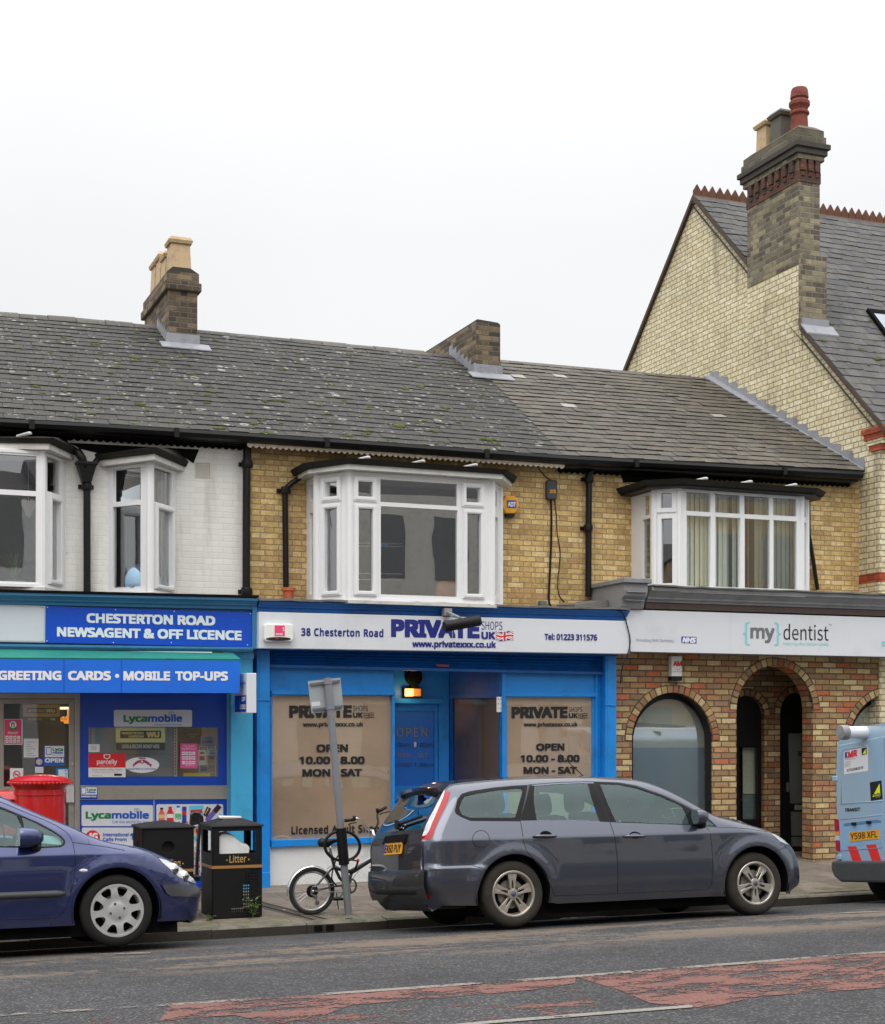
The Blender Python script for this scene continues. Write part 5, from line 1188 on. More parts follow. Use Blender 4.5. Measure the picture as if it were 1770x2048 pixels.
# inside the window: grey perforated back panel, slotted uprights, card rack, yellow shelf edge
c = Card("display_back_panel", "grey metal display back panel behind the newsagent window posters", "panel", quadpx(zL, 178,330,985,830), .28, paint((150,156,158), .5, .1, 0), .02)
c.shape(quadpx(zL, 180,600,985,604), M_greyp); c.end("joint")
for k, (a, b, t) in enumerate(((206,229,"left"), (972,999,"right"))):
    mb = MB(); mb.panel(PM(.25), quadpx(zL, a,335,b,820), [quadpx(zL, a+7,350+28*i,b-8,365+28*i) for i in range(16)], -.02, 0); mb.slab(quadpx(zL, a,335,b,820), .272, .003, 1)
    tag(mb.build("slotted_upright", [paint((206,204,194), .5, .1, 0), M_darkint]), ("white slotted shelf upright close to the shop door" if k == 0 else "white slotted shelf upright beside the pink bill poster"), "shelf upright", "slotted uprights in the newsagent window")
rk = thing("card_rack", "wire rack of small cards and leaflets inside the newsagent window", "card rack", PX(*zL((1280,800))[0], .2))
mb = MB()
for x in (1205, 1280, 1355): mb.tube([PX(*zL((x,520))[0], .2), PX(*zL((x,800))[0], .2)], .004, 6)
for y in (528, 600, 690, 770): mb.tube([PX(*zL((1205,y))[0], .2), PX(*zL((1358,y))[0], .2)], .004, 6)
mb.build("wire_frame", WHT, rk)
for (a, b, c_, d), cs in (((1218,432,1338,524), ((126,130,160), (80,90,110))), ((1192,560,1271,700), ((226,226,222), (190,60,70))), ((1285,553,1366,622), ((196,200,196), (120,140,170))), ((1280,612,1350,655), ((200,140,60), (70,80,110))), ((1206,715,1288,770), ((110,130,170), (60,60,70)))):
    mb = MB(); mb.slab(quadpx(zL, a, b, c_, d), .17, .004); q = mb.build("card", paint(cs[0], .5, .1, 0), rk); mb = MB(); mb.slab(quadpx(zL, a+14, b+(d-b)*.4, c_-14, b+(d-b)*.68), .168, .001); mb.slab(quadpx(zL, a+20, b+(d-b)*.12, c_-20, b+(d-b)*.26), .168, .001); mb.build("print", paint(cs[1], .5, .1, 0), q)
c = Card("shelf_edge_strip", "bright yellow shelf edge strip along the bottom of the newsagent window", "shelf edge", quadpx(zL, 1058,772,1306,804), .12, paint((222,190,20), .5, .06, 0), .01); c.end()
c = Card("dark_poster", "dark charcoal poster inside the newsagent window behind the rack", "poster", quadpx(zL, 1003,340,1226,500), .3, paint((52,50,50), .6, .1, 0), .01); c.txt(zL, "AVAILABLE", 1090,420,1196,420,16, M_greyp); c.txt(zL, "HERE", 1120,445,1168,445,16, M_greyp); c.end()
# door posters
YDr = .04
c = Card("bill_payment_poster", "pink Here poster with green square at the left of the shop door", "poster", zK(*rrect(64,458,354,860,14)), YDr, paint((206,60,104), .5, .06, 0), .004)
c.ring(zK(*rrect(64,458,354,860,14)), zK(*rrect(70,464,340,848,10)), WHT); c.shape(quadpx(zK, 148,490,262,636), paint((50,120,50), .5, .05, 0)); c.shape(zK(*ell(205,545,54,54)), WHT); c.ring(zK(*rrect(178,510,228,590,16)), zK((192,590),(192,532),(214,532),(214,590)), BLK); c.txt(zK, "Here!", 120,696,285,696,44, WHT, 0, .25); tiles(c, zK, 86,722,61,60,4,2,48,48); c.end()
c = Card("notice_sheet", "white typed notice sheet taped in the middle of the shop door", "notice", zK((375,765),(606,768),(604,1066),(373,1062)), YDr, paint((206,208,210), .6, .05, 0), .004)
for k in range(7): c.shape(quadpx(zK, 412,815+k*36,560-40*((k*2) % 3),822+k*36), M_greyp)
c.end("print")
c = Card("open_sign", "blue and white OPEN sign hanging inside the shop door", "sign", quadpx(zK, 693,870,1018,1190), YDr, paint((14,92,176), .5, .05, 0), .006); c.shape(quadpx(zK, 708,882,1008,1056), WHT); c.ring(zK(*rrect(724,900,810,1022,12)), zK(*rrect(734,910,800,1012,8)), LBL); c.txt(zK, "Lyca", 828,962,992,962,56, GRN, .03); c.txt(zK, "mobile", 828,1004,990,1004,34, LBL, .03); c.shape(quadpx(zK, 822,1022,988,1028), M_greyp); c.txt(zK, "OPEN", 705,1143,1000,1143,70, WHT, .04); c.end()
c = Card("age_sticker", "small dark blue sticker with white disc on the shop door", "sticker", quadpx(zK, 553,1060,684,1306), YDr, WHT, .003); c.shape(quadpx(zK, 553,1060,684,1210), paint((38,50,130), .5, .05, 0)); c.shape(zK(*ell(618,1130,48,48)), WHT); c.ring(zK(*ell(618,1130,40,40)), zK(*ell(618,1130,30,30)), REDP); c.txt(zK, "18", 600,1142,640,1142,26, NAVY, .02); c.shape(quadpx(zK, 568,1228,670,1292), paint((190,200,210), .5, .05, 0)); c.end()
c = Card("no_smoking_sign", "white no smoking sign just above the red post box", "sign", quadpx(zK, 158,1232,366,1480), YDr, WHT, .003); c.shape(quadpx(zK, 222,1326,300,1342), M_greyp); c.ring(zK(*ell(262,1332,60,60)), zK(*ell(262,1332,46,46)), REDP); c.shape(zK((224,1300),(234,1290),(300,1364),(290,1374)), REDP); c.end()
c = Card("push_sticker", "blue bordered PUSH sticker on the right edge of the shop door", "sticker", quadpx(zK, 880,1230,1080,1520), YDr, paint((20,110,180), .5, .05, 0), .003); c.shape(quadpx(zK, 918,1250,1066,1500), paint((200,216,222), .5, .05, 0))
for k, ch_ in enumerate("PUSH"): c.txt(zK, ch_, 1026,1288+k*48,1050,1288+k*48,32, LBL, .02)
c.end()
c = Card("money_transfer_sign", "dim yellow money transfer sign high inside the shop door", "sign", quadpx(zK, 366,232,944,420), .2, paint((186,150,50), .5, .1, 0), .02); c.shape(quadpx(zK, 370,426,934,500), BLK, .001); c.shape(quadpx(zK, 424,284,890,368), BLK); c.txt(zK, "WESTERN UNION", 440,350,690,350,44, GLD, .02); c.txt(zK, "WU", 722,354,868,354,52, GLD, .05); c.txt(zK, "SEND & RECEIVE MONEY", 440,476,660,476,30, GLD, .01); c.txt(zK, "HERE", 796,476,868,476,30, WHT, .02); c.end()
c = Card("lit_sign", "small glowing orange sign inside the shop door", "sign", zK((960,432),(1064,405),(1064,310),(1086,310),(1086,528),(1010,528),(1010,495),(960,495)), .6, emit((255,150,30), 1.0), .02); c.txt(zK, "co", 968,474,1056,474,86, DK, 0); c.end()
st_ = thing("strip_light", "lit strip light just visible at the top right of the shop door", "lamp", PX(*zK((1012,286))[0], .8))
mb = MB(); mb.tube([PX(*zK((930,287))[0], .8), PX(*zK((1180,284))[0], .8)], .016, 10); mb.build("tube", emit((255,236,190), 1.6), st_, smooth=True)
pl_ = bpy.data.lights.new("strip_light_glow", 'AREA'); pl_.shape = 'RECTANGLE'; pl_.size = 1.2; pl_.size_y = .3; pl_.energy = 26; pl_.color = (1, .92, .78); po_ = bpy.data.objects.new("strip_light_glow", pl_); COL.objects.link(po_); po_.location = PX(*zK((1300,300))[0], .95)
# goods on shelves inside the shop
for k, (x0, x1, yy) in enumerate(((-.6, 1.9, 2.6),)):
    sh = thing("shop_shelf", "dim shelving of goods at the back of the newsagent", "shelving", ((x0+x1)/2, yy, 0)); mb = MB(); gd = MB(); rq = random.Random(5)
    for z in (.1, .5, .9, 1.3, 1.7, 2.1):
        mb.box(x0, x1, yy-.3, yy, z-.02, z); x = x0+.02
        while x < x1-.1: w_ = rq.uniform(.05, .14); gd.box(x, x+w_-.008, yy-.26, yy-.06, z, z+rq.uniform(.12, .3), rq.randrange(6)); x += w_
    mb.box(x0, x1, yy, yy+.02, 0, 2.4); mb.build("frame", paint((150,140,124), .6, .2, 0), sh); o = gd.build("goods", [paint(q, .5, .1, 0) for q in ((170,60,50),(190,170,140),(60,80,120),(150,120,60),(80,110,70),(120,110,100))], sh); o['kind'] = 'stuff'
# ---- blue shop
YS_ = -.42
ps = thing("shop_sign", "long white fascia sign with navy lettering over the blue shop", "sign", PX(890, 1265, YS_))
bq = [(517.4,1223.5),(1257,1242),(1259,1308),(517.4,1296.6)]; mb = MB(); mb.slab(bq, YS_, .13); bo = mb.build("tray", M_signw, ps, bevel=.006)
class Sub(Card):
    def __init__(s, o, Y): s.o = o; s.Y = Y; s.mats = []; s.mb = MB(); s.k = 0
c = Sub(bo, YS_); UK = [paint((40,48,120), .4, .03, 0), WHT, REDP]
c.txt(zP, "38 Chesterton Road", 235,211,613,217,36, NAVY, .028, spacing=1.12); c.txt(zP, "PRIVATE", 648,216,1055,223,82, NAVY, .045); c.txt(zP, "SHOPS", 1063,182,1160,184,38, NAVY, -.012); c.txt(zP, "UK", 1063,226,1127,227,34, NAVY, .04); flag(c, zP, 1130,188,1210,230, UK); c.txt(zP, "www.privatexxx.co.uk", 745,262,1130,266,29, NAVY, .03); c.txt(zP, "Tel: 01223 311576", 1353,229,1595,233,28, NAVY, .028); c.shape(zP((930,112),(931.5,112),(931.5,284),(930,284)), M_signg); c.end()
BL = [BLK, paint((150,128,104), .6, .05, 0), BLK]
c = Sub(lw, .029); c.txt(zP, "PRIVATE", 180,588,468,587,57, BLK, .045); c.txt(zP, "SHOPS", 473,557,542,557,25, BLK, -.015); c.txt(zP, "UK", 473,587,518,587,24, BLK, .04); flag(c, zP, 523,562,570,586, BL); c.txt(zP, "www.privatexxx.co.uk", 243,628,520,627,20, BLK, .025); c.txt(zP, "OPEN", 305,746,450,745,36, BLK, .036); c.txt(zP, "10.00 - 8.00", 226,801,527,800,35, BLK, .036); c.txt(zP, "MON - SAT", 240,858,514,856,34, BLK, .036); c.txt(zP, "Licensed Adult Shop", 190,1123,593,1114,36, BLK, .025, spacing=1.12); c.end()
c = Sub(rw, .029); c.txt(zP, "PRIVATE", 1202,590,1460,589,53, BLK, .045); c.txt(zP, "SHOPS", 1465,561,1527,561,23, BLK, -.015); c.txt(zP, "UK", 1465,589,1507,589,23, BLK, .04); flag(c, zP, 1509,565,1551,589, BL); c.txt(zP, "www.privatexxx.co.uk", 1258,628,1505,627,19, BLK, .025); c.txt(zP, "OPEN", 1315,739,1445,738,33, BLK, .036); c.txt(zP, "10.00 - 8.00", 1243,792,1515,791,33, BLK, .036); c.txt(zP, "MON - SAT", 1257,846,1502,845,33, BLK, .036); c.end()
BRZ, DKB = paint((150,124,74), .5, .1, 0), paint((30,60,100), .5, .1, 0)
c = Sub(dd, YD+.045); c.txt(zP, "OPEN", 674,674,812,674,40, BRZ, -.005, spacing=1.1); c.txt(zP, "10.00am - 8.00pm", 646,721,842,721,20, DKB, 0); c.txt(zP, "8", 753,721,765,721,22, WHT, .03); c.txt(zP, "MON - SAT", 680,771,815,771,22, BRZ, -.012, spacing=1.1); c.txt(zP, "CLOSED 1.30pm", 650,812,845,812,17, DKB, 0); c.end()
def alarm(name, label, pxq, Y, t, mat, items=()):
    h = thing(name, label, "alarm box", PX(*pxq[0], Y)); mb = MB(); mb.slab(pxq, Y-t, t); o = mb.build("case", mat, h, bevel=.012, seg=2); return h, o
h, o = alarm("alarm_box", "white alarm box with pink square at the left end of the white sign", zP(*rrect(65,155,200,236,14)), YS_-.001, .07, paint((216,216,206), .35, .1, 0))
c = Sub(o, YS_-.071); c.shape(quadpx(zP, 113,163,160,212), paint((214,60,110), .5, .05, 0)); c.txt(zP, "SECURE", 118,207,150,207,8, WHT, .03); c.txt(zP, "S", 150,188,158,188,16, WHT, .02); c.shape(zP(*ell(130,225,58,9,24)), BLK); c.shape(zP(*ell(124,222,4,3,8)), REDP); c.end()
fl = thing("floodlight", "black tubular floodlight on an arm in front of the white sign", "lamp", PX(*zP((905,100))[0], -.6))
a, b = PX(*zP((893,168))[0], -.95), PX(*zP((1056,140))[0], -.95); mb = MB(); d = (b-a).normalized(); mb.tube([a, a+d*.01, b-d*.01, b], [.06, .068, .068, .06], 14); mb.build("lamp_housing", M_black, fl, smooth=True, angle=40)
mb = MB(); q = [PX(*zP((905,75))[0], -.35), PX(*zP((905,100))[0], -.45), PX(*zP((930,112))[0], -.7), PX(*zP((965,128))[0], -.93)]; mb.tube(q, .018, 8); mb.box(q[1].x-.05, q[1].x+.05, -.50, -.40, q[1].z-.05, q[1].z+.04); mb.tube([PX(*zP((900,72))[0], -.38), PX(*zP((950,66))[0], -.42)], .008, 6); mb.tube([PX(*zP((925,120))[0], -.72), PX(*zP((1000,136))[0], -.9)], .012, 6); mb.build("arm", M_greyp, fl)
pl = thing("porch_lamp", "lit orange bulkhead lamp above the blue shop door", "lamp", PX(*zP((750,470))[0], YD-.1)); mb = MB(); mb.slab(zP((714,454),(752,454),(752,488),(714,488)), YD-.10, .03); ln_ = mb.build("lens", emit((255,196,110), 1.25), pl); mb = MB(); mb.slab(zP((752.5,454),(786,454),(786,488),(752.5,488)), YD-.10, .03); mb.build("lens", emit((214,130,50), .42), pl); mb = MB(); mb.slab(zP(*rrect(708,447,792,496,6)), YD-.065, .06); mb.build("base", M_black, pl)
ll = bpy.data.lights.new("porch_bulb", 'POINT'); ll.energy = 2.2; ll.color = (1, .62, .28); ll.shadow_soft_size = .05; lo = bpy.data.objects.new("porch_bulb", ll); COL.objects.link(lo); lo.location = PX(*zP((735,471))[0], YD-.17)
vv = thing("extractor_vent", "round black vent above the lit lamp in the blue porch", "vent", PX(*zP((748,398))[0], YD-.05)); mb = MB(); cc = PX(*zP((748,398))[0], YD-.01); mb.lathe([(.115, 0), (.12, -.05), (.10, -.09), (.0, -.10)], cc, 20, 'y'); ho = mb.build("hood", M_blackm, vv, smooth=True, angle=40)
mb = MB(); mb.box(cc.x-.05, cc.x+.05, cc.y-.08, cc.y, cc.z-.17, cc.z-.08); mb.build("spout", M_blackm, vv)
c = Card("card_scheme_sticker", "small white card payment sticker on the porch post of the blue shop", "sticker", zP(*rrect(1134,491,1162,561,3)), -.005, WHT, .004); tiles(c, zP, 1137,496,12,21,2,3,10,12); c.end()
# ---- surgery sign
c = Card("shop_sign", "long white dental surgery fascia sign with grey and turquoise lettering", "sign", [(1251,1219),(1830,1237),(1830,1314.5),(1262,1303)], -.36, M_signw, .1)
TQ, DG = paint((120,190,190), .4, .03, 0), paint((104,104,106), .4, .03, 0)
c.txt(zD, "Providing NHS Dentistry", 198,452,436,457,18, M_greyp, 0); c.shape(zD((482,420),(578,423),(578,465),(482,462)), paint((50,60,150), .4, .03, 0)); c.txt(zD, "NHS", 488,458,574,461,33, WHT, .045, .2)
c.txt(zD, "my", 918,432,1072,436,88, DG, .025); c.txt(zD, "dentist", 1127,440,1412,446,92, BLK, -.018); c.txt(zD, "TM", 1413,350,1430,350,8, BLK, 0); c.txt(zD, "helping the nation smile", 1128,474,1412,479,20, TQ, 0); c.txt(zD, "{", 872,450,914,450,112, TQ, -.015); c.txt(zD, "}", 1070,452,1112,453,112, TQ, -.015); c.txt(zD, "tel: 01223", 1746,482,2040,490,36, TQ, .03); c.shape(zD((790,268),(791.5,268),(791.5,530),(790,530)), M_signg); c.end()
h, o = alarm("alarm_box", "white alarm box with red AM letters above the arched window", zE(*rrect(345,40,415,176,5)), -.001, .09, paint((212,212,210), .4, .1, 0)); c = Sub(o, -.092); c.txt(zE, "AM", 355,108,413,108,34, REDP, .04); c.txt(zE, "ALARMS", 368,133,402,133,6, M_greyp, 0); c.shape(quadpx(zE, 350,144,412,147), M_greyp); c.end()
mb = MB(); mb.slab(quadpx(zE, 345,176,415,205), -.088, .088); mb.build("siren_base", M_black, o)
# ---- boxes, cables and pot on the yellow wall
hx = zub(*[(1369+47*math.cos(math.radians(a)), 428+51*math.sin(math.radians(a))) for a in range(0, 360, 60)])
h, o = alarm("alarm_box", "orange hexagonal alarm box on the yellow brick wall", hx, YW-.001, .08, paint((226,150,20), .4, .08, 0)); c = Sub(o, YW-.082); c.shape(zub((1350,405),(1398,407),(1398,446),(1350,444)), paint((30,70,150), .4, .05, 0)); c.txt(zub, "ADT", 1354,438,1395,439,24, WHT, .03); c.end()
mb = MB(); mb.slab(zub((1345,468),(1392,470),(1385,491),(1350,489)), YW-.07, .06); mb.build("siren_base", M_black, o)
h = thing("junction_box", "small dark grey cable box on the yellow brick wall", "cable box", PX(*zub((1580,350))[0], YW)); mb = MB(); mb.slab(zub(*rrect(1554,304,1606,400,10)), YW-.07, .07); o = mb.build("case", paint((58,58,60), .5, .2, .001), h, bevel=.008); c = Sub(o, YW-.071); c.txt(zub, "215", 1566,370,1596,370,18, paint((220,150,40), .5, .05, 0), .03); c.end()
def cable(label, pts, zm, Y, r, mat=None):
    mb = MB(); mb.tube([PX(x, y, Y) for x, y in smooth_poly(zm(*pts), 4)], r, 6); tag(mb.build("cable", mat or M_black, smooth=True), label, "cable")
cable("thick black cable dropping from the grey box to the shop ledge", [(1572,400),(1575,480),(1574,600),(1568,760),(1562,900),(1572,940),(1600,950)], zub, YW-.02, .014)
cable("thin grey wire looping down beside the thick black cable", [(1590,400),(1600,480),(1604,570),(1620,680),(1608,800),(1612,880),(1640,920)], zub, YW-.01, .006, M_plastic)
cable("thin wire running from the eaves to the top of the grey cable box", [(1475,165),(1490,200),(1510,245),(1545,285),(1572,304)], zub, YW-.02, .006)
cable("loose black cable hanging at the right end of the white shop sign", [(1688,88),(1716,110),(1738,180),(1748,240),(1735,300),(1712,350),(1703,430)], zP, -.44, .008)
h = thing("flower_pot", "small terracotta flowerpot under the drainpipe on the shop ledge", "flowerpot", PX(577, 1198, .3)); z0 = PX(577, 1198, .3).z; cx_ = PX(577, 1198, .3); k = (PX(577, 1176, .3).z-z0)
mb = MB(); mb.lathe([(.055, 0), (.072, k*.72), (.086, k*.74), (.088, k), (.074, k), (.068, k*.75)], (cx_.x, .3, z0), 20); mb.build("pot", M_terra, h, smooth=True, angle=40)
mb = MB(); mb.box(PX(1074,1200,0).x-.04, PX(1074,1200,0).x+.05, -.2, -.1, PX(1074,1216,-.15).z, PX(1074,1201,-.15).z); tag(mb.build("ledge_box", paint((90,90,92), .6, .3, .001), bevel=.01), "small grey plastic box standing on the blue shop ledge", "cable box")
# rolled lead ends on the bay roofs
lead = paint((176,176,174), .6, .4, .001)
for lbl, Y, zm, pts in (("five-sided bay over the blue shop", YB-.14, zub, ((628,200),(905,218),(1172,233))), ("surgery bay with vertical blinds", YB-.14, zuc, ((775,293),(1018,312),(1262,326))), ("big bay above the newsagent door", -.19, zup, ((172,165),))):
    for i, p in enumerate(pts):
        c0 = PX(*zm(p)[0], Y); c0.z = (zb1 if zm is zub else zc1 if zm is zuc else zbA)+(.075 if zm is zub else .05 if zm is zuc else .085)+.075; mb = MB(); mb.tube([c0+Vector((-.08, .10, -.02)), c0+Vector((.04, -.02, 0)), c0+Vector((.06, -.04, -.003))], [.014, .021, .015], 8)
        w_ = ("", "at the left on ", "in the middle of ", "at the right on ")[(i+1) if len(pts) > 1 else 0]
        tag(mb.build("lead_roll", lead, smooth=True, angle=50), "pale rolled lead end "+(w_ or "on ")+"the "+lbl, "lead roll", "rolled lead ends on the bay roofs")
# ---- things seen in the upstairs windows
h = thing("hanging_heart", "pale stuffed heart hanging on a string in the left bay window", "ornament", PX(*zup((192,670))[0], .25)); c0 = PX(*zup((193,735))[0], .7); mb = MB()
hp = [(0,0),(-.5,.55),(-.62,.85),(-.45,1.05),(-.2,1.05),(0,.88),(.2,1.05),(.45,1.05),(.62,.85),(.5,.55)]; sc_ = (PX(*zup((193,610))[0], .7).z-c0.z)
A = [c0+Vector((x*sc_*.62, 0, y*sc_)) for x, y in smooth_poly(hp, 3, True)]; m_ = sum(A, Vector())/len(A); n = len(A)
mb.add(A+[m_+Vector((0, -.06, 0)), m_+Vector((0, .06, 0))], [(i, (i+1) % n, n) for i in range(n)]+[((i+1) % n, i, n+1) for i in range(n)]); mb.build("heart", paint((190,182,170), .8, .1, .002), h)
mb = MB(); mb.tube([PX(*zup((193,350))[0], .7), PX(*zup((193,625))[0], .7)], .003, 5); mb.build("string", WHT, h)
h = thing("house_plant", "spiky green house plant on the sill of the left bay window", "plant", PX(*zup((110,1165))[0], .28)); mb = MB(); rq = random.Random(2); b0 = PX(*zup((100,1160))[0], .28)
for k in range(70):
    a = rq.uniform(0, 6.28); L = rq.uniform(.18, .42); sp_ = rq.uniform(.1, .8); d = Vector((math.cos(a)*sp_, math.sin(a)*sp_*.5, 1)).normalized(); s_ = Vector((-d.y, d.x, 0)).normalized()*.008 if abs(d.z) < .999 else Vector((.008, 0, 0)); m1 = b0+d*L*.6+Vector((0, 0, .02)); t1 = b0+d*L+Vector((d.x*.12, d.y*.12, -.05))
    mb.add([b0-s_, b0+s_, m1+s_*1.2, m1-s_*1.2, t1], [(0, 1, 2, 3), (3, 2, 4)])
mb.build("leaves", paint((120,140,84), .6, .3, 0), h); mb = MB(); mb.lathe([(.08, -.2), (.1, 0), (.09, 0), (.0, -.01)], b0, 14); mb.build("pot", paint((150,146,140), .6, .2, 0), h)
h = thing("blue_chair", "pale blue rounded chair back inside the narrow oriel window", "chair", PX(*zup((925,1205))[0], .35)); c0 = PX(*zup((972,1222))[0], .3); mb = MB(); mb.lathe([(.0, .30), (.09, .29), (.17, .245), (.21, .15), (.215, .06), (.2, 0)], c0, 22); mb.build("backrest", paint((150,180,206), .5, .1, 0), h, smooth=True)
h = thing("orange_chair", "orange padded chair back inside the five-sided bay", "chair", PX(*zub((1050,890))[0], .5)); mb = MB(); q = zub(*smooth_poly([(1000,900),(1004,840),(1022,816),(1060,812),(1100,820),(1112,900)], 4)); mb.slab(q, .3, .12); mb.build("backrest", paint((200,120,56), .7, .2, .001), h, bevel=.02, seg=2)
h = thing("clothes_airer", "white wire clothes airer inside the five-sided bay", "clothes airer", PX(*zub((650,880))[0], .6)); mb = MB()
for y in (622, 636, 775, 806): mb.tube([PX(*zub((560,y))[0], .55), PX(*zub((820,y+4))[0], .75)], .006, 5)
mb.build("rails", WHT, h)
mb = MB(); mb.slab(zub((712,622),(748,620),(745,645),(715,640)), .5, .02); tag(mb.build("blue_cloth", paint((90,150,190), .8, .1, 0)), "small blue cloth hung on the airer in the five-sided bay", "cloth")
bl = thing("vertical_blinds", "pale green vertical blinds drawn behind the surgery bay", "blinds", PX(*zuc((985,900))[0], .1)); mb = MB(); rq = random.Random(11); yv = YB+.12; x = PL(1362, yv); xe = PL(1602, yv); z0, z1 = zc0+.02, zc1-.02
while x < xe:
    w_ = .085; a = rq.choice([.25, .3, .35, .4, .9, .3, .35]); mb.hexa([(x, yv, z0), (x+w_*math.cos(a), yv+w_*math.sin(a), z0), (x+w_*math.cos(a), yv+w_*math.sin(a), z1), (x, yv, z1)], [(x, yv+.003, z0), (x+w_*math.cos(a), yv+.003+w_*math.sin(a), z0), (x+w_*math.cos(a), yv+.003+w_*math.sin(a), z1), (x, yv+.003, z1)]); x += .072+(.03 if rq.random() < .12 else 0)
mb.build("slats", paint((206,210,188), .8, .1, 0, k=1.4, island=.15), bl); mb = MB(); mb.box(PL(1362, yv), xe, yv, yv+.1, z1, z1+.015); mb.build("rail", WHT, bl)
cu_ = thing("net_curtain", "grey net curtain in the angled pane of the narrow oriel", "curtain", PX(*zup((1110,1190))[0], .3)); mb = MB(); n = 26
for i in range(n):
    t0, t1 = i/n, (i+1)/n; f = lambda t: PX(zup((1035+150*t,0))[0][0], 1100, .40+.02*math.sin(t*40)); a, b = f(t0), f(t1); mb.quad((a.x, a.y, za0+.03), (b.x, b.y, za0+.03), (b.x, b.y, za1-.03), (a.x, a.y, za1-.03))
mb.build("cloth", paint((176,172,168), .9, .1, 0), cu_)
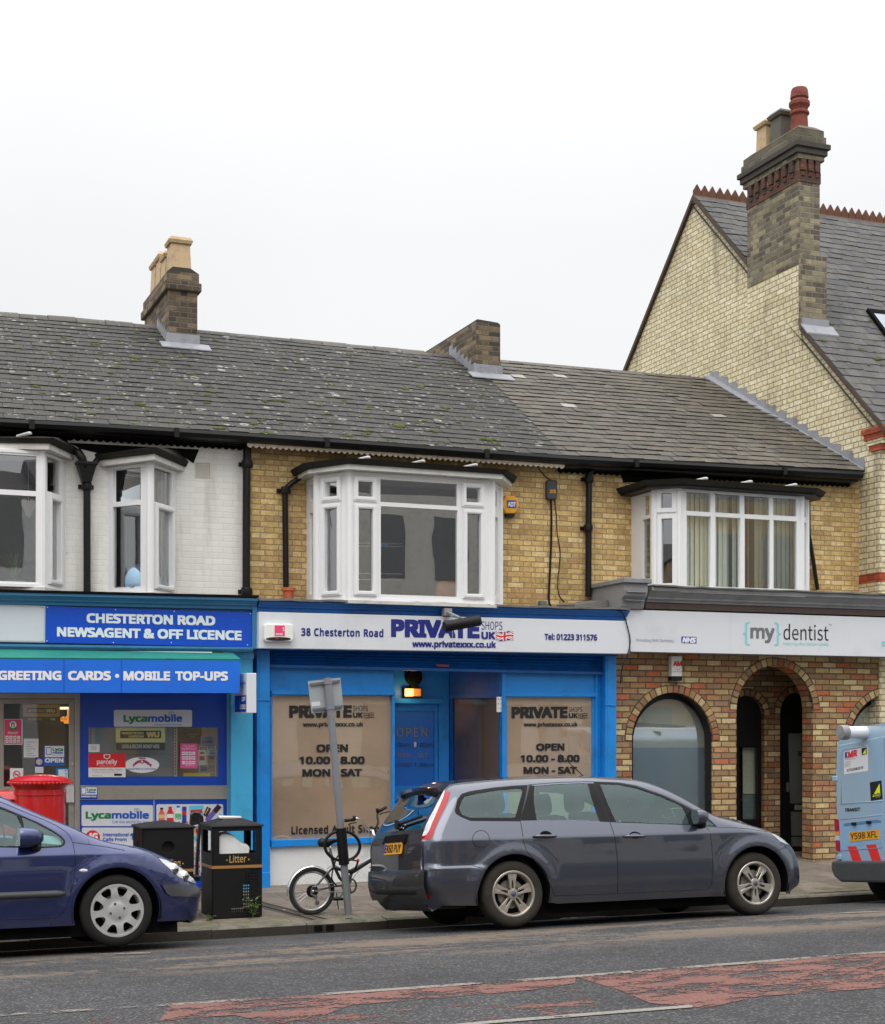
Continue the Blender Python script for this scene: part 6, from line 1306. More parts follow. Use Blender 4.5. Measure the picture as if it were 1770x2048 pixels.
# ================================================================ VEHICLES
def carkit(O, roll):
    M = Matrix.Translation(O) @ Matrix.Rotation(roll, 4, 'X'); return M, M.inverted()
class Car:
    def __init__(s, name, label, O, roll, wtab, half, chain, bottom, rad, crown, taper):
        s.root = thing(name, label, "car", O, local=True, rot=(roll, 0, 0)); s.M, s.I = carkit(Vector(O), roll)
        s.wtab, s.half, s.taper, s.flares = wtab, half, taper, []
        s.chain = []; s.rad = rad; s.crown = crown
    def w0(s, x, z):
        a, b, ka, kb = s.taper; f = 1.0
        if x < a: f -= ka*((a-x))**2
        if x > b: f -= kb*((x-b))**2
        y = lerp_s(s.wtab, z)*s.half*f
        if getattr(s, 'extra', None): y += s.extra(x, z)
        for xc, zc, R, h in s.flares:
            r = math.hypot(x-xc, z-zc)
            if R-.05 < r < R+.22: y += h*math.exp(-((r-R-.015)/.075)**2)*(1 if z > zc-.1 else max(0, 1+(z-zc+.1)*5))
        return y
    def loc(s, px, py, inset=0.0, full=False):
        c = s.I @ CAM; v = (s.I.to_3x3() @ ray(px, py)); y = -(s.half-inset); p = None
        for _ in range(14):
            t = (y-c.y)/v.y; p = c+v*t; ny = -((s.w(p.x, p.z) if full else s.w0(p.x, p.z))-inset); y = y*.4+ny*.6
        return (p.x, p.z)
    def setchain(s, pts, radf):
        P = [Vector(p) for p in dens(pts, .03, False)]; n = len(P)
        for _ in range(3): P = [P[0]]+[P[i]*.5+(P[i-1]+P[i+1])*.25 for i in range(1, n-1)]+[P[-1]]
        r = [radf(p) for p in P]
        for _ in range(30): r = [r[max(0, i-1)]*.25+r[i]*.5+r[min(n-1, i+1)]*.25 for i in range(n)]
        k = list(range(0, n-1, 2))+[n-1]; s.ch = [P[i] for i in k]; s.cr = [r[i] for i in k]
    def near(s, x, z):
        best = 9; br = .1; n = s.ch; p = Vector((x, z))
        for i in range(len(n)-1):
            a, b = n[i], n[i+1]; d = b-a; L = d.length_squared or 1e-9
            t = max(0, min(1, (p-a).dot(d)/L)); q = (p-(a+d*t)).length
            if q < best: best = q; br = s.cr[i]*(1-t)+s.cr[i+1]*t
        return best, br
    def w(s, x, z):
        d, r = s.near(x, z); y = s.w0(x, z)
        if d < r: k = (r-d)/r; y -= r*.9*(1-math.sqrt(max(0, 1-k*k)))
        return y
    def normal(s, x, z):
        e = .004; a = (s.w(x+e, z)-s.w(x-e, z))/(2*e); b = (s.w(x, z+e)-s.w(x, z-e))/(2*e); return Vector((-a, -1, -b))  # for the near side y=-w -> flip below
    def sides(s, regions, body_mat, step=.05):
        """regions: (name, polygon in local x,z, material, parent key, offset)"""
        loop = dens([tuple(p) for p in s.sil], .035)
        V = [Vector(p) for p in loop]; E = [(i, (i+1) % len(V)) for i in range(len(V))]
        polys = []
        for r in regions:
            d = dens(r[1], .035); o = len(V); V += [Vector(p) for p in d]; n = len(d); E += [(o+i, o+(i+1) % n) for i in range(n)]; polys.append(d)
        cd = dens([tuple(p) for p in s.ch], .035, False)
        for i, p in enumerate(cd):
            a = Vector(cd[max(0, i-1)]); b = Vector(cd[min(len(cd)-1, i+1)]); t = (b-a).normalized(); n = Vector((t.y, -t.x)); _, r = s.near(*p)
            for f in (.03, .10, .22, .38, .58, .8, 1.02):
                q = Vector(p)+n*r*f
                if inpoly(q, s.sil) and s.near(*q)[0] > r*f*.93: V.append(q)
        xs = [p[0] for p in s.sil]; zs = [p[1] for p in s.sil]; x = min(xs); k = 0
        for zc in s.rows:                       # rows of points along the shoulder crease
            row = []; x = min(xs)+.02
            while x < max(xs):
                if inpoly((x, zc), s.sil) and s.near(x, zc)[0] > .03: row.append(len(V)); V.append(Vector((x, zc)))
                elif row: row.append(None)
                x += .04
            E += [(a, b) for a, b in zip(row, row[1:]) if a is not None and b is not None]
        x = min(xs)
        while x < max(xs):
            z = min(zs)+(step/2 if k % 2 else 0)
            while z < max(zs):
                if inpoly((x, z), s.sil):
                    d, r = s.near(x, z)
                    if d > r*1.1 and all(abs(z-q) > .012 for q in s.rows): V.append(Vector((x, z)))
                z += step
            x += step*.9; k += 1
        ov, _, of, *_r = delaunay_2d_cdt(V, E, [], 0, 1e-4)
        groups = {}
        for f in of:
            c = sum((ov[i] for i in f), Vector((0, 0)))/3
            if not inpoly(c, s.sil): continue
            g = -1
            for i, d in enumerate(polys):
                if inpoly(c, d): g = i; break
            groups.setdefault(g, []).append(f)
        W = {}; N = {}
        def get(i):
            if i not in W: W[i] = s.w(*ov[i]); N[i] = s.normal(*ov[i])
            return W[i], N[i]
        out = {}
        for sd in (-1, 1):
            for g in [-1]+list(range(len(regions))):
                if g not in groups: continue
                mb = MB(); mb.n = []; idx = {}
                off = 0 if g < 0 else regions[g][4]
                for f in groups[g]:
                    ids = []
                    for i in f:
                        if i not in idx:
                            y, n = get(i); idx[i] = len(mb.v); mb.v.append(Vector((ov[i].x, sd*(y+off), ov[i].y))); nn = Vector((n.x, sd, n.z)).normalized(); mb.n.append(nn)
                        ids.append(idx[i])
                    a, b, c = (mb.v[i] for i in ids)
                    if (b-a).cross(c-a).dot(mb.n[ids[0]]) < 0: ids = ids[::-1]
                    mb.f.append(ids); mb.m.append(0)
                if g < 0: par = s.root; nm = "body"; mt = body_mat
                else: nm, _, mt, pk, _ = regions[g][:5]; par = out.get((sd, pk), s.root) if pk else s.root
                ob = mb.build(nm if g >= 0 else "side_body", mt, par, smooth=True); ob.data.normals_split_custom_set_from_vertices([tuple(v) for v in mb.n])
                out[(sd, regions[g][5] if g >= 0 and len(regions[g]) > 5 else nm)] = ob
        s.out = out; return out
    def tri_pt(s, x, z, sd=-1, off=0.0):
        return Vector((x, sd*(s.w(x, z)+off), z))
    def gap(s, pts, parent=None, r=.004, closed=False, mat=None, both=True, name="panel_gap"):
        d = dens(pts, .03, closed); d = d+[d[0]] if closed else d
        for sd in ((-1, 1) if both else (-1,)):
            mb = MB(); mb.tube([s.tri_pt(x, z, sd, -.0015) for x, z in d], r, 6); mb.build(name, mat or M_black, (parent or {}).get(sd, s.root) if isinstance(parent, dict) else (parent or s.root), smooth=True)
    def strip(s, parts, body_mat, crown):
        """the skin across the car along the side outline: parts = [(name, test(p,t), |v| limit, material)]"""
        cd = dens([tuple(p) for p in s.ch], .04, False); vs = [-1, -.985, -.95, -.9, -.88, -.86, -.75, -.6, -.4, -.2, 0, .2, .4, .6, .75, .86, .88, .9, .95, .985, 1]
        P = []; NN = []
        for i, p in enumerate(cd):
            a = Vector(cd[max(0, i-1)]); b = Vector(cd[min(len(cd)-1, i+1)]); t = (b-a).normalized(); n = Vector((-t.y, t.x)); _, r = s.near(*p); We = s.w0(*p)-r*.9; c = crown(p)
            row = []
            for v in vs: k = c*(1-v*v)**2; q_ = s.out_dir(p, n); row.append(Vector((p[0]+q_.x*k, v*We, p[1]+q_.y*k)))
            P.append(row); NN.append(n)
        mbs = {None: MB()}
        for i in range(len(cd)-1):
            m = ((cd[i][0]+cd[i+1][0])/2, (cd[i][1]+cd[i+1][1])/2)
            for j in range(len(vs)-1):
                vm = abs((vs[j]+vs[j+1])/2); key = None
                for nm, test, lim, mt in parts:
                    if test(m) and vm < lim: key = nm; break
                mb = mbs.setdefault(key, MB()); mb.add([P[i][j], P[i+1][j], P[i+1][j+1], P[i][j+1]], [(0, 1, 2, 3)])
        res = {}
        for key, mb in mbs.items():
            mt = body_mat if key is None else [q for q in parts if q[0] == key][0][3]
            res[key] = mb.build("top_body" if key is None else key, mt, s.root, smooth=True)
        return res
    def out_dir(s, p, n):                    # ends bow outwards level, roof and bonnet bow upwards
        if p[1] < .95 and abs(n.y) < .75 or p[1] < .45: return Vector((n.x*min(1, max(0, (p[1]-.2)/.2)), 0))
        return n
    def endpt(s, y, z, rear=True, off=0.0):
        n = s.ch; rng = range(len(n)-1) if rear else range(len(n)-2, -1, -1)
        for i in rng:
            a, b = n[i], n[i+1]
            if min(a.y, b.y) <= z <= max(a.y, b.y) and abs(b.y-a.y) > 1e-5:
                t = (z-a.y)/(b.y-a.y); p = a+(b-a)*t; tt = (b-a).normalized(); nn = Vector((-tt.y, tt.x)); We = s.w0(p.x, p.y)-s.near(p.x, p.y)[1]*.9; v = max(-1, min(1, y/We)); k = s.crown(p)*(1-v*v)**2+off
                q_ = s.out_dir(p, nn); k0 = k-off; return Vector((p.x+q_.x*k0+nn.x*off, y, z+q_.y*k0+nn.y*off)), Vector((nn.x, 0, nn.y))
def lerp_s(tab, x):
    if x <= tab[0][0]: return tab[0][1]
    for i, ((a, b), (c, d)) in enumerate(zip(tab, tab[1:])):
        if x <= c:
            t = (x-a)/(c-a)
            m0 = (d-tab[i-1][1])/(c-tab[i-1][0])*(c-a) if i > 0 else (d-b)
            m1 = (tab[i+2][1]-b)/(tab[i+2][0]-a)*(c-a) if i+2 < len(tab) else (d-b)
            return (2*t**3-3*t*t+1)*b+(t**3-2*t*t+t)*m0+(-2*t**3+3*t*t)*d+(t**3-t*t)*m1
    return tab[-1][1]
def wheel(root, xc, zc, yface, sd, R, rim, style, dirt):
    Wd = .2; c = Vector((xc, sd*(yface-Wd/2), zc)); fl = lambda v: Vector((v[0], v[1]*sd, v[2]))
    t = MB(); prof = [(rim-.012, -.085), (rim+.012, -.098), (R-.055, -.104), (R-.02, -.094), (R-.006, -.076), (R, -.05), (R, .05), (R-.006, .076), (R-.02, .094), (R-.055, .104), (rim+.012, .098), (rim-.012, .085)]
    t.lathe(prof, c, 44, 'y', cap=False)
    w_ = MB(); w_.lathe([(rim-.03, sd*.03), (rim-.02, sd*.08), (rim-.004, sd*.088), (rim+.01, sd*.092), (rim+.006, sd*.10), (rim-.012, sd*.10), (rim-.022, sd*.08)], c, 44, 'y', cap=False)
    mp = lambda u, v, w: c+Vector((u, sd*(.07+w), v))
    ty = t.build("wheel", M_tyre if style == 'star' else M_tyred, root, smooth=True, angle=40)
    rimob = None
    if style == 'star':
        for k in range(5):
            a = math.radians(90+72*k+dirt[1]); ca, sa = math.cos(a), math.sin(a)
            def T(r, q): return (r*ca-q*sa, r*sa+q*ca)
            for s_ in (-1, 1):
                pts = [T(.035, s_*.004), T(.035, s_*.030), T(.08, s_*.030), T(.13, s_*.036), T(rim-.012, s_*.052), T(rim-.006, s_*.012), T(.13, s_*.006), T(.075, s_*.011)]
                A = [mp(x, y, .012+.014*(1-math.hypot(x, y)/rim)*0) for x, y in pts]; B = [mp(x, y, -.025) for x, y in pts]; w_.hexa(A, B)
            pts = [T(.125, -.010), T(rim-.006, -.018), T(rim-.006, .018), T(.125, .010)]; w_.hexa([mp(x, y, .010) for x, y in pts], [mp(x, y, -.025) for x, y in pts])
        w_.lathe([(0, sd*.088), (.03, sd*.088), (.052, sd*.084), (.056, sd*.06), (.056, sd*.03)], c, 24, 'y')
    else:
        ho = []
        for k in range(8):
            a = math.radians(22.5+45*k+dirt[1])
            def T(r, q): return (r*math.cos(a)-q*math.sin(a), r*math.sin(a)+q*math.cos(a))
            ho.append(smooth_poly([T(rim*.575, -.016), T(rim*.55, 0), T(rim*.575, .016), T(rim*.74, .038), T(rim*.87, .044), T(rim*.925, .026), T(rim*.94, 0), T(rim*.925, -.026), T(rim*.87, -.044), T(rim*.74, -.038)], 2, True))
        mp2 = lambda u, v, w: c+Vector((u, sd*(.096+w+.006*(1-(u*u+v*v)/rim**2)-.008*max(0, 1-abs(math.hypot(u, v)/rim-.42)/.2)), v))
        ex = [(r*math.cos(q), r*math.sin(q)) for r in (rim*.2, rim*.32, rim*.42, rim*.52) for q in [2*math.pi*i/24 for i in range(24)]]
        tri, vs = cdt(ell(0, 0, rim, rim, 56), ho, ex); w_.add([mp2(u, v, 0) for u, v in vs], tri)
        for h in ho:
            n = len(h); w_.add([mp2(u, v, 0) for u, v in h]+[mp2(u, v, -.02) for u, v in h], [((i+1) % n, i, i+n, (i+1) % n+n) for i in range(n)])
    rb = w_.build("rim", dirt[0], ty, smooth=True, angle=30, bevel=.003 if style == 'star' else 0)
    d = MB(); d.lathe([(0, sd*.0), (rim-.02, sd*.0), (rim-.02, sd*-.05)], c+Vector((0, sd*.01, 0)), 30, 'y'); d.build("wheel_well_disc", M_blackm, ty)
    d = MB(); d.lathe([(.06, sd*.03), (.135, sd*.03), (.14, sd*.02)], c, 30, 'y'); d.build("brake_disc", paint((120,116,110), .5, .4, 0, metal=.6), ty)
    n = MB(); nb = 5 if style == 'star' else 4
    for k in range(nb):
        a = math.radians(90+360/nb*k+(36 if style == 'star' else 10)+dirt[1]); r = .066 if style == 'star' else .062
        n.lathe([(.011, sd*.0), (.011, sd*.012), (.006, sd*.015)], c+Vector((r*math.cos(a), sd*(.086 if style == 'star' else .094), r*math.sin(a))), 8, 'y')
    n.build("wheel_nuts", paint((70,66,62), .5, .3, 0, metal=.5), rb)
    h = MB(); h.lathe([(.0, sd*.091), (.026, sd*.09), (.03, sd*.08)] if style == 'star' else [(.0, sd*.098), (.02, sd*.097), (.026, sd*.09)], c, 18, 'y'); h.build("hub_cap", paint((60,70,96), .35, .2, 0) if style == 'star' else M_silver, rb, smooth=True)
    return ty
def arch_well(root, xc, zc, R, yo, depth):
    for sd in (-1, 1):
        mb = MB(); n = 22; A, B = [], []
        for k in range(n+1):
            a = math.radians(-14+208*k/n); A.append((xc+R*math.cos(a), sd*yo, zc+R*math.sin(a))); B.append((xc+R*math.cos(a), sd*(yo-depth), zc+R*math.sin(a)))
        mb.add(A+B, [(k, k+1, k+n+2, k+n+1) for k in range(n)]); c = len(mb.v); mb.add(B+[(xc, sd*(yo-depth), zc)], [(k, k+1, n+1) for k in range(n)]); mb.build("wheel_arch", M_blackm, root)
def seats(root, xs, ys, zs, mat):
    for x in xs:
        for y in ys:
            mb = MB(); prof = smooth_poly([(x-.10, zs), (x-.26, zs+.52), (x-.20, zs+.56), (x-.10, zs+.5), (x+.04, zs+.1), (x+.42, zs+.08), (x+.42, zs-.08), (x, zs-.1)], 3, True)
            mb.hexa([(u, y-.23, v) for u, v in prof], [(u, y+.23, v) for u, v in prof]); st = mb.build("seat", mat, root, bevel=.05, seg=2)
            mb = MB(); cx, cz = x-.28, zs+.68; prof = smooth_poly([(cx-.06, cz-.1), (cx-.075, cz+.06), (cx-.03, cz+.115), (cx+.03, cz+.09), (cx+.045, cz-.08)], 3, True)
            mb.hexa([(u, y-.13, v) for u, v in prof], [(u, y+.13, v) for u, v in prof]); mb.build("headrest", mat, st, bevel=.03, seg=2)
def steering(root, x, y, z, R=.185):
    mb = MB(); rt = Matrix.Rotation(math.radians(25), 3, 'Y'); ring = [Vector((x, y, z))+rt@Vector((0, R*math.cos(t), R*math.sin(t))) for t in [2*math.pi*k/28 for k in range(29)]]; mb.tube(ring, .017, 8, cap=False)
    for a in (0, math.pi, -math.pi/2): mb.tube([Vector((x, y, z)), Vector((x, y, z))+rt@Vector((0, R*math.cos(a), R*math.sin(a)))], .016, 6)
    mb.lathe([(0, .02), (.06, .015), (.07, -.02), (.03, -.12)], (x, y, z), 14, 'x'); mb.build("steering_wheel", M_plastic, root, smooth=True)
M_rglass = glass('rear_glass', (.34, .44, .44), .0, k=.8, wave=0, gc=(.6, .7, .72))
M_tyre = paint((44,41,38), .9, .8, .001, scale=9, raw=(.040,.035,.030), spec=.2); M_tyred = paint((30,30,30), .9, .5, .001, scale=9, raw=(.016,.015,.015), spec=.25)
M_redlens = paint((196,16,20), .2, .02, 0, coat=.2, raw=(.40, .006, .008)); M_whitelens = paint((220,222,224), .1, .06, 0, coat=1.0, raw=(.56, .57, .58), scale=30)
M_amber = paint((240,120,10), .1, .02, 0, coat=1.0); M_plate = paint((206,146,30), .35, .12, 0)
M_seat = paint((52,54,58), .95, .2, 0); M_gasket = paint((22,22,23), .55, .1, 0, raw=(.008,.008,.009), spec=.22)
M_alloyd = paint((164,154,140), .34, .55, .0004, metal=.75, raw=(.46, .42, .37), scale=8); M_hub = paint((190,190,192), .3, .2, .0, metal=.6, raw=(.56, .56, .57))
M_mirror = paint((60,66,74), .1, .05, 0, metal=.9, raw=(.16,.18,.2))
def mirror_part(car, c, sx, sy, sz, mat, parent=None):
    for sd in (-1, 1):
        mb = MB(); c2 = Vector((c[0], sd*abs(c[1]), c[2])); n = 14
        rows = []
        for i in range(8):
            t = i/7; x = -sx*.5+sx*t; k = (1-(t)**3.0*.85)**.5 if t > .02 else .97
            rows.append([c2+Vector((x, sd*sy*k*math.copysign(abs(math.cos(q))**.6, math.cos(q)), sz*k*math.copysign(abs(math.sin(q))**.6, math.sin(q)))) for q in [2*math.pi*j/n for j in range(n)]])
        o = 0
        for r in rows: mb.v += r
        for i in range(7):
            for j in range(n): mb.f.append([i*n+j, i*n+(j+1) % n, (i+1)*n+(j+1) % n, (i+1)*n+j]); mb.m.append(0)
        mb.f.append(list(range(7*n, 8*n))); mb.m.append(0); mb.f.append(list(range(n))[::-1]); mb.m.append(1)
        mo = mb.build("door_mirror", [mat, M_mirror], car.root, smooth=True, angle=50)
        mb = MB(); yb = car.w(c[0]+.06, c[2]-sz*.9); mb.tube([(c[0]+.03, sd*abs(c[1])*.995, c[2]-sz*.8), (c[0]+.06, sd*(yb-.02), c[2]-sz*1.25)], [.03, .04], 8); mb.build("mirror_foot", M_plastic, mo)
# ---------------------------------------------------------------- grey estate car
Z1 = zoomer(740, 1530, 4.0227); Z2 = zoomer(1160, 1530, 3.848)
FW = [(0,.90),(.15,.915),(.26,.94),(.40,.968),(.55,.985),(.72,.995),(.81,1.0),(.835,.999),(.86,.988),(.93,.958),(1.02,.918),(1.10,.882),(1.25,.815),(1.40,.725),(1.52,.63),(1.7,.5)]
fo = Car("estate_car", "dusty dark grey estate car parked at the kerb before the blue shop", (0, -4.0, -.066), -.0965, FW, .92, None, None, None, None, (5.9, 8.9, .18, .11))
def crown_f(p):
    if p[1] > 1.25: return .05
    if p[0] < 6.2: return .008 if p[1] > .55 else .02
    if p[1] > .86: return .06
    return .16
fo.crown = crown_f; fo.rows = (.57, .588, .605, .80, .82, .838, .862)
def R_f(p):
    if p[0] < 6.0: return .13 if p[1] > .62 else .16
    if p[1] > 1.15: return .085
    if p[0] > 9.0: return .20
    return .09
ct = [(866,1823),(850,1808),(842,1788),(838,1765),(842,1745),(841,1705),(842,1676),(852,1648),(869,1616),(886,1582),(893,1573),(905,1568),(960,1562),(1050,1557),(1150,1554.5),(1225,1556),(1265,1560),(1300,1569),(1340,1586),(1380,1607.5),(1412,1626),(1428,1633),(1455,1639.5),(1500,1652),(1530,1660.5),(1560,1673),(1580,1688.5),(1592,1706),(1599,1735),(1600,1762),(1597,1774),(1580,1784)]
ch = [fo.loc(x, y, .12) for x, y in ct]
ch = smooth_poly(ch, 3); fo.setchain(ch, R_f); ch = [tuple(p) for p in fo.ch]
hub_r, hub_f = fo.loc(1026, 1794), fo.loc(1510, 1773)
Rz = .316; hub_r = (hub_r[0], Rz); hub_f = (hub_f[0], Rz); RA = .375
def _bump(x, z):                             # the rear bumper stands proud of the panel above it
    k = max(0, min(1, (5.78-x)/.12))*max(0, min(1, (.605+.10*max(0, 5.35-x)-z)/.035))*max(0, min(1, (z-.30)/.15)); return .022*k*k*(3-2*k)
fo.extra = _bump
fo.flares = [(hub_r[0], Rz, RA, .028), (hub_f[0], Rz, RA, .030)]
def arch_pts(h, R, z0):
    a0 = math.asin((z0-h[1])/R); return [(h[0]+R*math.cos(math.pi-a0-(math.pi-2*a0)*k/24), h[1]+R*math.sin(math.pi-a0-(math.pi-2*a0)*k/24)) for k in range(25)]
zs = .205
bot = [(ch[-1][0]-.02, .19)]+arch_pts(hub_f, RA, .20)[::-1]+[(hub_f[0]-RA-.1, zs), (hub_r[0]+RA+.1, zs)]+arch_pts(hub_r, RA, .22)[::-1]+[(ch[0][0]+.05, .235)]
fo.sil = [tuple(p) for p in ch]+bot
L_ = lambda zm, *pts: [fo.loc(x, y, 0, True) for x, y in zm(*pts)]
mirror_line = lambda: None
CPR = carpaint("dusty_tailgate_paint", (.082, .088, .105), .7, .35, zd=1.5, flake=.3, dcol=(.10, .095, .088))
CP = carpaint("grey_car_paint", (.048, .057, .088), .22, .72, zd=.5, flake=.4)
rearwin = L_(Z1, (716,345),(741,282),(766,252),(860,230),(1000,206),(1100,196),(1214,188),(1227,205),(1168,424),(800,424),(738,398))
rearfr = L_(Z1, (682,368),(702,280),(737,232),(800,211),(1000,180),(1140,167),(1270,160),(1206,454),(810,451),(735,420),(692,395))
rdglass = L_(Z1, (1326,170),(1500,155),(1700,147))+L_(Z2, (52,142),(146,430))+L_(Z1, (1700,444),(1346,444),(1322,310),(1320,240))
fdglass = L_(Z2, (152,145),(300,152),(430,177),(600,235),(780,312),(826,395),(842,455),(600,449),(276,436),(210,290))
qglass = L_(Z2, (912,366),(1046,464),(938,464))
rdoor = L_(Z1, (1278,160),(1208,455),(1216,480),(1232,600),(1258,690),(1292,728),(1385,835),(1462,985),(1488,1052))+L_(Z2, (288,988),(292,880),(285,700),(268,560),(230,440),(170,300),(102,130))+L_(Z2, (60,128))+L_(Z1, (1500,142))
fdoor = L_(Z2, (103,130),(171,300),(231,440),(269,560),(286,700),(293,880),(289,988),(975,958),(1012,930),(1022,760),(1015,620),(995,510),(968,476),(1052,474),(960,390),(800,305),(640,232),(430,160),(300,137))
bpil = L_(Z2, (56,140),(148,143),(210,290),(270,430),(150,432),(100,290))
spil = L_(Z1, (1283,160),(1324,168),(1318,240),(1320,310),(1344,446),(1212,448))
fframe = L_(Z2, (103,131),(300,139),(430,163),(640,236),(800,310),(960,395),(1050,470),(940,470),(835,462),(276,442),(150,436))
red = L_(Z1, (600,205),(644,216),(632,268),(600,345),(566,410),(531,490),(498,582),(474,600),(404,610),(416,582),(450,562),(468,540),(502,456),(542,366),(572,296),(592,248))
wht = L_(Z1, (600,205),(592,248),(572,296),(542,366),(502,456),(468,540),(450,562),(416,582),(404,590),(418,560),(460,470),(520,350),(575,240),(590,207))
refl = L_(Z1, (388,1036),(474,1042),(494,1068),(408,1064))
hl = L_(Z2, (1472,528),(1530,540),(1590,572),(1630,608),(1640,624),(1600,614),(1540,588))
o = fo.sides([("window_frame", None, None, None, 0)][:0]+[
    ("rear_lamp", red, M_redlens, None, .003, "rl"), ("rear_lamp_lens", wht, M_whitelens, "rl", .003), ("reflector", refl, M_redlens, None, .002), ("headlight", hl, M_whitelens, None, .002),
    ("side_window", rearwin, M_cglass, None, -.004), ("window_seal", rearfr, M_gasket, None, .0),
    ("side_window", rdglass, M_cglass, None, -.004), ("side_window", fdglass, M_cglass, None, -.004), ("side_window", qglass, M_cglass, None, -.004),
    ("pillar_trim", bpil, M_gasket, None, 0), ("pillar_trim", spil, M_gasket, None, 0), ("window_seal", fframe, M_gasket, None, 0),
    ("door", rdoor, CP, None, 0, "rd"), ("door", fdoor, CP, None, 0, "fd")], CP)
for sd in (-1, 1):
    for k, pl_ in (("rd", rdoor), ("fd", fdoor)):
        if (sd, k) in o:
            d = dens(pl_, .03); d.append(d[0]); mb = MB(); mb.tube([fo.tri_pt(x, z, sd, -.0025) for x, z in d], .0045, 6); mb.build("door_gap", M_black, o[(sd, k)], smooth=True)
fo.gap(L_(Z1, (412,806),(600,806),(815,806),(905,832),(932,850))); fo.gap(L_(Z1, (424,612),(426,700),(430,790),(424,860)), r=.005); fo.gap(L_(Z2, (1500,668),(1560,640),(1642,600))); fo.gap(L_(Z2, (1028,478),(1180,482),(1300,492),(1440,515)), r=.003)
fl_ = [tuple(v) for v in L_(Z1, *ell(893, 595, 67, 68, 28))]; fo.gap(fl_, closed=True, r=.0035); 
topw = [("tailgate", lambda p: p[0] < 5.7 and p[1] < .97, 2, CPR), ("windscreen", lambda p: 8.0 < p[0] < fo.loc(1420, 1630, .1)[0] and p[1] > 1.0 and p[0] > 7.35, .885, M_cglass), ("rear_window", lambda p: p[0] < 5.6 and .97 < p[1] < 1.33, .87, M_rglass)]
st = fo.strip(topw, CP, crown_f)
for h in (hub_r, hub_f):
    arch_well(fo.root, h[0], Rz, RA+.012, .90, .42)
    for sd in (-1, 1): wheel(fo.root, h[0], Rz, .895, sd, Rz, .212, 'star', (M_alloyd if h is hub_r else paint((170,164,156), .3, .35, .0003, metal=.8, raw=(.52, .49, .45), scale=8), 0 if h is hub_r else 36))
mb = MB(); mb.box(ch[0][0]+.45, ch[-1][0]-.2, -.72, .72, .11, .24); mb.build("underfloor", M_blackm, fo.root)
mb = MB(); mb.tube([(ch[0][0]+.05, .45, .24), (ch[0][0]+.5, .4, .24)], .035, 10); mb.build("exhaust", M_greyp, fo.root)
def bumper_band(car, rows, ymax, mat, name, par=None):
    ys = [-ymax+2*ymax*k/24 for k in range(25)]; mb = MB(); n = len(rows)
    for y in ys:
        f = min(1, (ymax-abs(y))/.12)
        for z, o_ in rows: mb.v.append(car.endpt(y, z, True, .002+o_*f)[0])
    for i in range(24):
        for j in range(n-1): mb.f.append([i*n+j, (i+1)*n+j, (i+1)*n+j+1, i*n+j+1]); mb.m.append(0)
    return mb.build(name, mat, par or car.root, smooth=True)
rbm = bumper_band(fo, [(.28, 0), (.32, .012), (.42, .018), (.52, .018), (.56, .010), (.575, 0)], .80, CPR, "rear_bumper"); bumper_band(fo, [(.345, .010), (.355, .022), (.395, .026), (.405, .012)], .66, M_plastic, "bumper_insert", rbm)
seats(fo.root, (7.25,), (-.37, .37), .52, M_seat); seats(fo.root, (6.35,), (-.45, 0, .45), .52, M_seat); steering(fo.root, 7.95, -.37, .93)
mb = MB(); xd = fo.loc(1400, 1640)[0]; mb.hexa([(xd-.75, -.74, .60), (xd-.55, -.74, .98), (xd+.1, -.74, 1.0), (xd+.1, -.74, .6)], [(xd-.75, .74, .60), (xd-.55, .74, .98), (xd+.1, .74, 1.0), (xd+.1, .74, .6)]); mb.build("dashboard", M_plastic, fo.root, bevel=.04, seg=2)
mb = MB(); mb.box(7.95, 8.0, -.12, .12, 1.27, 1.34); mb.build("interior_mirror", M_plastic, fo.root, bevel=.02)
def handle(car, zm, x0, x1, y, cav, parent):
    for sd in (-1, 1):
        a, b = car.loc(*zm((x0, y))[0]), car.loc(*zm((x1, y))[0]); mb = MB(); n = 7; P = []
        for k in range(n):
            t = k/(n-1); x = a[0]+(b[0]-a[0])*t; z = a[1]+(b[1]-a[1])*t; P.append(Vector((x, sd*(car.w(x, z)+.012+.022*math.sin(math.pi*min(1, max(0, t)))**.5), z)))
        mb.tube(P, [.011]+[.015]*(n-2)+[.011], 8); h = mb.build("handle", CP if car is fo else M_plastic, parent[(sd)], smooth=True)
        c = car.loc(*zm(cav)[0]); mb = MB(); e = ell(c[0], c[1], .062, .036, 20); tri, vs = cdt(e); mb.add([Vector((u, sd*(car.w(u, v)+.003), v)) for u, v in vs], tri); mb.build("handle_recess", M_blackm, parent[sd])
handle(fo, Z1, 1312, 1494, 573, (1415,560), {sd: o[(sd, "rd")] for sd in (-1, 1)}); handle(fo, Z2, 335, 495, 549, (425,540), {sd: o[(sd, "fd")] for sd in (-1, 1)})
mc = fo.loc(*Z2((880,402))[0]); mirror_part(fo, (mc[0]+.02, fo.w0(mc[0], 1.05)+.10, mc[1]-.0), .15, .10, .075, CP)
